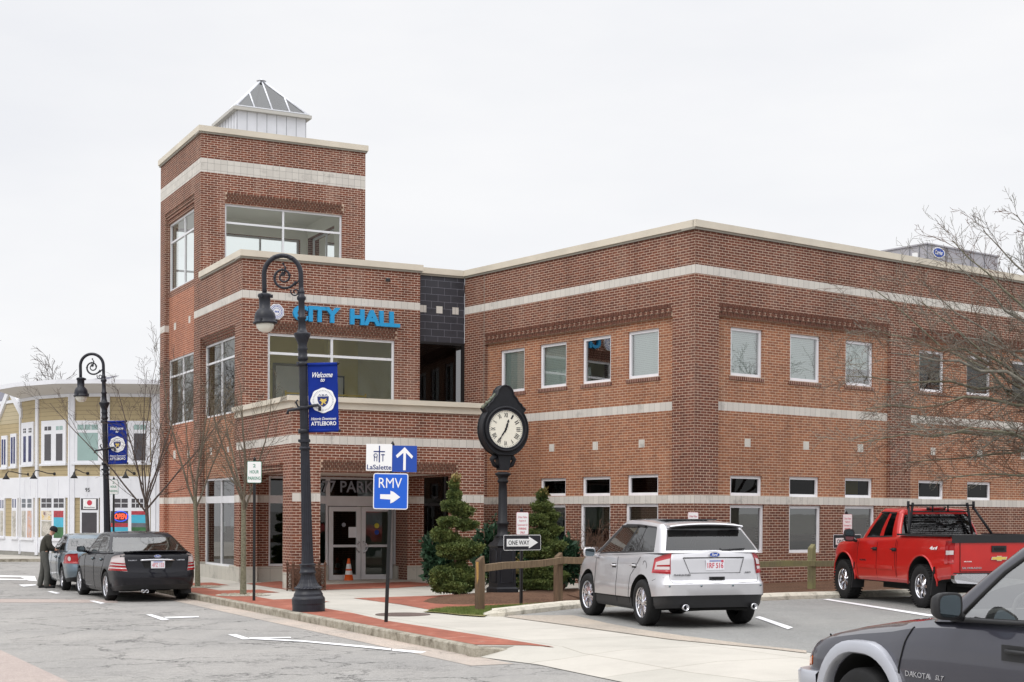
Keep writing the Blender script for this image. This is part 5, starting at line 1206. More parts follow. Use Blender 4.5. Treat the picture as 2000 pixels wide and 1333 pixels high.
# ======== sedans
def plate(root, x, z, text, mat, w=.31, h=.16, y=0, tilt=0):
    mb = MB(); mb.box((x, y, z), (.012, w, h), 'plate_white'); pl = mb.build('number_plate', root)
    text_mesh(text, mat, -w*.43, w*.43, z-h*.32, z+h*.25, lambda a, zz, d: Vector((x-.007-d, y-a, zz)), .003, .01, name='plate_lettering', parent=pl, world=False)
    mb = MB(); mb.box((x-.007, y, z+h*.39), (.004, .2, .014), 'panel_navy'); mb.build('plate_strip', pl)
def sedan(name, label, X, Y, yaw, paint_, wb, W, L0, L1, H, zs, rimn, style='plain', lamps='bars', up=.0, sc=1., rimr=.225, R=.335, rimmat='alloy', group=None):
    r = ground_root(name, label, 'car', X, Y, yaw, up, group=group); zt, zm, zh = zs     # trunk, mid belt, hood
    c = dict(paint=paint_, W=([-L0, -.7, 0, 1.2, wb, wb+L1*.9], [W*.90, W*.975, W, W, W*.985, W*.86]), zlo=([-L0, -.6, .4, wb-.4, wb+.4, wb+L1], [.30, .24, .20, .20, .20, .24]),
             zhi=([-L0, -L0+.12, -.75, -.2, .5, wb-.7, wb-.3, wb+.3, wb+L1-.2, wb+L1], [zt-.02, zt, zt+.015, zm+.02, zm, zm-.02, zh+.03, zh-.01, zh-.12, zh-.22]),
             xr=([0, .12, .3, .42, .6, .9, 1.], [-L0+.12, -L0+.03, -L0, -L0+.01, -L0+.06, -L0+.09, -L0+.14]), xf=([0, .2, .5, .8, 1], [wb+L1-.1, wb+L1-.02, wb+L1, wb+L1-.04, wb+L1-.16]),
             wf=([0, .1, .3, .6, .8, .93, 1.], [.92, .965, .99, 1., .985, .96, .90]), bowR=.12, rcR=.25, bowF=.22, rcF=.35, pan=.26, crown=.03, nside=34,
             zone=lambda s, i, v, P: 'trim_black' if (v < .16 and i < 12) else paint_, wells=[(0, R, R+.065), (wb, R, R+.065)],
             gh=dict(xr=([0, 1], [-.66, .22]), xf=([0, 1], [wb-.36, wb-1.05]), Wx=([-2, 4], [1, 1]), wf=([0, .4, .9, 1], [W*.93, W*.875, W*.735, W*.67]), roof=([-.8, .1, .7, 1.2, 1.8, 2.6], [H-.2, H-.055, H-.005, H, H-.03, H-.25]), rcR=.10, bowR=.12, bowF=.16, rcF=.1,
                     fr=[0, .05, .10, .235, .245, .50, .525, .55, .80, .94, 1.], side=[(2, 3), (4, 5), (7, 9)], black=[3, 5, 6, 9], rearcols=3, frontcols=1, rearglass='glass_car', seats=[wb-1.45, .45], seatz=zm-.06, seattop=.02, roofmat=paint_, crown=.02))
    lo, up_ = build_body(r, c)
    mb = MB(); xb = (wb-.05)
    side_line(mb, lo, [(wb-.62, zm-.05), (wb-.64, .7), (wb-.62, .4), (wb-.60, .24)]); side_line(mb, lo, [(wb-1.72, zm-.02), (wb-1.70, .7), (wb-1.68, .24)]); side_line(mb, lo, [(.10, zm), (.22, .8), (.40, .62), (.42, .24)])
    for sg in (1, -1):
        ribbon(mb, [lo.S(sg*p, v, .002) for p, v in ((7.0, .995), (6.0, .9), (4.4, .72), (4.0, .56), (3.6, .46), (2, .44), (.01, .44))]); ribbon(mb, [lo.S(sg*p, v, .002) for p, v in ((5., .44), (8., .45), (11, .44))])
    mb.build('panel_seam', r)
    for sg in (1, -1):
        for x in (wb-1.55, .42): handle(r, lo, x, zm-.15, sg, paint_ if lamps != 'bars' else 'chrome_dim', .2)
        mirror(r, wb-.72, sg*(W+.09), zm+.06, .2, .14, paint_, sg, 0, .06)
    return r, lo, up_, W
BS, lo, up, W_ = sedan('parked_sedan', 'glossy black sedan parked at the kerb with chrome trunk bar and striped tail lamps', -8.44, 34.27, -27.7, 'paint_black', 2.87, .945, 1.15, 1.02, 1.555, (1.10, 1.08, 1.0), 9)
for sg in (1, -1):
    mb = MB(); patch(mb, lo, [(sg*4.0, .50), (sg*11.5, .56), (sg*9.2, .88), (sg*5.2, .97)], 'lens_clear', .012); o = mb.build('tail_lamp', BS); g = MB()
    for a, b_ in ((.51, .565), (.60, .65), (.685, .72)): patch(g, lo, [(sg*(4.0+(a-.5)*2.4), a+.003), (sg*(11.3-(a-.5)*7), a+.03), (sg*(11.-(b_-.5)*7), b_+.03), (sg*(4.05+(b_-.5)*2.4), b_+.003)], 'lens_red', .017, sides=False)
    g.build('lamp_lens', o)
rx = lambda a, z: lo.S(min(abs(a)/.17, 4), lo.v_at(-1.1, z)).x
mb = MB(); mb.tube([Vector((rx(y, .93)-.012, y, .935+.012*(1-(y/.38)**2))) for y in np.linspace(-.38, .38, 9)], .022, 'chrome', 8); mb.build('trunk_bar', BS)
mb = MB(); patch(mb, lo, [(-1.75, .59), (1.75, .59), (2.1, .765), (-2.1, .765)], 'under', .003); mb.build('plate_recess', BS)
plate(BS, rx(0, .84)-.02, .835, '4PZ 133', 'sign_redpale')
mb = MB(); el = [(.085*cos(t), .034*sin(t)) for t in np.linspace(0, 2*pi, 21)[:-1]]; xe = rx(0, 1.02)-.006
mb.prism(el, 0, .012, 'chrome', lambda a, z, d: Vector((xe-d, -a, 1.025+z))); mb.prism([(a*.82, z*.75) for a, z in el], .012, .016, 'panel_navy', lambda a, z, d: Vector((xe-d, -a, 1.025+z))); em = mb.build('badge', BS)
text_mesh('Ford', 'sign_white', -.045, .045, 1.008, 1.043, lambda a, z, d: Vector((xe-.017-d, -a, z)), .003, .01, .35, name='badge_lettering', parent=em, world=False)
text_mesh('TAURUS', 'chrome', -.66, -.46, .925, .95, lambda a, z, d: Vector((rx(.62, z)-.04-d+.1*max(0, abs(a)-.5), -a, z)), .004, .008, name='badge', parent=BS, world=False)
text_mesh('LIMITED', 'chrome', .44, .62, .925, .95, lambda a, z, d: Vector((rx(.62, z)-.04-d+.1*max(0, abs(a)-.5), -a, z)), .004, .008, name='badge', parent=BS, world=False)
mb = MB()
for i, y in enumerate((.36, .45)): mb.lathe([(.034, 0), (.036, -.11), (.03, -.11), (.028, 0)], 'chrome', 14, (-1.06, y-.1, .25), axis='X', cap=False)
mb.build('exhaust', BS)
mb = MB(); V = [];
for j, (dx, dz) in enumerate(((.06, .01), (-.05, .022), (-.075, .005), (-.02, -.01))):
    for i in range(11): y = -1+.2*i; V.append(Vector((-1.0+dx+.10*y*y, y*.74, zt_b+dz-.012*abs(y)**3)) if False else Vector((-1.02+dx+.13*y*y, y*.72, 1.135+dz-.02*abs(y)**3)))
mb.mesh(V, [(j*11+i, j*11+i+1, ((j+1) % 4)*11+i+1, ((j+1) % 4)*11+i) for j in range(4) for i in range(10)]+[(0, 11, 22, 33), (43, 32, 21, 10)], 'paint_black'); o = mb.build('spoiler', BS); fix_normals(o)
for x, sg in ((-.38, 1), (-.38, -1), (2.87-.39, 1), (2.87-.39, -1)):
    mb = MB(); mb.box((x, sg*.83, .27), (.02, .24, .26), 'trim_black'); mb.build('mud_flap', BS)
place_wheels(BS, [(0, .82, 0), (0, -.82, 0), (2.87, .82, .0), (2.87, -.82, 0)], .335, .235, .225, 'plain', 9, 'chrome')
GS, lo, up, W_ = sedan('parked_sedan', 'grey blue compact sedan parked ahead of the black sedan, a man leaning at its side', -10.93, 39.02, -25., 'paint_steel', 2.58, .88, 1.06, .9, 1.46, (1.03, 1.0, .94), 7)
for sg in (1, -1):
    mb = MB(); patch(mb, lo, [(sg*3.6, .58), (sg*10.5, .60), (sg*9.2, .88), (sg*4.2, .93)], 'lens_red', .012); o = mb.build('tail_lamp', GS); q = lo.S(sg*6.5, .74, .02)
    g = MB(); dd = (lo.S(sg*6.5, .74, .1)-lo.S(sg*6.5, .74, 0)).normalized(); e1_ = dd.orthogonal().normalized(); e2_ = dd.cross(e1_)
    g.mesh([q+(e1_*cos(k*pi/8)+e2_*sin(k*pi/8))*.06 for k in range(16)], [tuple(range(16))], 'lens_clear', False); g.build('lamp_lens', o)
place_wheels(GS, [(0, .765, 0), (0, -.765, 0), (2.58, .765, 0), (2.58, -.765, 0)], .315, .21, .205, 'wide', 5)
# ======== red pickup
TK = ground_root('parked_pickup', 'bright red four door pickup parked by the fence, black rack behind its cab', 'pickup truck', 8.86, 28.88, -13, .136)
k = .93; wb = 3.645*k
c = dict(paint='paint_red', W=([-1.2, -.6, 0, 1, 2.5, wb, 4.4], [.965, .985, .995, .985, .985, .99, .90]), zlo=([-1.2, -.6, -.5, .5, wb-.5, wb+.5, 4.5], [.62, .56, .50, .45, .45, .50, .52]),
         zhi=([-1.2, .98, 1.0, 1.5, 2.6, 2.95, 3.3, 3.9, 4.35, 4.5], [1.385, 1.375, 1.36, 1.33, 1.31, 1.29, 1.25, 1.19, 1.10, 1.02]),
         xr=([0, 1], [-1.13, -1.13]), xf=([0, .3, .8, 1], [4.18, 4.22, 4.20, 4.08]), wf=([0, .08, .3, .42, .46, .75, .95, 1.], [.94, .975, 1., 1., .993, .985, .955, .925]), bowR=.005, rcR=.05, lenR=.05, bowF=.16, rcF=.25, pan=.48, crown=.035, nside=40,
         bed=(-1.3, .98), zone=lambda s, i, v, P: 'paint_red', wells=[(0, .47, .53), (wb, .47, .53)],
         gh=dict(xr=([0, 1], [1.03, 1.22]), xf=([0, 1], [wb-.52, wb-1.12]), Wx=([0, 4], [1, 1]), wf=([0, .4, .9, 1], [.905, .86, .745, .69]), roof=([1, 1.3, 2., 2.6, 3.1], [1.86, 1.905, 1.93, 1.91, 1.7]), rcR=.07, lenR=.05, bowR=.03, bowF=.16, rcF=.1,
                 fr=[0, .05, .12, .40, .42, .50, .52, .80, .93, 1.], side=[(2, 3), (6, 8)], black=[], tint=[(0, 4)], rearcols=0, frontcols=1, rearglass='glass_cartint', seats=[2.35, 1.45], seatz=1.22, seattop=.06, roofmat='paint_red', crown=.03, toptrim=1))
lo, up = build_body(TK, c)
mb = MB(); side_line(mb, lo, [(1.0, 1.36), (1.0, .5)]); side_line(mb, lo, [(2.72, 1.28), (2.74, .9), (2.72, .5)]); side_line(mb, lo, [(1.86, 1.3), (1.86, .5)]); side_line(mb, lo, [(1.06, 1.3), (1.08, .95), (1.02, .55)])
for sg in (1, -1): ribbon(mb, [Vector((-1.137, sg*.80, z)) for z in (1.37, .74)], .006)
ribbon(mb, [Vector((-1.137, y, .735)) for y in (-.8, .8)], .006); mb.build('panel_seam', TK)
for sg in (1, -1):
    mb = MB(); mb.prism([(1.14, .70), (1.80, .70), (1.80, .775), (1.14, .775)], 0, .02, 'paint_red', lambda a, z, d: Vector((a, sg*(lo.ys(a, z)+d-.004), z))); mb.prism([(1.90, .70), (2.66, .70), (2.66, .775), (1.90, .775)], 0, .02, 'paint_red', lambda a, z, d: Vector((a, sg*(lo.ys(a, z)+d-.004), z))); mb.build('side_moulding', TK)
    for x in (1.95, 1.12): handle(TK, lo, x, 1.10, sg, 'trim_black', .2)
    mirror(TK, 2.72, sg*1.18, 1.37, .24, .27, 'trim_black', sg, 0, .08)
    mb = MB(); patch(mb, lo, [(sg*4.4, .36), (sg*10.4, .36), (sg*10.4, .90), (sg*4.4, .90)], 'lens_red', .012); o = mb.build('tail_lamp', TK)
    g = MB(); patch(g, lo, [(sg*5.0, .57), (sg*10., .57), (sg*10., .67), (sg*5.0, .67)], 'lens_clear', .018, sides=False); g.build('lamp_lens', o)
    mb = MB()   # wheel arch lips
    for x in (0, wb):
        pts = [(x+.545*cos(t), .47+.545*sin(t)) for t in np.linspace(-.05, pi+.05, 22)]
        mb.tube([Vector((a, sg*(lo.ys(a, max(z, .55))+.004), z)) for a, z in pts], .018, 'paint_red', 6)
    mb.build('wheel_arch', TK)
    text_mesh('4x4', 'sign_white', -.62, -.32, 1.13, 1.20, lambda a, z, d, sg=sg: Vector((-.94-a if sg > 0 else a, sg*(lo.ys(a, z)+.004+d), z)), .004, .02, .25, name='badge', parent=TK, world=False)
    text_mesh('VORTEC', 'chrome_dim', 2.32, 2.62, .845, .875, lambda a, z, d, sg=sg: Vector((4.94-a if sg > 0 else a, sg*(lo.ys(a, z)+.003+d), z)), .004, .02, name='badge', parent=TK, world=False)
    for x, w in ((-.55, .30), (wb-.56, .28)):
        mb = MB(); mb.prism([(0, 0), (.03, 0), (.03, .55), (0, .55)], -w/2, w/2, 'trim_black', lambda a, z, d, x=x: Vector((x+a+(.55-z)*.22, sg*(.86)+d, .26+z))); mb.build('mud_flap', TK)
mb = MB()   # tailgate top cap and bed rail caps
mb.box((-1.135, 0, 1.33), (.03, 1.92, .12), 'trim_black'); mb.box((-1.06, 0, 1.402), (.17, 1.90, .03), 'trim_black')
for sg in (1, -1): mb.box((-.05, sg*.93, 1.405), (2.05, .10, .035), 'trim_black')
mb.build('bed_rail_cap', TK)
mb = MB(); mb.box((-1.142, 0, 1.155), (.02, .30, .12), 'trim_black'); mb.box((-1.155, 0, 1.155), (.015, .2, .05), 'under'); mb.build('tailgate_handle', TK)
mb = MB(); bow = [(-.17, -.022), (-.15, .032), (-.055, .032), (-.05, .05), (.05, .05), (.055, .032), (.17, .032), (.15, -.022), (.055, -.022), (.05, -.045), (-.05, -.045), (-.055, -.022)]
mb.prism(bow, 0, .012, 'chrome', lambda a, z, d: Vector((-1.138-d, -a, .975+z))); mb.prism([(a*.9, z*.8) for a, z in bow], .012, .018, 'gold', lambda a, z, d: Vector((-1.138-d, -a, .975+z))); mb.build('badge', TK)
text_mesh('SILVERADO', 'chrome', -.76, -.36, .785, .82, lambda a, z, d: Vector((-1.137-d, -a, z)), .005, .015, name='badge', parent=TK, world=False)
text_mesh('MUNSEE', 'sign_white', -.72, -.56, .912, .932, lambda a, z, d: Vector((-1.137-d, -a, z)), .003, .01, name='badge', parent=TK, world=False)
mb = MB()   # chrome step bumper
for sg in (1, -1): mb.prism([(.36, 0), (.97, .03), (1.02, .10), (1.02, .17), (.97, .20), (.36, .20)], 0, .14, 'chrome', lambda a, z, d, sg=sg: Vector((-1.34+d+.07*max(0, a-.8), -sg*a, .50+z)))
mb.box((-1.27, 0, .60), (.10, .74, .19), 'trim_black'); mb.box((-1.24, 0, .705), (.18, 1.9, .02), 'trim_black'); mb.build('bumper', TK)
mb = MB(); mb.box((.9, 0, .40), (2.6, 1.3, .2), 'under'); mb.box((-.7, 0, .52), (.9, 1.2, .16), 'under'); mb.build('chassis', TK)
mb = MB(); R_k = TK   # headache rack
T_ = .022
for sg in (1, -1):
    mb.tube([(1.02, sg*.70, 1.40), (1.04, sg*.60, 2.04)], T_*1.25, 'iron_dark', 6); mb.tube([(.62, sg*.90, 1.42), (.98, sg*.72, 1.93)], T_*1.2, 'iron_dark', 6); mb.tube([(1.0, sg*.72, 1.90), (1.0, sg*.72, 2.07)], T_*1.3, 'iron_dark', 8)
for z in (1.99,): mb.tube([(1.03, -.72, z), (1.03, .72, z)], T_*.8, 'iron_dark', 6)
for y in (-.17, .17): mb.tube([(1.03, y, 1.86), (1.03, y, 1.99)], T_*.8, 'iron_dark', 6)
for i in range(9): mb.tube([(1.03, -.62, 1.45+i*.045), (1.03, .62, 1.45+i*.045)], .009, 'iron_dark', 4)
mb.tube([(1.03, -.62, 1.86), (1.03, .62, 1.86)], T_*.7, 'iron_dark', 6); mb.build('headache_rack', TK)
mb = MB(); mb.tube([(1.18, -.15, 1.925), (1.18, .15, 1.925)], .026, 'lens_red', 8); mb.tube([(1.2, -.2, 1.92), (1.2, .2, 1.92)], .028, 'under', 8); mb.build('brake_light', TK)
for sg in (1, -1):
    mb = MB(); ribbon(mb, [up.S(sg*(up.i0+q), .87, .015) for q in (2.02, 2.5, 2.95)], .022, 'trim_black'); ribbon(mb, [up.S(sg*(up.i0+q), .87, .015) for q in (6.1, 7, 8, 8.3)], .022, 'trim_black'); mb.build('rain_guard', TK)
place_wheels(TK, [(0, .86, 0), (0, -.86, 0), (wb, .86, 0), (wb, -.86, 0)], .42, .235, .27, 'wide', 6, 'chrome', True)
# ======== charcoal pickup in the near corner
DK = ground_root('parked_pickup', 'dark charcoal pickup with pale grey wheel arch flares in the near right corner', 'pickup truck', 4.72, 8.60, -22, .0)
wb = 3.26
c = dict(paint='paint_charcoal', W=([-1.2, 0, 1, 2.4, 2.8, 3.3, 3.8, 4.3], [.88, .90, .905, .905, .90, .87, .85, .84]), zlo=([-1.2, .5, 2.6, 3.6, 4.2], [.52, .42, .42, .46, .50]),
         zhi=([-1.2, 1.15, 1.2, 1.6, 2.2, 2.5, 2.75, 2.95, 3.4, 3.75, 4.0, 4.15], [1.22, 1.20, 1.20, 1.185, 1.175, 1.16, 1.13, 1.09, 1.035, .98, .93, .86]),
         xr=([0, 1], [-1.1, -1.1]), xf=([0, .3, .7, .9, 1], [4.20, 4.24, 4.25, 4.20, 4.08]), wf=([0, .08, .3, .5, .62, .8, .93, 1.], [.94, .975, 1., 1.005, 1., .985, .95, .88]), bowR=.005, rcR=.05, bowF=.10, rcF=.18, pan=.45, crown=.07, nside=44,
         bed=(-1.2, .9), zone=lambda s, i, v, P: 'paint_charcoal', wells=[(0, .40, .475), (wb, .40, .475)],
         gh=dict(xr=([0, 1], [.62, .80]), xf=([0, .5, 1], [2.66, 2.32, 1.80]), Wx=([0, 4], [1, 1]), wf=([0, .4, .9, 1], [.85, .79, .685, .64]), roof=([.6, .9, 1.4, 1.85, 2.7], [1.70, 1.745, 1.77, 1.755, 1.56]), rcR=.07, bowR=.03, bowF=.16, rcF=.09, lenF=.12,
                 fr=[0, .05, .12, .30, .335, .36, .83, .90, 1.], side=[(2, 3), (5, 7)], black=[], tint=[(0, 4)], rearcols=0, frontcols=1, rearglass='glass_near', sideglass='glass_near', seats=[1.0], seatz=1.08, seatmat='interior_light', seattop=.14, roofmat='paint_charcoal', crown=.025, rows=[0, .035, .07, .3, .6, .86, .90, .95, 1.]))
lo, up = build_body(DK, c)
mb = MB(); side_line(mb, lo, [(2.68, 1.10), (2.72, 1.03), (2.75, .95), (2.79, .8), (2.79, .45)], rad=.0055); side_line(mb, lo, [(1.25, 1.18), (1.25, .45)])
for sg in (1, -1): ribbon(mb, [Vector((x, sg*y, ip(x, *c['zhi'])+.004+z)) for x, y, z in ((2.70, .80, -.025), (3.0, .775, -.022), (3.4, .75, -.02), (3.7, .71, -.018), (3.86, .66, -.02))], .006)
mb.build('panel_seam', DK)
for sg in (1, -1):
    for x in (0, wb):
        mb = MB(); V = []; n = 26; ts = np.linspace(-.28, pi+.28, n)
        for t in ts:
            sq = 1+.06*abs(sin(2*t))
            for rr_, yy in ((.465, .84), (.463, .92), (.475, .940), (.535, .944), (.562, .93), (.566, .86)):
                a, z = x+rr_*sq*cos(t), .40+rr_*sq*sin(t)*.98; V.append(Vector((a, sg*yy, z)))
        Fs = [(i*6+q, (i+1)*6+q, (i+1)*6+q+1, i*6+q+1) for i in range(n-1) for q in range(5)]+[(0, 1, 2, 3, 4, 5), tuple((n-1)*6+q for q in range(6))[::-1]]
        mb.mesh(V, Fs, 'paint_flare'); o = mb.build('wheel_flare', DK); fix_normals(o); auto_sharp(o, 40)
    handle(DK, lo, 1.53, 1.005, sg, 'trim_black', .21); mirror(DK, 2.06, sg*1.06, 1.29, .225, .19, 'trim_black', sg, .05*sg, .05)
    mb = MB(); mb.box((1.53, sg*.905, 1.0), (.29, .02, .105), 'trim_black'); mb.build('handle_surround', DK)
    text_mesh('DAKOTA', 'chrome', 2.42, 2.70, .745, .785, lambda a, z, d, sg=sg: Vector((5.12-a if sg > 0 else a, sg*(lo.ys(2.5, z)+.002+d), z)), .006, .012, name='badge', parent=DK, world=False)
    text_mesh('SLT', 'chrome', 2.26, 2.36, .75, .785, lambda a, z, d, sg=sg: Vector((4.62-a if sg > 0 else a, sg*(lo.ys(2.3, z)+.002+d), z)), .006, .012, .3, name='badge', parent=DK, world=False)
    mb = MB(); patch(mb, lo, [(sg*(lo.i1+1.2), .50), (sg*(lo.i1+4.5), .50), (sg*(lo.i1+4.5), .66), (sg*(lo.i1+1.2), .66)], 'lens_amber', .008); mb.build('turn_signal', DK)
    mb = MB(); patch(mb, lo, [(sg*(lo.i1+1.3), .68), (sg*(lo.i1+7), .68), (sg*(lo.i1+7), .93), (sg*(lo.i1+1.6), .93)], 'lens_clear', .008); mb.build('headlight', DK)
    # window frame strip at the belt and quarter post
    mb = MB(); mb.tube([up.S(sg*(up.i0+q), .035, .006) for q in (4.5, 5.5, 6.3, 7.0, 7.4)], .016, 'trim_black', 6); mb.tube([up.S(sg*(up.i0+7.0), v, .004) for v in (.03, .3, .6, .88)], .014, 'trim_black', 6); mb.build('window_trim', DK)
mb = MB(); V = []
for j, (dx, dz) in enumerate(((.0, .0), (.03, .05), (.06, .075), (.075, .06), (.05, -.01))):
    for i in range(13):
        y = -1+2*i/12; V.append(Vector((3.97+dx*.8+.12*(1-y*y), y*.66, .915+dz*.62-.01*abs(y)**4)))
mb.mesh(V, [(j*13+i, j*13+i+1, (j+1)*13+i+1, (j+1)*13+i) for j in range(4) for i in range(12)], 'glass_black'); mb.build('hood_deflector', DK)
mb = MB(); V = []; pl_ = [(3.84, .90), (4.06, .89), (4.20, .83), (4.32, .6), (4.36, .3), (4.37, 0)]; pl_ = pl_+[(a, -b) for a, b in pl_[-2::-1]]
for a, b in pl_:
    for z, o_ in ((.46, -.01), (.48, .012), (.64, .02), (.665, 0), (.665, -.12)): V.append(Vector((a+o_, b*(1+o_*.6), z)))
m_ = 5; mb.mesh(V, [(i*m_+q, (i+1)*m_+q, (i+1)*m_+q+1, i*m_+q+1) for i in range(len(pl_)-1) for q in range(m_-1)], 'paint_flare'); o = mb.build('bumper', DK); fix_normals(o); auto_sharp(o, 35)
mb = MB(); mb.tube([(1.95+.19*cos(t)*.35, .38+.19*sin(t), 1.19+.19*cos(t)*.94) for t in np.linspace(0, 2*pi, 25)[:-1]], .014, 'interior_light', 6, closed=True); mb.tube([(1.95, .38, 1.19), (2.3, .38, 1.05)], .03, 'interior', 8); mb.tube([(1.95, .2, 1.19), (1.95, .56, 1.19)], .014, 'interior_light', 6); mb.build('steering_wheel', DK)
mb = MB(); mb.prism([(2.2, 1.05), (2.55, 1.1), (2.6, 1.16), (2.35, 1.24), (2.2, 1.2)], -.76, .76, 'interior_light', lambda a, z, d: Vector((a, d, z)), True); mb.build('dashboard', DK)
mb = MB(); mb.tube([Vector((2.45+.0, .3, 1.31))+Vector((0, 0, 0)), Vector((2.52, .0, 1.25)), Vector((2.55, -.3, 1.23))], .01, 'under', 5); mb.tube([Vector((2.28, 0, 1.55)), Vector((2.24, 0, 1.53))], .03, 'under', 6); mb.build('windscreen_wiper', DK)
place_wheels(DK, [(0, .80, 0), (0, -.80, 0), (wb, .80, 0), (wb, -.80, 0)], .375, .2, .24, 'wide', 5)
# ---------------------------------------------------------------- street furniture
def gup(u, v, up=.13): x, y = gpt(u, v, up); return x, y, gz(x, y)+up
def street_lamp(name, x, y, z, label, H=6.72, yaw=0., banner=True, blabel=''):
    # yaw: direction of the arm; arm reaches to local -x
    r = thing(name, label, 'street lamp', (x, y, z), yaw, group='black street lamps along the kerb')
    s = H/6.72
    mb = MB()
    mb.lathe([(.305, 0), (.305, .13), (.31, .15), (.31, .24), (.30, .26), (.275, .29), (.27, .33), (.24, .38), (.235, .41), (.265, .43), (.262, .455), (.225, .47), (.18, .53), (.15, .60), (.138, .66), (.135, .70)], 'iron', 48, flute=.06, fl_rng=(.455, .68), smooth=False)
    mb.lathe([(.135, .70), (.155, .715), (.155, .75), (.14, .76), (.14, .86), (.155, .87), (.155, .89), (.12, .90)], 'iron', 32)
    mb.build('base', r)
    mb = MB(); mb.lathe([(.118, .89), (.105, 1.2), (.082, 3.3), (.076, 4.72)], 'iron', 32, flute=.10, fl_rng=(.9, 4.68), smooth=False); mb.build('pole', r)
    cz_ = lambda z: float(np.interp(z, [4.33, 4.86, 5.26, 5.69, 5.82], [4.70, 5.22, 5.52, 5.90, 5.98]))
    mb = MB(); mb.lathe([(r_, cz_(z_)) for r_, z_ in [(.078, 4.33), (.10, 4.36), (.10, 4.40), (.085, 4.42), (.085, 4.52), (.10, 4.55), (.085, 4.58), (.085, 4.64), (.095, 4.68), (.125, 4.75), (.16, 4.83), (.155, 4.86), (.10, 4.88), (.075, 4.98), (.068, 5.2), (.085, 5.22), (.085, 5.26), (.06, 5.29), (.058, 5.6), (.085, 5.64), (.085, 5.69), (.06, 5.73), (.06, 5.82)]], 'iron', 20)
    mb.lathe([(.06, 5.96), (.07, 5.99), (.05, 6.02), (.045, 6.08)], 'iron', 16)
    # crook arm: semicircle to -x
    R = .345; cx = -R; zc = 6.33
    arc = [(0, 0, 5.9), (0, 0, 6.1)]+[(cx+R*cos(t), 0, zc+R*sin(t)*1.02) for t in np.linspace(0, pi, 20)]+[(-2*R, 0, 6.1), (-2*R, 0, 5.93)]
    mb.tube(arc, [.05]+[.045]*(len(arc)-1), 'iron', 10); mb.build('crook_arm', r)
    # scroll
    mb = MB(); sp = []
    for t in np.linspace(0, 3.35*pi, 46):
        rr = .245*math.exp(-t*.135); sp.append((cx+.02+rr*cos(-.35-t), 0, 6.28+rr*sin(-.35-t)))
    mb.tube(sp, list(np.linspace(.028, .014, 46)), 'iron', 6)
    sp2 = []
    for t in np.linspace(0, 2.6*pi, 26):
        rr = .095*math.exp(-t*.16); sp2.append((-.11+rr*cos(pi-.5+t), 0, 6.0+rr*sin(pi-.5+t)))
    mb.tube(sp2, .014, 'iron', 6); mb.tube([(-.12, 0, 6.12), (-.03, 0, 6.22)], .018, 'iron', 6)
    for k in range(11):
        q = sp[-1]; a = 2*pi*k/11; mb.tube([q, (q[0]+.055*cos(a), 0, q[2]+.055*sin(a))], [.016, .006], 'iron', 5)
    for k in (4, 12, 18, 24): q = sp[k]; mb.lathe([(.0, -.03), (.032, -.01), (.032, .01), (0, .03)], 'iron', 8, q)
    mb.tube([(cx+.04, 0, 6.36), (cx+.06, 0, 6.46), (cx+.02, 0, 6.52)], [.018, .022, .008], 'iron', 6); mb.lathe([(0, -.03), (.03, 0), (0, .03)], 'iron', 8, (cx+.02, 0, 6.53))
    mb.build('scroll', r)
    for t in (pi*.35, pi*.5, pi*.62):
        pass
    mb = MB()
    for t in (1.0, 1.3, 1.6, 1.9): mb.lathe([(.05, -.02), (.055, 0), (.05, .02)], 'iron', 10, (cx+R*cos(t), 0, zc+R*sin(t)*1.02))
    mb.build('arm_collar', r)
    # lantern
    xL = -2*R; mb = MB()
    lz = lambda z: 5.99-(5.98-z)*.84
    mb.lathe([(r_, lz(z_)) for r_, z_ in [(.05, 5.98), (.115, 5.96), (.13, 5.93), (.125, 5.89), (.108, 5.87), (.105, 5.64), (.145, 5.60), (.185, 5.52), (.20, 5.42), (.195, 5.36), (.225, 5.33), (.23, 5.30), (.20, 5.285), (.18, 5.30)]], 'iron', 28, (xL, 0, 0))
    for a in (.3, 2.4, 4.5): mb.box((xL+.13*cos(a), .13*sin(a), lz(5.91)), (.05, .03, .06), 'iron', Matrix.Rotation(a, 3, 'Z')); mb.box((xL+.205*cos(a), .205*sin(a), lz(5.36)), (.05, .04, .06), 'iron', Matrix.Rotation(a, 3, 'Z'))
    o = mb.build('lantern', r); mb = MB()
    mb.lathe([(r_, lz(z_)) for r_, z_ in [(.172, 5.295), (.168, 5.25), (.15, 5.19), (.11, 5.13), (.06, 5.10), (0, 5.095)]], 'globe', 24, (xL, 0, 0)); mb.build('globe', o)
    # banner arms
    mb = MB()
    for z_ in ((4.22, 1.98)): pass
    for zz in (4.64, 3.38):
        mb.tube([(0, 0, zz), (.66, 0, zz)], .02, 'iron', 8); mb.lathe([(.03, -.02), (.035, 0), (0, .03)], 'iron', 8, (.66, 0, zz), axis='X'); mb.tube([(-.02, 0, zz-.04), (-.02, 0, zz+.04)], .10, 'iron', 12)
    # flower bracket
    mb.tube([(-.30, -.10, 3.70), (-.28, -.10, 3.77), (-.1, -.06, 3.80), (.1, -.05, 3.84), (.27, -.07, 3.86), (.31, -.08, 3.82), (.30, -.08, 3.75)], .028, 'iron', 8)
    mb.tube([(-.06, 0, 3.55), (-.05, 0, 3.72), (-.15, -.02, 3.93), (-.11, -.02, 3.97)], .018, 'iron', 6)
    for zz in (3.82, 3.2, 3.06): mb.lathe([(.10, zz-.03), (.11, zz), (.10, zz+.03)], 'iron', 16)
    mb.box((0, -.09, 3.2), (.22, .03, .05), 'iron'); mb.build('banner_bracket', r)
    for ch in KIDS[r.name]: pass
    r.scale = (s, s, s); r.rotation_euler = (0, -radians(1.6), yaw)
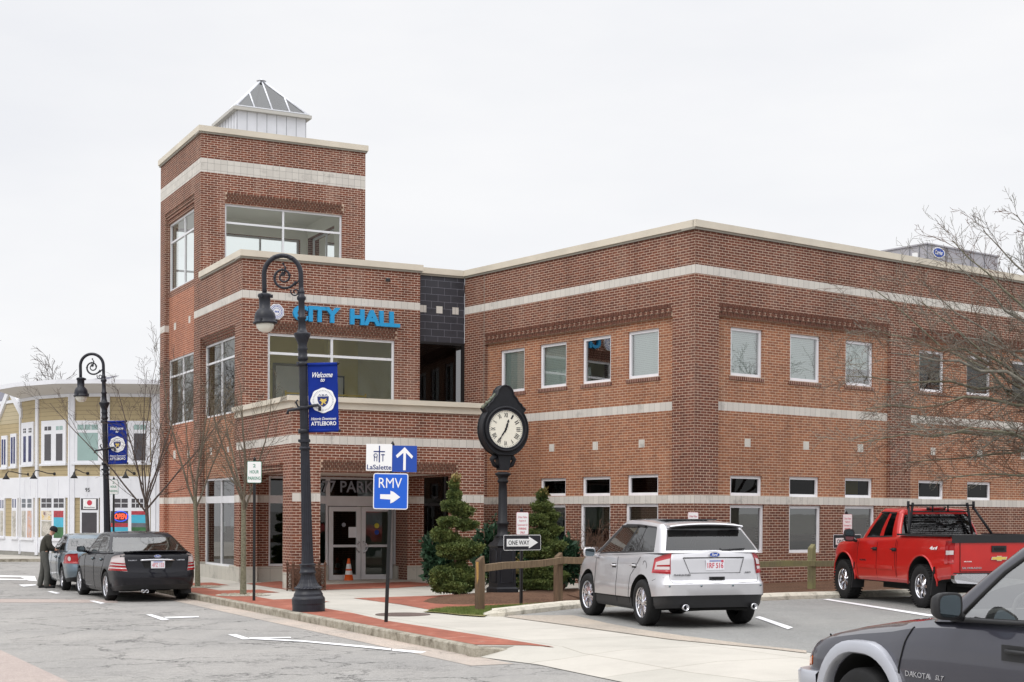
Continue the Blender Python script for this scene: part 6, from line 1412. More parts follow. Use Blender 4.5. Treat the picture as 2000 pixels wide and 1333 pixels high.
    if banner:
        b = thing('street_banner', blabel, 'banner', (x, y, z), yaw, group='blue welcome banners on the street lamps'); b.scale = (s, s, s); b.rotation_euler = (0, -radians(1.6), yaw)
        x0, x1, z0, z1 = .085, .645, 3.385, 4.63; mb = MB(); n = 10; V = []
        for j in range(n+1):
            for i in range(7):
                a, c_ = i/6, j/n; V.append((x0+(x1-x0)*a, .012*sin(c_*9+a*3)*sin(pi*c_), z0+(z1-z0)*c_))
        Fs = [(j*7+i, j*7+i+1, (j+1)*7+i+1, (j+1)*7+i) for j in range(n) for i in range(6)]
        V2 = [(a, b_+.006, c_) for a, b_, c_ in V]; mb.mesh(V, Fs, 'cloth_blue'); mb.mesh(V2, [f[::-1] for f in Fs], 'cloth_blue')
        for zz in (z0, z1): mb.tube([(x0, .003, zz), (x1, .003, zz)], .032, 'cloth_blue', 10)
        mb.build('cloth', b)
        fr = lambda a, zz, d: Vector((a, -.016-d, zz)); xm = (x0+x1)/2
        tt = lambda s_, a0, a1, b0, b1, bold=.012, sh=0.: text_mesh(s_, 'sign_white', a0, a1, b0, b1, fr, .003, bold, sh, name='lettering', parent=b, world=False)
        tt('Welcome', xm-.19, xm+.19, 4.38, 4.48, .012, .45); tt('to', xm-.04, xm+.04, 4.30, 4.365, .012, .4)
        tt('Historic Downtown', xm-.235, xm+.235, 3.58, 3.635, .008, .4); tt('ATTLEBORO', xm-.235, xm+.235, 3.48, 3.555, .02)
        mb = MB(); cz = 3.95; oc = [(xm+(.232+.008*cos(8*t))*cos(t), cz+(.232+.008*cos(8*t))*sin(t)) for t in np.linspace(0, 2*pi, 49)[:-1]]; mb.prism(oc, 0, .003, 'sign_white', fr); em = mb.build('city_seal', b)
        mb = MB(); fr2 = lambda a, zz, d: Vector((a, -.0195-d, zz))
        sh_ = [(-.11, .075), (.11, .075), (.105, .0), (.085, -.055), (.045, -.10), (0, -.125), (-.045, -.10), (-.085, -.055), (-.105, .0)]
        mb.prism([(xm+a*.98, cz+c_*.98-.0) for a, c_ in sh_], 0, .003, 'panel_navy2', fr2); fr3 = lambda a, zz, d: Vector((a, -.023-d, zz))
        lion = [(-.05, -.075), (-.02, -.03), (-.045, .0), (-.075, .005), (-.04, .022), (-.055, .045), (-.02, .04), (.0, .03), (.04, .035), (.065, .05), (.055, .02), (.07, .0), (.045, -.01), (.035, -.035), (.06, -.06), (.03, -.06), (.01, -.03), (-.005, -.055), (-.01, -.08)]
        mb.prism([(xm+a, cz-.01+c_) for a, c_ in lion], 0, .003, 'gold', fr3)
        for k, dx in enumerate((-.06, 0, .06)):
            mb.tube([fr2(xm+dx-.022, cz+.085, .003), fr2(xm+dx+(.022 if k == 1 else 0), cz+.115, .003)], .005, 'panel_navy2', 4); mb.tube([fr2(xm+dx+.022, cz+.085, .003), fr2(xm+dx-(.022 if k == 1 else 0), cz+.115, .003)], .005, 'panel_navy2', 4)
        for k in range(40):
            t = 2*pi*k/40+.05; q = fr2(xm+.185*cos(t), cz+.185*sin(t), .002); mb.box(q, (.008, .003, .026), 'sign_grey', Matrix.Rotation(-(t-pi/2), 3, 'Y'))
        mb.build('seal_device', em)
    return r
simple('panel_navy2', srgb(24, 44, 110), .6)
xx = gup(603, 1194.5)
street_lamp('street_lamp', *xx, 'tall black crook lamp post with fluted base, nearest the entrance of the brick hall', 6.72, radians(0), True, 'royal blue welcome banner with city seal hanging from the nearer lamp post')
D2 = 44.6; x2 = (213.5-1000)/2900.5*D2-.02; street_lamp('street_lamp', x2, D2, gz(x2, D2)+.13, 'farther black crook lamp post standing before the pale curved shop', 6.72, radians(0), True, 'welcome banner seen through bare twigs on the farther lamp post')
# --- signs
def rrect(w, h, r, cx=0, cz=0, n=4):
    P = []
    for sx, sz, a0 in ((1, 1, 0), (-1, 1, pi/2), (-1, -1, pi), (1, -1, 3*pi/2)):
        for k in range(n+1): a = a0+pi/2*k/n; P.append((cx+sx*(w/2-r)+r*cos(a), cz+sz*(h/2-r)+r*sin(a)))
    return P
def panel(root, name, cx, cz, w, h, face, border=None, bw=.012, r=.03, y=-.03, back='sign_grey'):
    mb = MB(); f = lambda a, z, d: Vector((a, y-d, z)); mb.prism(rrect(w, h, r, cx, cz), 0, .003, back, f)
    if border: mb.prism(rrect(w-.001, h-.001, r, cx, cz), .003, .0045, border, f); mb.prism(rrect(w-2*bw, h-2*bw, max(r-bw, .004), cx, cz), .0045, .006, face, f)
    else: mb.prism(rrect(w-.001, h-.001, r, cx, cz), .003, .006, face, f)
    return mb.build(name, root), (lambda a, z, d: Vector((a, y-.0065-d, z)))
def post(root, h, r=.028, mat='black_post', lean=0.):
    mb = MB(); mb.prism([(-r, -.02), (-.006, -.02), (-.006, -.03+.0), (.006, -.03), (.006, -.02), (r, -.02), (r, .02), (-r, .02)], -.3, h, mat, lambda a, b, c: (a+lean*c, b, c)); mb.tube([(lean*h, 0, h), (lean*h, 0, h+.06)], [.035, .012], mat, 8); mb.build('post', root)
def two_hour(u, v, D, label, yaw=0.):
    if v: x, y, z = gup(u, v)
    else: y = D; x = (u-1000)/2900.5*D; z = gz(x, y)+.13
    r = thing('parking_sign', label, 'parking sign', (x, y, z), yaw, group='two hour parking signs on black posts'); post(r, 2.98)
    o, f = panel(r, 'sign_panel', .0, 2.72, .305, .46, 'sign_white', 'sign_green', .010)
    for s_, a, b0, b1 in (('2', .028, 2.82, 2.89), ('HOUR', .095, 2.69, 2.76), ('PARKING', .13, 2.555, 2.625)): text_mesh(s_, 'sign_green', -a, a, b0, b1, f, .002, .012, name='lettering', parent=o, world=False)
    return r
two_hour(496, 1174, 0, 'green on white sign on slim black post in the brick strip by a young tree', radians(3))
two_hour(222, 0, 46.5, 'smaller looking green on white sign beside the farther lamp post')
# directional sign post
x, y, z = gup(754, 1216); r = thing('direction_sign', 'black sign post with blue arrow panels, one lettered RMV, and a white panel', 'sign post', (x, y, z), radians(2))
h0 = 2.98; post(r, h0, .03, lean=.022); r.rotation_euler = (0, radians(.6), radians(2))
kx = lambda u: (u-757)/2900.5*24.9; kz = lambda v: (1216-v)/2900.5*24.94
cxm = kx(762)-.0; ox = .0
o, f = panel(r, 'sign_panel', kx(762.3), (kz(925)+kz(995))/2, .585, .605, 'panel_blue', 'sign_white', .016, .04)
text_mesh('RMV', 'sign_white', kx(739), kx(784), kz(953.5), kz(934), f, .003, .0, name='lettering', parent=o, world=False)
ar = [(742, 966), (762, 966), (762, 959), (768, 961), (781, 971), (768, 981), (762, 983.5), (762, 976), (742, 975)]
mb = MB(); mb.prism([(kx(a), kz(b_)) for a, b_ in ar][::-1], 0, .002, 'sign_white', f); mb.build('arrow', o)
o, f = panel(r, 'sign_panel', (kx(713.5)+kx(764))/2, (kz(868)+kz(920.5))/2, kx(764)-kx(713.5), kz(868)-kz(920.5), 'sign_white', None, r=.006); o['label'] = 'white panel with small blue cross emblem'
text_mesh('LaSalette', 'panel_navy2', kx(715.5), kx(763), kz(918), kz(908.5), f, .003, .012, name='lettering', parent=o, world=False)
mb = MB(); L_ = lambda u0, v0, u1, v1, w=.010: mb.prism([(kx(u0)-w*(v1 != v0), kz(v0)+w*(v1 == v0)), (kx(u1)+w*(v1 != v0)*(-1 if u1 == u0 and False else 1), kz(v0)+w*(v1 == v0)), (kx(u1)+w*(v1 != v0), kz(v1)-w*(v1 == v0)), (kx(u0)-w*(v1 != v0), kz(v1)-w*(v1 == v0))], 0, .002, 'panel_navy2', f)
L_(739.3, 871.5, 739.3, 904); L_(728, 883, 750, 883); L_(743, 889, 749.5, 889); L_(746.2, 889, 746.2, 902, .007); L_(729.5, 891, 729.5, 902, .006); L_(734.5, 893, 734.5, 902, .006)
mb.tube([f(kx(732)+.03*cos(t), kz(890.5)+.03*sin(t), .002) for t in np.linspace(0, 2*pi, 13)[:-1]], .006, 'panel_navy2', 4, closed=True); mb.build('cross_emblem', o)
o, f = panel(r, 'sign_panel', (kx(764.4)+kx(812.5))/2, (kz(870.5)+kz(922))/2, kx(812.5)-kx(764.4), kz(870.5)-kz(922), 'panel_navy', None, r=.006, y=-.031); o['label'] = 'blue panel with a white upward arrow'
ar = [(788.5, 873.5), (805, 891), (802.5, 896), (791, 884.5), (791, 918.5), (786, 918.5), (786, 884.5), (774, 895), (771.5, 890)]
mb = MB(); mb.prism([(kx(a), kz(b_)) for a, b_ in ar][::-1], 0, .002, 'sign_white', f); mb.build('arrow', o)
# one way signs
def one_way(u, D, vt, yaw, label, gr):
    x = (u-1000)/2900.5*D; y = D; z = gz(x, y)+.13; r = thing('one_way_sign', label, 'one way sign', (x, y, z), yaw, group=gr)
    ztop = at(u, vt, D).z-z; post(r, ztop+.02)
    o, f = panel(r, 'sign_panel', 0, ztop-.23, .305, .455, 'sign_white', 'sign_redpale', .008)
    for i, (s_, a) in enumerate((('2-Hour Visitor', .115), ('Registry &', .085), ('Government Ctr', .125), ('PARKING', .095), ('ONLY', .06))): text_mesh(s_, 'sign_redpale' if i < 3 else 'sign_red', -a, a, ztop-.10-i*.078-.022, ztop-.10-i*.078+.022, f, .002, .01, name='lettering', parent=o, world=False)
    zc = ztop-.46-.155; o, f = panel(r, 'sign_panel', 0, zc, .93, .31, 'sign_black', 'sign_white', .010, .03); o['label'] = 'black one way panel with white arrow'
    mb = MB(); ar = [(-.39, -.075), (.16, -.075), (.16, -.12), (.39, 0), (.16, .12), (.16, .075), (-.39, .075)]; mb.prism([(a, zc+b_) for a, b_ in ar], 0, .002, 'sign_white', f); mb.build('arrow', o)
    text_mesh('ONE WAY', 'sign_black', -.35, .17, zc-.045, zc+.045, lambda a, b_, d: f(a, b_, .003+d), .002, .008, name='lettering', parent=o, world=False)
    return r
G_OW = 'one way signs behind the rail fence'
one_way(1018.5, 29.9, 1000.5, radians(36), 'one way arrow sign under a small red and white notice by the clock', G_OW)
one_way(1653, 33.6, 1004.5, radians(36), 'one way sign partly hidden by the nose of the red pickup', G_OW)
x = (1352-1000)/2900.5*32.; r = thing('visitor_parking_sign', 'top of a small pink lettered parking notice showing above the silver car roof', 'parking sign', (x, 32., gz(x, 32)+.13), radians(30))
zt_ = at(1352, 1000.5, 32.).z-(gz(x, 32)+.13); post(r, zt_-.05); o, f = panel(r, 'sign_panel', 0, zt_-.23, .28, .455, 'sign_white', 'sign_redpale', .008)
for i, (s_, a) in enumerate((('2-Hour Visitor', .11), ('Registry &', .085), ('PARKING', .095), ('ONLY', .06))): text_mesh(s_, 'sign_redpale', -a, a, zt_-.09-i*.1-.024, zt_-.09-i*.1+.024, f, .002, .01, name='lettering', parent=o, world=False)
# --- post clock
x, y, z = gup(981, 1163.5); CK = thing('post_clock', 'black iron post clock with white roman numeral dial behind the rail fence', 'clock', (x, y, z), radians(26))
mb = MB()
def sq(mb, w0, w1, z0, z1, mat='iron_dark'): 
    a, b_ = w0/2, w1/2; mb.mesh([(sx*q, sy*q, zz) for q, zz in ((a, z0), (b_, z1)) for sx, sy in ((-1, -1), (1, -1), (1, 1), (-1, 1))], [(0, 1, 5, 4), (1, 2, 6, 5), (2, 3, 7, 6), (3, 0, 4, 7), (3, 2, 1, 0), (4, 5, 6, 7)], mat, False)
for w0, w1, a, b_ in ((.54, .54, 0, .16), (.54, .46, .16, .20), (.46, .44, .20, 1.08), (.44, .50, 1.08, 1.12), (.50, .40, 1.12, 1.20), (.36, .30, 1.20, 1.26), (.30, .27, 1.26, 1.32)): sq(mb, w0, w1, a, b_)
for a in range(4):
    R = Matrix.Rotation(a*pi/2, 3, 'Z'); P = lambda x_, y_, z_: R @ Vector((x_, y_, z_))
    mb.tube([P(-.15, -.231, .3), P(.15, -.231, .3), P(.15, -.222, 1.0), P(0, -.222, 1.05), P(-.15, -.222, 1.0)], .012, 'iron', 4, closed=True)
mb.build('pedestal', CK)
mb = MB(); mb.lathe([(.16, 1.31), (.17, 1.34), (.12, 1.38), (.115, 1.58), (.14, 1.61), (.14, 1.64), (.105, 1.68), (.10, 2.35), (.09, 2.52), (.12, 2.55), (.13, 2.58), (.10, 2.62), (.13, 2.68), (.18, 2.72), (.18, 2.75), (.10, 2.78)], 'iron_dark', 24, flute=.06, fl_rng=(1.7, 2.5)); mb.build('column', CK)
zc = at(990, 840, 33.6).z-z; RC = .50
mb = MB(); fr = lambda a, zz, d: Vector((a, -d, zc+zz))
out_ = []
for t in np.linspace(-1.22, pi+1.22, 40): out_.append((.56*cos(t)*(1.0), .575*sin(t)))
body = [(.56*sin(t), -.60*cos(t)) for t in np.linspace(.32, 2.25, 22)]+[(.50, .46), (.42, .50), (.40, .56), (.33, .60), (.27, .70), (.20, .76), (.17, .87), (.10, .95), (0, .985)]
poly = body+[(-a, b_) for a, b_ in body[::-1] if a > 0]
mb.prism(poly, -.13, .13, 'iron_dark', fr); mb.tube([fr(a, b_, .13) for a, b_ in poly], .022, 'iron_dark', 6, closed=True); mb.tube([fr(a, b_, -.13) for a, b_ in poly], .022, 'iron_dark', 6, closed=True)
for sg in (1, -1):
    mb.tube([fr(sg*.16, -.58, 0), fr(sg*.28, -.68, 0), fr(sg*.22, -.80, 0), fr(sg*.12, -.86, 0)], [.09, .06, .05, .03], 'iron_dark', 8)
    for a, b_ in ((.50, .47), (.41, .56), (.30, .66)): mb.lathe([(0, -.05), (.045, -.02), (.045, .02), (0, .05)], 'verdigris' if sg < 0 else 'iron_dark', 8, fr(sg*a, b_+.02, 0))
mb.tube([fr(-.49, .48, 0), fr(-.40, .57, 0), fr(-.30, .66, .0), fr(-.2, .79, 0)], .03, 'verdigris', 6)
mb.prism([(-.17, -.56), (.17, -.56), (.11, -.92), (-.11, -.92)], -.10, .10, 'iron_dark', fr); mb.build('case', CK)
for sg in (1, -1):
    mb = MB(); fs = lambda a, zz, d: Vector((a*sg, -sg*(.13+d), zc+zz))
    mb.tube([fs(.485*cos(t), .485*sin(t), .02) for t in np.linspace(0, 2*pi, 41)[:-1]], .035, 'iron_dark', 8, closed=True); mb.tube([fs(.435*cos(t), .435*sin(t), .025) for t in np.linspace(0, 2*pi, 41)[:-1]], .018, 'iron', 8, closed=True)
    mb.prism([(.43*cos(t), .43*sin(t)) for t in np.linspace(0, 2*pi, 41)[:-1]], .0, .012, 'ivory', fs); o = mb.build('dial', CK)
    mb = MB()
    for k in range(60):
        t = 2*pi*k/60; q = fs(.395*sin(t), .395*cos(t), .014); mb.box(q, (.006 if k % 5 else .010, .004, .02), 'sign_black', Matrix.Rotation(t*sg, 3, 'Y'))
    mb.build('minute_track', o)
    for k, s_ in enumerate(('XII', 'I', 'II', 'III', 'IIII', 'V', 'VI', 'VII', 'VIII', 'IX', 'X', 'XI')):
        t = 2*pi*k/12; wd = {1: .022, 2: .05, 3: .075, 4: .095}[len(s_)]
        def fn(a, b_, d, t=t): return fs(.315*sin(t)+a*cos(t)+b_*sin(t), .315*cos(t)-a*sin(t)+b_*cos(t), .013+d)
        text_mesh(s_, 'sign_black', -wd/2-.008, wd/2+.008, -.05, .05, fn, .003, .012, name='numeral', parent=o, world=False)
    for nm, ang, L, w in (('hour_hand', radians(18), .235, .03), ('minute_hand', radians(213), .33, .022)):
        mb = MB(); c_, s2 = cos(ang), sin(ang); pl_ = [(-w*.5, -.08), (w*.5, -.08), (w*.45, 0), (w*.8, L*.45), (w*.3, L*.62), (w*.9, L*.76), (0, L), (-w*.9, L*.76), (-w*.3, L*.62), (-w*.8, L*.45), (-w*.45, 0)]
        mb.prism([(a*c_+b_*s2, -a*s2+b_*c_) for a, b_ in pl_], .018, .024, 'sign_black', fs); mb.lathe([(.03, 0), (.0, .01)], 'sign_black', 10, fs(0, 0, .02), axis='Y'); mb.build(nm, o)
# --- rail fence
xa = np.array(gup(937, 1195)[:2]); xb = np.array(gup(1090, 1179)[:2]); dvv = (xb-xa)/np.linalg.norm(xb-xa)
xc3 = np.array(at(1585, 1150, 34.6)[:2]); FE = thing('rail_fence', 'weathered wooden post and single rail fence edging the planting bed', 'fence', (xa[0], xa[1], gz(*xa)+.13))
posts = [xa, xb, xb+(xc3-xb)*.36+np.array([.35, -.2]), xc3, xc3+np.array([3.0, 2.2]), xc3+np.array([6.1, 4.5])]
hts = [1.0, 1.0, 1.0, 1.02, 1., 1.]
for i, p in enumerate(posts):
    mb = MB(); zb_ = gz(*p)+(.13 if i < 2 else .2); w = .135; h = hts[i]; R = Matrix.Rotation(radians(30+i*4), 3, 'Z'); V = []
    for zz, q in ((-.2, .5), (h*.3, .51), (h*.93, .5), (h, .42)):
        for sx, sy in ((-1, -1), (1, -1), (1, 1), (-1, 1)): V.append(Vector((p[0], p[1], zb_+zz))+R @ Vector((sx*q*w, sy*q*w, .04*sx if zz == h else 0)))
    mb.mesh(V, [(k*4+a, k*4+(a+1) % 4, (k+1)*4+(a+1) % 4, (k+1)*4+a) for k in range(3) for a in range(4)]+[(12, 13, 14, 15)], 'wood_green' if i > 2 else 'wood_post', False)
    if i == 0: mb.mesh([Vector((p[0], p[1], zb_))+R @ Vector((a, b_, c_)) for a, b_, c_ in ((-.0695, -.0695, .62), (-.0695, -.01, .50), (-.0695, .03, .93), (-.0695, -.0695, .93))], [(0, 3, 2, 1)], 'wood_tan', False)
    mb.build('post', FE, True)
for i in range(len(posts)-1):
    a, b_ = posts[i], posts[i+1]; hA = (.80, .86, .73, .66, .68, .68)[i]; hB = (.86, .80, .66, .68, .68, .68)[i]
    d_ = (b_-a)/np.linalg.norm(b_-a); n_ = np.array([d_[1], -d_[0]]); mb = MB(); V = []
    for f_ in (0, .25, .5, .75, 1):
        q = a+(b_-a)*f_+d_*(.02 if f_ == 0 else 0); zq = gz(*q)+.14+hA*(1-f_)+hB*f_+.015*sin(f_*7+i)
        for dx, dz in ((.10, -.065), (.10, .065), (.045, .07), (.045, -.07)): V.append(Vector((q[0]+n_[0]*dx, q[1]+n_[1]*dx, zq+dz)))
    mb.mesh(V, [(k*4+c_, k*4+(c_+1) % 4, (k+1)*4+(c_+1) % 4, (k+1)*4+c_) for k in range(4) for c_ in range(4)]+[(0, 1, 2, 3), (19, 18, 17, 16)], 'wood_green' if i > 1 else 'wood_rail', False)
    mb.build('rail', FE, True)
# --- cone, urns
q = WF.px(681, 1141.5, .35); cpt = WF.P(q[0], 0, .35); CN = thing('traffic_cone', 'orange cone with two white bands standing before the glass doors', 'traffic cone', (cpt[0], cpt[1], at(681, 1141.5, cpt[1]).z))
mb = MB(); mb.box((0, 0, .015), (.36, .36, .03), 'under'); mb.build('base', CN)
mb = MB(); mb.lathe([(.145, .03), (.14, .045), (.105, .27)], 'orange', 24); mb.lathe([(.105, .27), (.088, .38)], 'sign_white', 24, cap=False); mb.lathe([(.088, .38), (.08, .43)], 'orange', 24, cap=False); mb.lathe([(.08, .43), (.057, .57)], 'sign_white', 24, cap=False); mb.lathe([(.057, .57), (.035, .70), (.028, .72), (.0, .722)], 'orange', 24, cap=False); mb.build('cone', CN)
def basket(u, v, D, label, gr='rusty lattice bins by the column'):
    p = at(u, v, D); r = thing('lattice_bin', label, 'bin', (p.x, p.y, gz(p.x, p.y)+.13), radians(27), group=gr); w = .21; h = .62
    mb = MB()
    for sx in (-1, 1):
        for sy in (-1, 1): mb.box((sx*w, sy*w, h/2), (.035, .035, h), 'rust'); mb.lathe([(.04, h), (.045, h+.02), (.0, h+.09)], 'rust', 8, (sx*w, sy*w, 0)); mb.lathe([(0, h+.08), (.02, h+.10), (0, h+.12)], 'rust', 8, (sx*w, sy*w, 0))
    for zz in (.05, h-.03):
        for s_ in (-1, 1): mb.box((0, s_*w, zz), (2*w, .03, .04), 'rust'); mb.box((s_*w, 0, zz), (.03, 2*w, .04), 'rust')
    mb.build('frame', r); mb = MB()
    for s_ in (-1, 1):
        for k in range(-5, 6):
            for dg in (-1, 1):
                P = []; a0 = -w
                for (f0, z0) in ((0, 0),): pass
                x0, z0 = -w, .07+(k)*.1; x1, z1 = w, z0+2*w
                pts = [(x0+(x1-x0)*t, z0+(z1-z0)*t) for t in np.linspace(0, 1, 9)]; pts = [q for q in pts if .06 < q[1] < h-.05]
                if len(pts) > 1:
                    a, b_ = pts[0], pts[-1]; mb.tube([(dg*a[0], s_*w, a[1]), (dg*b_[0], s_*w, b_[1])], .007, 'rust', 4); mb.tube([(s_*w, dg*a[0], a[1]), (s_*w, dg*b_[0], b_[1])], .007, 'rust', 4)
    mb.build('lattice', r); mb = MB(); mb.lathe([(w*.85, .05), (w*.85, h-.08)], 'rust', 16); mb.build('liner', r)
basket(583, 1152, 35.6, 'rusty lattice bin left of the lamp base, against the brick column'); basket(613, 1150, 35.9, 'rusty lattice bin peeping out right of the lamp base, beside the column')
# ---------------------------------------------------------------- corner shop
SH = thing('corner_shop', 'cream and white clapboard shop with curved front and deep white eaves beyond the street', 'shop building', (-19, 66, gz(-19, 66)+.13))
Q = [np.array(at(u, 1000, D)[:2]) for u, D in ((40, 69.3), (73, 67.5), (138, 66), (205, 65.8), (304, 66), (420, 67.5))]
GWp = np.array(at(-130, 1000, 77.)[:2]); yz = lambda v, D=66.: 1.9+(1002.3-v)/2900.5*D
zG, zWn, zB0, zB1, zE = gz(-19, 66)+.13, yz(1081), yz(972), yz(930), yz(769)
seg = [(GWp, Q[0])]+[(Q[i], Q[i+1]) for i in range(5)]
walls = [Wall(a, b_-a) for a, b_ in seg]; lens = [np.linalg.norm(b_-a) for a, b_ in seg]
mb = MB()
for w, L in zip(walls, lens):
    w.box(mb, 0, L, zG-.6, zWn, -.3, .02, 'grey_stone'); w.box(mb, 0, L, zWn, yz(1051), -.3, .04, 'trim_white'); w.box(mb, 0, L, yz(1051), zB0, -.3, 0, 'siding'); w.box(mb, 0, L, zB0, zB1, -.3, .06, 'trim_white'); w.box(mb, 0, L, zB1, zE, -.3, 0, 'siding'); w.box(mb, 0, L, zE-.14, zE, .001, .07, 'trim_white')
for i in range(1, 6):
    w, L = walls[i], lens[i]; ww = .11 if i < 3 else .2
    w.box(mb, -.005, ww, zWn-.12, zE, .0, .085, 'trim_white'); w.box(mb, L-ww, L+.005, zWn-.12, zE, .0, .083, 'trim_white')
    for k in range(1, int(L/.75)): w.box(mb, k*L/int(L/.75)-.02, k*L/int(L/.75)+.02, zB0+.08, zB1-.1, .06, .075, 'trim_white')
mb.build('wall', SH, True)
# eave
mb = MB(); ctr_ = np.mean(Q, 0)+np.array([1.5, 9.]); ins = lambda p, d: p+(p-ctr_)/np.linalg.norm(p-ctr_)*d
ring0 = Q; z0_, z1_, z2_ = zE, zE+.33, zE+.52
A = [Vector((*ins(p, .05), z0_)) for p in Q]; B = [Vector((*ins(p, 1.25), z1_)) for p in Q]; C_ = [Vector((*ins(p, 1.28), z1_)) for p in Q]; D_ = [Vector((*ins(p, 1.28), z2_)) for p in Q]; E_ = [Vector((*ins(p, -3.5), z2_+.25)) for p in Q]
n = len(Q)
mb.mesh(A+B, [(i, i+1, n+i+1, n+i) for i in range(n-1)], 'soffit', False); mb.mesh(C_+D_, [(i, i+1, n+i+1, n+i) for i in range(n-1)]+[(0, n, n, 0)][:0], 'trim_white', False); mb.mesh(D_+E_, [(i, i+1, n+i+1, n+i) for i in range(n-1)], 'shingle', False); mb.mesh([A[0], C_[0], D_[0], E_[0]], [(0, 1, 2, 3)], 'trim_white', False)
mb.build('eave', SH, True)
mb = MB(); zr = z2_+.25; mb.mesh([Vector((*ins(p, -3.5), zr)) for p in Q]+[Vector((Q[-1][0]+4, Q[-1][1]+14, zr)), Vector((Q[0][0]-1, Q[0][1]+14, zr))], [tuple(range(8))], 'shingle', False); mb.build('roof', SH, True)
# gable wing roof on the left
w = walls[0]; L = lens[0]; zg = yz(835, 69.8); mb = MB(); a1 = L; a0 = w.px(2, 850)[0]; am = w.px(21, 790)[0]; zp = w.px(21, 765)[1]; z_l = w.px(2, 812)[1]; z_r = w.px(38, 803)[1]
w.grid(mb, 0, L, zE-.2, zE-.19, 'siding'); 
P = [(0, zE-1.1), (L, zE-1.1), (L, z_r), (am, zp), (a0, z_l), (0, z_l-.4)]
mb.build('gable_strip', SH, True) if mb.v else None
mb = MB(); mb.prism(P, -.3, .01, 'siding_pale', lambda a, z, d: w.P(a, z, d)); mb.build('gable_wall', SH, True)
mb = MB()
def rake(a0, z0, a1, z1, t=.42):
    mb.mesh([w.P(a0, z0, .12), w.P(a1, z1, .12), w.P(a1, z1+t, .12), w.P(a0, z0+t, .12), w.P(a0, z0, -6), w.P(a1, z1, -6), w.P(a1, z1+t, -6), w.P(a0, z0+t, -6)], [(0, 1, 2, 3), (4, 7, 6, 5), (3, 2, 6, 7), (0, 4, 5, 1), (0, 3, 7, 4), (1, 5, 6, 2)], 'trim_white', False)
rake(am, zp-.1, a1+.25, z_r-.35); rake(am, zp-.1, a0-.2, z_l-.35); rake(a0-.2, z_l-.45, -4, z_l-1.0, .3)
mb.build('gable_trim', SH, True)
mb = MB(); mb.mesh([w.P(-6, z_l-.7, 0), w.P(a0+.3, z_l-.1, 0), w.P(a0+.3, z_l+2.3, -6), w.P(-6, z_l+2.3, -6)], [(0, 1, 2, 3)], 'shingle', False); mb.build('gable_roof', SH, True)
def shopwin(i, uL, uR, vt, vb, panes, lab=None, fw=.16, grid_=(), wallz=0.):
    """panes: list of (u0,u1,v0,v1,material,nx,nz)"""
    w = walls[i]; a0, z1 = w.px(uL, vt); a1, z0 = w.px(uR, vb); mb = MB(); w.box(mb, a0, a1, z0, z1, .0, .07, 'trim_white'); w.box(mb, a0-.06, a1+.06, z0-.10, z0-.001, .0, .12, 'trim_white'); o = mb.build('window', SH, True)
    g = MB()
    for (u0, u1, v0, v1, mt, nx, nz_) in panes:
        b0, y1 = w.px(u0, v0); b1, y0 = w.px(u1, v1); w.box(g, b0, b1, y0, y1, .055, .075, mt)
        for k in range(1, nx): w.box(g, b0+(b1-b0)*k/nx-.015, b0+(b1-b0)*k/nx+.015, y0, y1, .0755, .083, 'trim_white')
        for k in range(1, nz_): w.box(g, b0, b1, y0+(y1-y0)*k/nz_-.015, y0+(y1-y0)*k/nz_+.015, .0755, .083, 'trim_white')
    g.build('pane', o, True); return o
T2 = dict
shopwin(0, 5, 16, 852, 913, [(6, 9, 859, 908, 'pane_blue', 1, 1), (10.5, 13.5, 859, 908, 'pane_blue', 1, 1)]); shopwin(0, 22.5, 34, 848, 911, [(24, 27.5, 855, 906, 'pane_blue', 1, 1), (29, 32, 854, 906, 'pane_blue', 1, 1)])
shopwin(1, 44.5, 67.5, 827, 907, [(48.5, 53.5, 838, 846, 'pane_dark', 2, 2), (59, 64.5, 837, 845, 'pane_dark', 2, 2), (48.5, 53.5, 853, 903, 'pane_blue', 1, 1), (58.5, 64, 852, 902, 'pane_blue', 1, 1)])
shopwin(2, 83, 130.5, 823, 905, [(89.5, 102.5, 834, 841, 'pane_dark', 2, 1), (112, 125, 833, 840, 'pane_teal', 2, 1), (89.5, 102, 849, 900, 'pane_dark', 1, 1), (112, 124.5, 848, 900, 'pane_dark', 1, 1)])
shopwin(3, 144, 201, 822, 904, [(152.5, 192.5, 830, 840, 'pane_teal', 3, 1), (152.5, 192.5, 846, 900, 'pane_teal', 1, 1)])
shopwin(4, 214, 293, 822, 904, [(262, 285, 830, 840, 'pane_teal', 2, 1), (262, 285, 847, 900, 'pane_dark', 1, 1), (222, 250, 830, 840, 'pane_teal', 2, 1), (222, 250, 847, 900, 'pane_dark', 1, 1)])
shopwin(0, 1.5, 11, 973.5, 1048.5, [(3.5, 5.5, 977, 993, 'pane_blue', 1, 1), (7.5, 9.5, 977, 993, 'pane_blue', 1, 1), (3.5, 9, 998, 1047, 'poster_grey', 1, 1)]); shopwin(0, 25.5, 36.5, 973.5, 1050, [(27, 29.3, 975, 992, 'pane_blue', 1, 1), (31.5, 33.8, 975, 992, 'pane_blue', 1, 1), (27, 33.5, 998, 1048.5, 'poster_grey', 1, 1)])
shopwin(1, 43.5, 67, 973, 1051.5, [(45.5, 53, 975, 992, 'poster_hill', 1, 2), (56.5, 64.5, 975, 992, 'poster_hill', 1, 2), (45.3, 53, 998, 1050, 'poster_grey', 1, 1), (56, 64.5, 998, 1050.5, 'poster_mauve', 1, 1)])
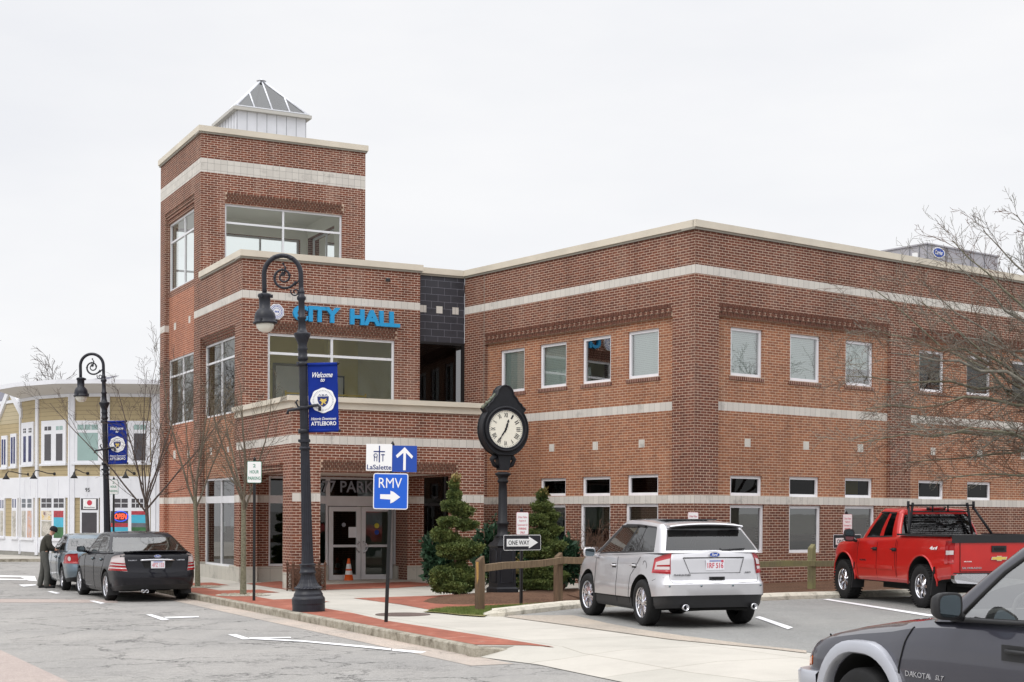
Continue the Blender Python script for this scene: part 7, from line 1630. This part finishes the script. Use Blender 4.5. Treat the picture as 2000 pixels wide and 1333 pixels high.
shopwin(2, 81.5, 129, 972.5, 1053, [(83.5, 103, 974, 992, 'pane_dark', 2, 2), (107.5, 127, 974, 992, 'pane_dark', 2, 2), (83.5, 103, 998, 1016.5, 'poster_food', 1, 1), (83.5, 103, 1018, 1048, 'poster_grey', 1, 1), (107.5, 126.5, 998, 1011, 'poster_redtop', 1, 1), (107.5, 126.5, 1011, 1030, 'poster_sky', 1, 1), (107.5, 126.5, 1030, 1051.5, 'poster_green', 1, 1)])
shopwin(4, 212, 293, 971.5, 1053, [(224, 250, 974.5, 992, 'pane_dark', 2, 2), (257.5, 289, 974.5, 992, 'pane_dark', 4, 2), (217, 250.5, 998.5, 1022, 'pane_dark', 1, 1), (217, 250.5, 1022, 1030, 'poster_redtop', 1, 1), (217, 250.5, 1030, 1051, 'poster_sky', 1, 1), (257, 289.5, 998.5, 1006, 'poster_redtop', 1, 1), (257, 289.5, 1006, 1022, 'poster_sky', 1, 1), (257, 289.5, 1022, 1030, 'poster_hill', 1, 1), (257, 289.5, 1030, 1040, 'poster_green', 1, 1)])
w = walls[4]; q0, q1 = w.px(223.5, 1000), w.px(249, 1018); mb = MB(); oc = [((q0[0]+q1[0])/2+(q1[0]-q0[0])*.56*cos(t), (q0[1]+q1[1])/2+.22*sin(t)) for t in np.linspace(0, 2*pi, 25)[:-1]]
mb.tube([w.P(a, z, .10) for a, z in oc], .022, 'open_blue', 6, closed=True); o = mb.build('neon_sign', SH, True); a0, z1 = w.px(224.5, 1003.5); a1, z0 = w.px(248.5, 1014.5)
text_mesh('OPEN', 'open_red', a0, a1, z0, z1, lambda a, z, d: w.P(a, z, .09+d), .02, .03, .15, name='lettering', parent=o)
w = walls[3]; mb = MB(); a0, z1 = w.px(158, 972); a1, z0 = w.px(194, 1063); w.box(mb, a0, a1, zWn, z1, .041, .09, 'trim_white'); d0, y1 = w.px(161.5, 1001.5); d1, y0 = w.px(190.5, 1048); o = mb.build('door', SH, True)
g = MB(); w.box(g, d0+.0, d1, y0, y1, .088, .1, 'pane_dark'); c0_, c1_ = w.px(160, 974)[0], w.px(193, 974)[0]; w.box(g, c0_, c1_, w.px(170, 996.5)[1], w.px(170, 974)[1], .088, .1, 'pane_dark'); g.build('pane', o, True)
g = MB(); c0_, c1_ = w.px(164.5, 974)[0], w.px(189.5, 974)[0]; ya, yb = w.px(170, 994.5)[1], w.px(170, 975)[1]; w.box(g, c0_, c1_, ya, yb, .1, .115, 'sign_white'); cc = ((c0_+c1_)/2, yb-.17); g.mesh([w.P(cc[0]+.12*cos(k*pi/8), cc[1]+.12*sin(k*pi/8), .118) for k in range(16)], [tuple(range(16))], 'sign_red', False); g.build('sign_panel', o, True)
text_mesh('MoneyGram', 'trim_black', c0_+.05, c1_-.05, ya+.03, ya+.10, lambda a, z, d: w.P(a, z, .117+d), .004, .01, name='lettering', parent=o)
a0, z1 = w.px(168, 953.5); a1, z0 = w.px(176.5, 961); text_mesh('95', 'trim_black', a0, a1, z0, z1, lambda a, z, d: w.P(a, z, .075+d), .01, .0, name='street_number', parent=SH)
for i, u, v in ((1, 55.5, 927), (2, 107, 926), (3, 171.5, 925), (4, 262, 925)):
    w = walls[i]; a, z = w.px(u, v); mb = MB(); mb.tube([w.P(a, z, .02), w.P(a-.05, z+.02, .35), w.P(a-.15, z+.12, .7), w.P(a-.2, z+.14, .85), w.P(a-.22, z, .95)], .022, 'trim_black', 6); mb.tube([w.P(a, z, 0), w.P(a, z, .04)], .07, 'trim_black', 10)
    q = w.P(a-.22, z, .95); mb.lathe([(.04, .02), (.05, -.06), (.09, -.12), (.17, -.24), (.16, -.24)], 'trim_black', 14, q); mb.build('wall_lamp', SH, True)
# ---------------------------------------------------------------- trees, shrubs
def branch(mb, rnd, p, d, L, r, lev, o, mat):
    """tapered wobbling branch with side branches; o: options"""
    n = o['seg'][min(lev, len(o['seg'])-1)]; pts = [p.copy()]; rad = [r]; dd = d.normalized(); st = L/n
    for i in range(n):
        w = o['wob']*(1+lev*.4); dd = (dd+Vector((rnd.uniform(-w, w), rnd.uniform(-w, w), rnd.uniform(-w, w)+o['up'][min(lev, len(o['up'])-1)]))).normalized()
        pts.append(pts[-1]+dd*st); rad.append(max(r*(1-(i+1)/n*(1-o['tip'])), o['rmin']))
    mb.tube(pts, rad, mat, 7 if r > .05 else (5 if r > .02 else 3), False)
    if lev >= o['lev']: return
    k = o['kids'][lev]
    for j in range(k):
        f = o['from'][lev]+(1-o['from'][lev])*(j+rnd.random()*.7)/k; q = f*n; i = min(int(q), n-1); t = q-i
        pos = pts[i].lerp(pts[i+1], t); ax = (pts[i+1]-pts[i]).normalized(); pe = ax.orthogonal().normalized(); pe = Matrix.Rotation(rnd.uniform(0, 2*pi) if lev or not o.get('even') else 2*pi*j/k+rnd.uniform(-.4, .4), 3, ax) @ pe
        a = radians(rnd.uniform(*o['ang'][lev])); nd = ax*cos(a)+pe*sin(a); rr = max((rad[i]*(1-t)+rad[i+1]*t)*rnd.uniform(*o['rk']), o['rmin'])
        branch(mb, rnd, pos, nd, L*rnd.uniform(*o['lk'][lev])*(1.1-f*.45), rr, lev+1, o, mat)
def split_tree(name, label, x, y, seed, H, r, split, o, mat, mat2, lean=(0, 0), group=None, cat='tree'):
    rnd = random.Random(seed); z = gz(x, y)+.13; t = thing(name, label, cat, (x, y, z), 0, group=group)
    mb = MB(); top = Vector((lean[0], lean[1], split)); path = [Vector((0, 0, -.1)), Vector((lean[0]*.1, 0, split*.3)), Vector((lean[0]*.6, lean[1]*.5, split*.7)), top]
    mb.tube(path, [r*1.35, r*1.05, r*.95, r*.9], mat, 10, False); mb.build('trunk', t)
    mb = MB(); k = o['stems']
    for j in range(k):
        a = 2*pi*j/k+rnd.uniform(-.3, .3); s = radians(rnd.uniform(*o['spread'])); d = Vector((cos(a)*sin(s), sin(a)*sin(s), cos(s)))
        branch(mb, rnd, top-Vector((0, 0, rnd.uniform(0, split*.18))), d, (H-split)*rnd.uniform(.75, 1.05), r*rnd.uniform(.38, .6), 0, o, mat2)
    mb.build('crown', t); return t
OS = dict(seg=[8, 5, 4, 3], wob=.09, up=[.05, .06, .04], tip=.25, rmin=.0035, lev=3, kids=[7, 4, 3], ang=[(16, 38), (25, 50), (25, 55)], rk=(.4, .6), lk=[(.3, .5), (.35, .55), (.4, .6)], stems=5, spread=(8, 24))
OS['from'] = [.12, .15, .2]
for i, (u, v, s, H, sp, ln, lb, sd) in enumerate(((475, 1163, .058, 5.3, 2.15, (.0, 0), 'slim bare young tree nearest the lamp post, beside the parking sign', 11), (386, 1147, .055, 5.9, 2.3, (-.08, 0), 'slim bare young tree between the black sedan and the left brick wall', 23))):
    x, y, z = gup(u, v); split_tree('street_tree', lb, x, y, sd, H, s, sp, OS, 'bark_green', 'bark', ln, 'bare young trees along the pavement')
    c_ = [(x+.62*cos(t), y+.62*sin(t)) for t in np.linspace(0, 2*pi, 25)[:-1]]; ground_poly('gravel_ring', c_, .142, 'gravel')
    mb = MB(); rr = random.Random(s)
    for k in range(260): a, q = rr.uniform(0, 2*pi), .55*math.sqrt(rr.random()); e = rr.uniform(.015, .03); mb.box((x+q*cos(a), y+q*sin(a), gz(x, y)+.15), (e, e, e*.7), 'gravel', Matrix.Rotation(rr.uniform(0, 3), 3, 'Z'))
    mb.build('pebbles', kind='stuff')
O3 = dict(OS); O3['spread'] = (10, 44); O3['kids'] = [7, 5, 3]; O3['stems'] = 8; O3['up'] = [.0, .02, .0]; O3['wob'] = .13
split_tree('street_tree', 'broader bare tree at the left end of the brick hall before the shop front', -10.35, 42.4, 5, 6.3, .055, 2.3, O3, 'bark_dark', 'bark_dark', (-.1, 0), 'bare young trees along the pavement')
OB = dict(seg=[6, 5, 4, 3], wob=.16, up=[.06, .03, .02], tip=.25, rmin=.010, lev=3, kids=[8, 6, 6], ang=[(25, 60), (25, 60), (25, 60)], rk=(.4, .6), lk=[(.4, .6), (.4, .6), (.4, .65)], stems=7, spread=(12, 55)); OB['from'] = [.2, .2, .2]
for i, (u, D, H, lb, sd) in enumerate(((70, 88, 8.7, 'bare tree crown showing low above the curved roof, leftmost', 3), (128, 84, 9.3, 'bare rounded tree crown behind the curved roof, left of the far lamp', 8), (205, 86, 9.0, 'bare tree crown behind the far lamp crook above the shop roof', 14), (268, 92, 9.6, 'bare tree crown above the shop roof beside the brick tower', 31), (-270, 76, 13, None, 41), (-460, 84, 15, None, 45))):
    x = (u-1000)/2900.5*D; split_tree('background_tree', lb or 'unseen bare tree added left of the curved shop for window reflections', x, D, sd, H, .22, 2.6, OB, 'bark_dark', 'bark_dark', (0, 0), 'bare trees behind the shop')  # the two without own label are added out of view for window reflections
OB2 = dict(OB); OB2['stems'] = 6  # trees added out of view for the wing windows to reflect
for k_, (x, y, H) in enumerate(((37, 33, 9.), (46, 41, 11.), (52, 27, 10.), (44, 8, 11.), (30, -2, 10.))):
    split_tree('background_tree', 'unseen bare tree added right of the parking lot for window reflections', x, y, 60+k_, H, .2, 2.4, OB2, 'bark_dark', 'bark_dark', (0, 0), 'added bare trees right of the parking lot')
# big bare tree, trunk just outside the right edge
rnd = random.Random(77); TX, TY = 12.9, 29.5; BT = thing('large_tree', 'large bare tree reaching in from the right edge with long fine drooping twigs', 'tree', (TX, TY, gz(TX, TY)+.13))
mb = MB(); mb.tube([(0, 0, -.2), (.05, 0, 1.2), (0, 0, 2.6), (-.1, 0, 4.2), (-.1, .1, 5.6), (0, .1, 7.2)], [.34, .27, .25, .2, .12, .05], 'bark_green', 12, False); mb.build('trunk', BT)
mb = MB()
OL = dict(seg=[6, 5, 4], wob=.20, up=[.02, .01, .0], tip=.3, rmin=.0036, lev=2, kids=[5, 4], ang=[(18, 48), (20, 55)], rk=(.5, .7), lk=[(.4, .65), (.4, .65)]); OL['from'] = [.1, .15]
tg = [(1690, 640, 29, 2.6), (1655, 735, 29.2, 2.9), (1690, 800, 28.6, 3.2), (1700, 560, 30.2, 3.0), (1680, 865, 29.4, 2.6), (1770, 905, 29.6, 2.4), (1860, 470, 29.6, 4.2), (1790, 540, 30, 3.6), (1920, 450, 30, 4.6), (1850, 935, 28.8, 2.2), (1740, 690, 28, 2.9), (1800, 590, 28.4, 3.6), (1870, 520, 30.6, 4.2), (1930, 880, 30, 2.5), (1790, 770, 30.4, 2.9), (1880, 660, 28.4, 3.6), (1760, 840, 28.2, 2.4), (1985, 420, 30, 5.3), (1820, 850, 27.6, 2.6), (2400, 420, 30, 4.6), (2600, 600, 31, 3.)]
tg += [(e_, None, 0, z_) for e_, z_ in (((3.4, 1., 7.2), 4.), ((4.4, -1.8, 5.6), 3.2), ((1.2, 2., 9.2), 5.), ((2.2, -1.2, 8.6), 4.6), ((.5, .6, 9.8), 5.6), ((3.8, 2.4, 4.6), 3.), ((1.6, -3.2, 6.4), 3.8), ((-.6, 1.4, 9.6), 5.4), ((5., .4, 4.4), 2.8))]
for u, v, D, z0 in tg:
    e = at(u, v, D)-BT.location if v else Vector(u); v = v or 700; s = Vector((-.1, 0, z0)); n = 12; pts = []; L = (e-s).length
    for k in range(n+1):
        t = k/n; q = s.lerp(e, t); q.z += sin(t*pi)*L*.07*rnd.uniform(.7, 1.3)*(1 if v > 600 else -1); q += Vector((rnd.uniform(-1, 1), rnd.uniform(-1, 1), rnd.uniform(-1, 1)))*.05*sin(pi*t)*1.2; pts.append(q)
    r0 = rnd.uniform(.045, .075); rad = [r0*.8*(1-t)**.9+.006 for t in np.linspace(0, .96, n+1)]; mb.tube(pts, rad, 'bark_green' if rnd.random() < .5 else 'bark_pale', 6, False)
    for k in range(2, n+1):
        for q in range(2):
            ax = (pts[k]-pts[k-1]).normalized(); pe = Matrix.Rotation(rnd.uniform(0, 2*pi), 3, ax) @ ax.orthogonal().normalized(); a = radians(rnd.uniform(15, 45)); nd = ax*cos(a)+pe*sin(a)
            branch(mb, rnd, pts[k-1].lerp(pts[k], rnd.random()), nd, L*rnd.uniform(.10, .24), max(rad[k]*.45, .006), 0, OL, 'bark_pale' if rnd.random() < .6 else 'bark_brown')
mb.build('crown', BT)
def leaves(mb, rng, cen, rad, n, size, mat, shell=.55, flat=0., nblade=3):
    """n small leaf clusters through an ellipsoid, denser towards its surface"""
    u = rng.normal(size=(n, 3)); u /= np.linalg.norm(u, axis=1)[:, None]
    lump = 1+.16*np.sin(u[:, 0]*5+cen[0]*9)+.14*np.sin(u[:, 1]*6+cen[2]*7)+.12*np.sin(u[:, 2]*7+cen[1]*5)
    rr = (shell+(1-shell)*rng.random(n)**.5)*lump; P = np.array(cen)+u*np.array(rad)*rr[:, None]
    V = []; F_ = []
    for i in range(n):
        for b in range(nblade):
            d = u[i]*.7+rng.normal(size=3)*.6+np.array([0, 0, .35]); d /= np.linalg.norm(d); w = np.cross(d, rng.normal(size=3)); w /= (np.linalg.norm(w)+1e-9)
            L = size*(.6+.8*rng.random()); a = P[i]+rng.normal(size=3)*size*.3; k = len(V)
            V += [a-w*L*.16, a+d*L*.5-w*L*.24, a+d*L, a+d*L*.5+w*L*.24]; F_.append((k, k+1, k+2, k+3))
    i0 = len(mb.v); mb.v += [tuple(p) for p in V]; mb.f += [tuple(i0+a for a in f) for f in F_]; mi = mb.mi(mat); mb.m += [mi]*len(F_); mb.sm += [False]*len(F_); mb.uv += [(0, 0)]*(4*len(F_))
rng = np.random.default_rng(4)
def topiary(u, v, D, tip, clumps, label):
    b = at(u, v, D); z = gz(b.x, b.y)+.15; t = thing('topiary_juniper', label, 'topiary', (b.x, b.y, z), 0, group='clipped junipers by the clock'); px = D/2900.5; loc = Vector((b.x, b.y, z))
    zl = lambda vv: at(u, vv, D).z-z; xl = lambda uu: (uu-u)*px
    mb = MB(); mb.tube([(0, 0, -.1), (.03, .02, .4), (-.02, 0, 1.), (.02, 0, 1.6), (0, 0, zl(tip)-.1)], [.05, .045, .035, .025, .008], 'bark_brown', 8)
    for uu, vv, rx_, rz_, yo in clumps: mb.tube([(0, 0, zl(vv+rz_*.8)), (xl(uu)*.6, yo*.5, zl(vv+.2*rz_)), (xl(uu), yo, zl(vv))], [.025, .02, .01], 'bark_brown', 5)
    mb.build('trunk', t); mb = MB()
    for uu, vv, rx_, rz_, yo in clumps:
        rx_ *= .86; rz_ *= .83
        c_ = (xl(uu), yo, zl(vv)); R_x, R_z = rx_*px, rz_*px; n = int(5200*R_x*max(R_z, .12)/.2+250)
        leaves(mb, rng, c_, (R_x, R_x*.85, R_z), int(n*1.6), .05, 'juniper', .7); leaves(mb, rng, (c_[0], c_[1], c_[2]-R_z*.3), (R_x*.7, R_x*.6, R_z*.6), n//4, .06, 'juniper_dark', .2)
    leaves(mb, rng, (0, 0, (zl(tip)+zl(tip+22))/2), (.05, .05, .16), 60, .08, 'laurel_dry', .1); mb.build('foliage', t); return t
topiary(890, 1165, 33.1, 931, [(886, 948, 7, 12, 0), (888, 967, 13, 9, 0), (886, 988, 22, 11, -.05), (902, 998, 24, 12, .05), (878, 1020, 22, 9, -.1), (909, 1025, 25, 10, .1), (860, 1044, 20, 13, -.15), (882, 1052, 17, 8, .0), (880, 1074, 24, 15, -.15), (910, 1072, 32, 17, .0), (896, 1084, 34, 9, .1), (866, 1126, 28, 20, -.2), (894, 1118, 36, 19, .1), (914, 1132, 30, 22, .0), (888, 1146, 40, 13, -.15)], 'spiral clipped juniper left of the clock, in front of the right brick column')
topiary(1062, 1160, 34.3, 956, [(1058, 970, 8, 13, 0), (1060, 990, 20, 11, 0), (1072, 1008, 22, 12, .1), (1050, 1016, 22, 12, -.1), (1074, 1036, 26, 13, .1), (1046, 1046, 26, 12, -.1), (1078, 1066, 26, 13, .0), (1050, 1078, 32, 13, -.1), (1080, 1096, 28, 12, .1), (1044, 1112, 34, 16, -.1), (1076, 1126, 34, 17, .0), (1050, 1140, 38, 14, -.1)], 'fuller clipped juniper right of the clock, behind the one way sign')
def bush(name, label, u, v, D, w, h, mat, size, n, cat='shrub', shapes=None, dry=None):
    b = at(u, v, D); z = gz(b.x, b.y)+.13; t = thing(name, label, cat, (b.x, b.y, z)); mb = MB(); rr = random.Random(u)
    for k in range(9): a = rr.uniform(0, 6.28); mb.tube([(0, 0, 0), (w*.25*cos(a), w*.2*sin(a), h*.4), (w*.42*cos(a), w*.35*sin(a), h*.85)], [.02, .015, .005], 'bark_brown', 5)
    mb.build('stem', t); mb = MB()
    for k in range(7):
        a = rr.uniform(0, 6.28); q = rr.uniform(0, .3)*w; leaves(mb, rng, (q*cos(a), q*sin(a)*.7, h*rr.uniform(.3, .72)), (w*.34, w*.3, h*.3), n//7, size, dry if dry and k == 0 else mat, .35, nblade=4)
    mb.build('foliage', t); return t
bush('broadleaf_shrub', 'dark glossy broadleaf shrub in the shadow behind the left juniper', 862, 1142, 37.6, .8, 1.35, 'laurel', .16, 700)
bush('broadleaf_shrub', 'broadleaf shrub with some yellowed leaves just left of the clock column', 962, 1135, 36.0, .9, 1.75, 'laurel', .15, 700, dry='laurel_dry')
bush('broadleaf_shrub', 'dark broadleaf shrub directly behind the clock pedestal', 1008, 1138, 36.4, .9, 1.45, 'laurel', .15, 900)
bush('broadleaf_shrub', 'dark broadleaf shrub at the right edge of the fuller juniper', 1100, 1130, 36.0, .8, 1.2, 'laurel', .15, 600)
b = at(1165, 1125, 36.0); t = thing('bare_shrub', 'leafless reddish twiggy shrub in front of a white framed window', 'shrub', (b.x, b.y, gz(b.x, b.y)+.2)); mb = MB(); rnd = random.Random(9)
OT = dict(seg=[6, 4, 3], wob=.2, up=[.05, .03, .0], tip=.3, rmin=.004, lev=2, kids=[7, 5], ang=[(20, 50), (20, 60)], rk=(.5, .7), lk=[(.3, .5), (.3, .6)]); OT['from'] = [.25, .2]
for k in range(16): a = rnd.uniform(0, 6.28); s = radians(rnd.uniform(5, 34)); branch(mb, rnd, Vector((.1*cos(a), .1*sin(a), 0)), Vector((cos(a)*sin(s), sin(a)*sin(s), cos(s))), rnd.uniform(1.1, 1.6), .014, 0, OT, 'bark_brown')
mb.build('twigs', t)
# lawn blades
mb = MB(); lawn = G([(835, 1196), (870, 1190.5), (930, 1188), (1070, 1182), (1088, 1183.5), (1080, 1189), (1000, 1193), (960, 1198), (945, 1204), (900, 1202), (860, 1198.5)], .13)
def inpoly(x, y, P):
    c_ = False
    for i in range(len(P)):
        (x1, y1), (x2, y2) = P[i], P[i-1]
        if (y1 > y) != (y2 > y) and x < (x2-x1)*(y-y1)/(y2-y1)+x1: c_ = not c_
    return c_
xs, ys_ = [p[0] for p in lawn], [p[1] for p in lawn]; rnd = random.Random(2); V = []; F_ = []
while len(F_) < 9000:
    x, y = rnd.uniform(min(xs), max(xs)), rnd.uniform(min(ys_), max(ys_))
    if not inpoly(x, y, lawn): continue
    a, h, z = rnd.uniform(0, 6.28), rnd.uniform(.025, .065), gz(x, y)+.145; w = .007; k = len(V)
    V += [(x-w*cos(a), y-w*sin(a), z), (x+w*cos(a), y+w*sin(a), z), (x+rnd.uniform(-.02, .02), y+rnd.uniform(-.02, .02), z+h)]; F_.append((k, k+1, k+2))
mb.mesh(V, F_, 'grass', False); mb.build('grass', kind='stuff')
# ---------------------------------------------------------------- person
def skin(name, joints, links, mat, parent, root=0, sub=1):
    me = bpy.data.meshes.new(name); me.from_pydata([j[:3] for j in joints], links, []); o = bpy.data.objects.new(name, me); COL.objects.link(o)
    md = o.modifiers.new('s', 'SKIN'); sv = me.skin_vertices[0].data
    for i, j in enumerate(joints): sv[i].radius = (j[3], j[4] if len(j) > 4 else j[3]); sv[i].use_root = (i == root)
    md.use_smooth_shade = True; m2 = o.modifiers.new('u', 'SUBSURF'); m2.levels = sub; m2.render_levels = sub
    dg = bpy.context.evaluated_depsgraph_get(); nm = bpy.data.meshes.new_from_object(o.evaluated_get(dg)); o.modifiers.clear(); o.data = nm; bpy.data.meshes.remove(me); nm.materials.clear(); nm.materials.append(MAT[mat])
    for p in nm.polygons: p.use_smooth = True
    o.parent = parent; KIDS.setdefault(parent.name, []).append(o); return o
px_, py_ = gpt(88, 1149); PE = thing('person', 'man in black cap, dark olive jumper and grey trousers leaning towards the grey blue car', 'person', (px_, py_, gz(px_, py_)), radians(18))
# local x = facing (towards the car), y = left
LN_ = lambda P: [((q[0]*.7 if q[2] > 1.0 else q[0]),)+tuple(q[1:]) for q in P]
J = [(-.02, 0, .93, .125, .10), (.0, 0, 1.08, .12, .10), (.06, 0, 1.26, .15, .11), (.14, 0, 1.38, .10, .08), (.21, 0, 1.44, .052), (.27, 0, 1.50, .075), (.31, 0, 1.56, .088), (.33, 0, 1.61, .06),
     (-.02, .10, .88, .085), (-.06, .13, .50, .058), (-.13, .13, .10, .042), (-.02, .14, .035, .035), (-.02, -.10, .88, .085), (.06, -.13, .49, .058), (.04, -.14, .10, .042), (.16, -.15, .035, .035),
     (.12, .17, 1.36, .052), (.20, .23, 1.12, .042), (.40, .15, 1.02, .032), (.47, .13, 1.01, .026), (.12, -.17, 1.36, .052), (.16, -.24, 1.11, .042), (.38, -.18, 1.02, .032), (.45, -.16, 1.01, .026), (.405, 0, 1.525, .014)]
Lk = [(0, 1), (1, 2), (2, 3), (3, 4), (4, 5), (5, 6), (6, 7), (0, 8), (8, 9), (9, 10), (10, 11), (0, 12), (12, 13), (13, 14), (14, 15), (3, 16), (16, 17), (17, 18), (18, 19), (3, 20), (20, 21), (21, 22), (22, 23), (6, 24)]
for hnd, sg in ((19, 1), (23, -1)):
    hx, hy, hz = J[hnd][:3]
    for k, (a, l_) in enumerate(((-.5, .05), (-.2, .075), (0.05, .08), (.3, .07), (1.1, .045))):
        i = len(J); J.append((hx+.03, hy+.022*(k-2)*sg*-.7, hz+.005, .010)); J.append((hx+.03+l_*.6, hy+.022*(k-2)*sg*-.9, hz-.005, .009)); J.append((hx+.03+l_, hy+.022*(k-2)*sg*-.9, hz-.03, .008)); Lk += [(hnd, i), (i, i+1), (i+1, i+2)]
skin('body', LN_(J), Lk, 'skin', PE)
skin('trousers', [(-.02, 0, 1.08, .14, .12), (-.02, 0, .90, .15, .135), (-.02, .10, .84, .108), (-.05, .13, .50, .085), (-.13, .13, .10, .08), (-.13, .13, .03, .085), (-.02, -.10, .84, .108), (.06, -.13, .49, .085), (.035, -.14, .10, .08), (.04, -.14, .03, .085)], [(0, 1), (1, 2), (2, 3), (3, 4), (4, 5), (1, 6), (6, 7), (7, 8), (8, 9)], 'trousers', PE)
skin('jumper', LN_([(-.03, 0, .84, .17, .15), (-.02, 0, 1.08, .165, .14), (.03, 0, 1.26, .185, .15), (.12, 0, 1.37, .13, .12), (.185, 0, 1.425, .075), (.11, .17, 1.36, .085), (.19, .24, 1.12, .068), (.37, .16, 1.03, .05), (.11, -.17, 1.36, .085), (.15, -.25, 1.10, .068), (.35, -.19, 1.03, .05)]), [(0, 1), (1, 2), (2, 3), (3, 4), (3, 5), (5, 6), (6, 7), (3, 8), (8, 9), (9, 10)], 'shirt_olive', PE)
mb = MB(); mb.lathe([(.101, -.02), (.106, .0), (.105, .04), (.09, .085), (.055, .118), (.0, .128)], 'knit_black', 18); o = mb.build('knit_cap', PE); o.location = (.205, 0, 1.545); o.rotation_euler = (0, radians(22), 0)
mb = MB(); mb.box((.12, 0, .0), (.07, .13, .012), 'knit_black'); q = mb.build('cap_brim', PE); q.location = (.205, 0, 1.545); q.rotation_euler = (0, radians(28), 0)
for x, y in ((-.08, .135), (.09, -.145)):
    mb = MB(); mb.prism([(-.09, -.045), (.10, -.05), (.16, -.03), (.17, .02), (.13, .045), (-.08, .042)], .0, .075, 'shoe'); o = mb.build('shoe', PE); o.location = (x, y, 0)
for sg in (1, -1):
    mb = MB(); mb.lathe([(.0, -.02), (.012, -.01), (.012, .01), (0, .02)], 'skin', 8, (.20, sg*.088, 1.53)); mb.build('ear', PE)
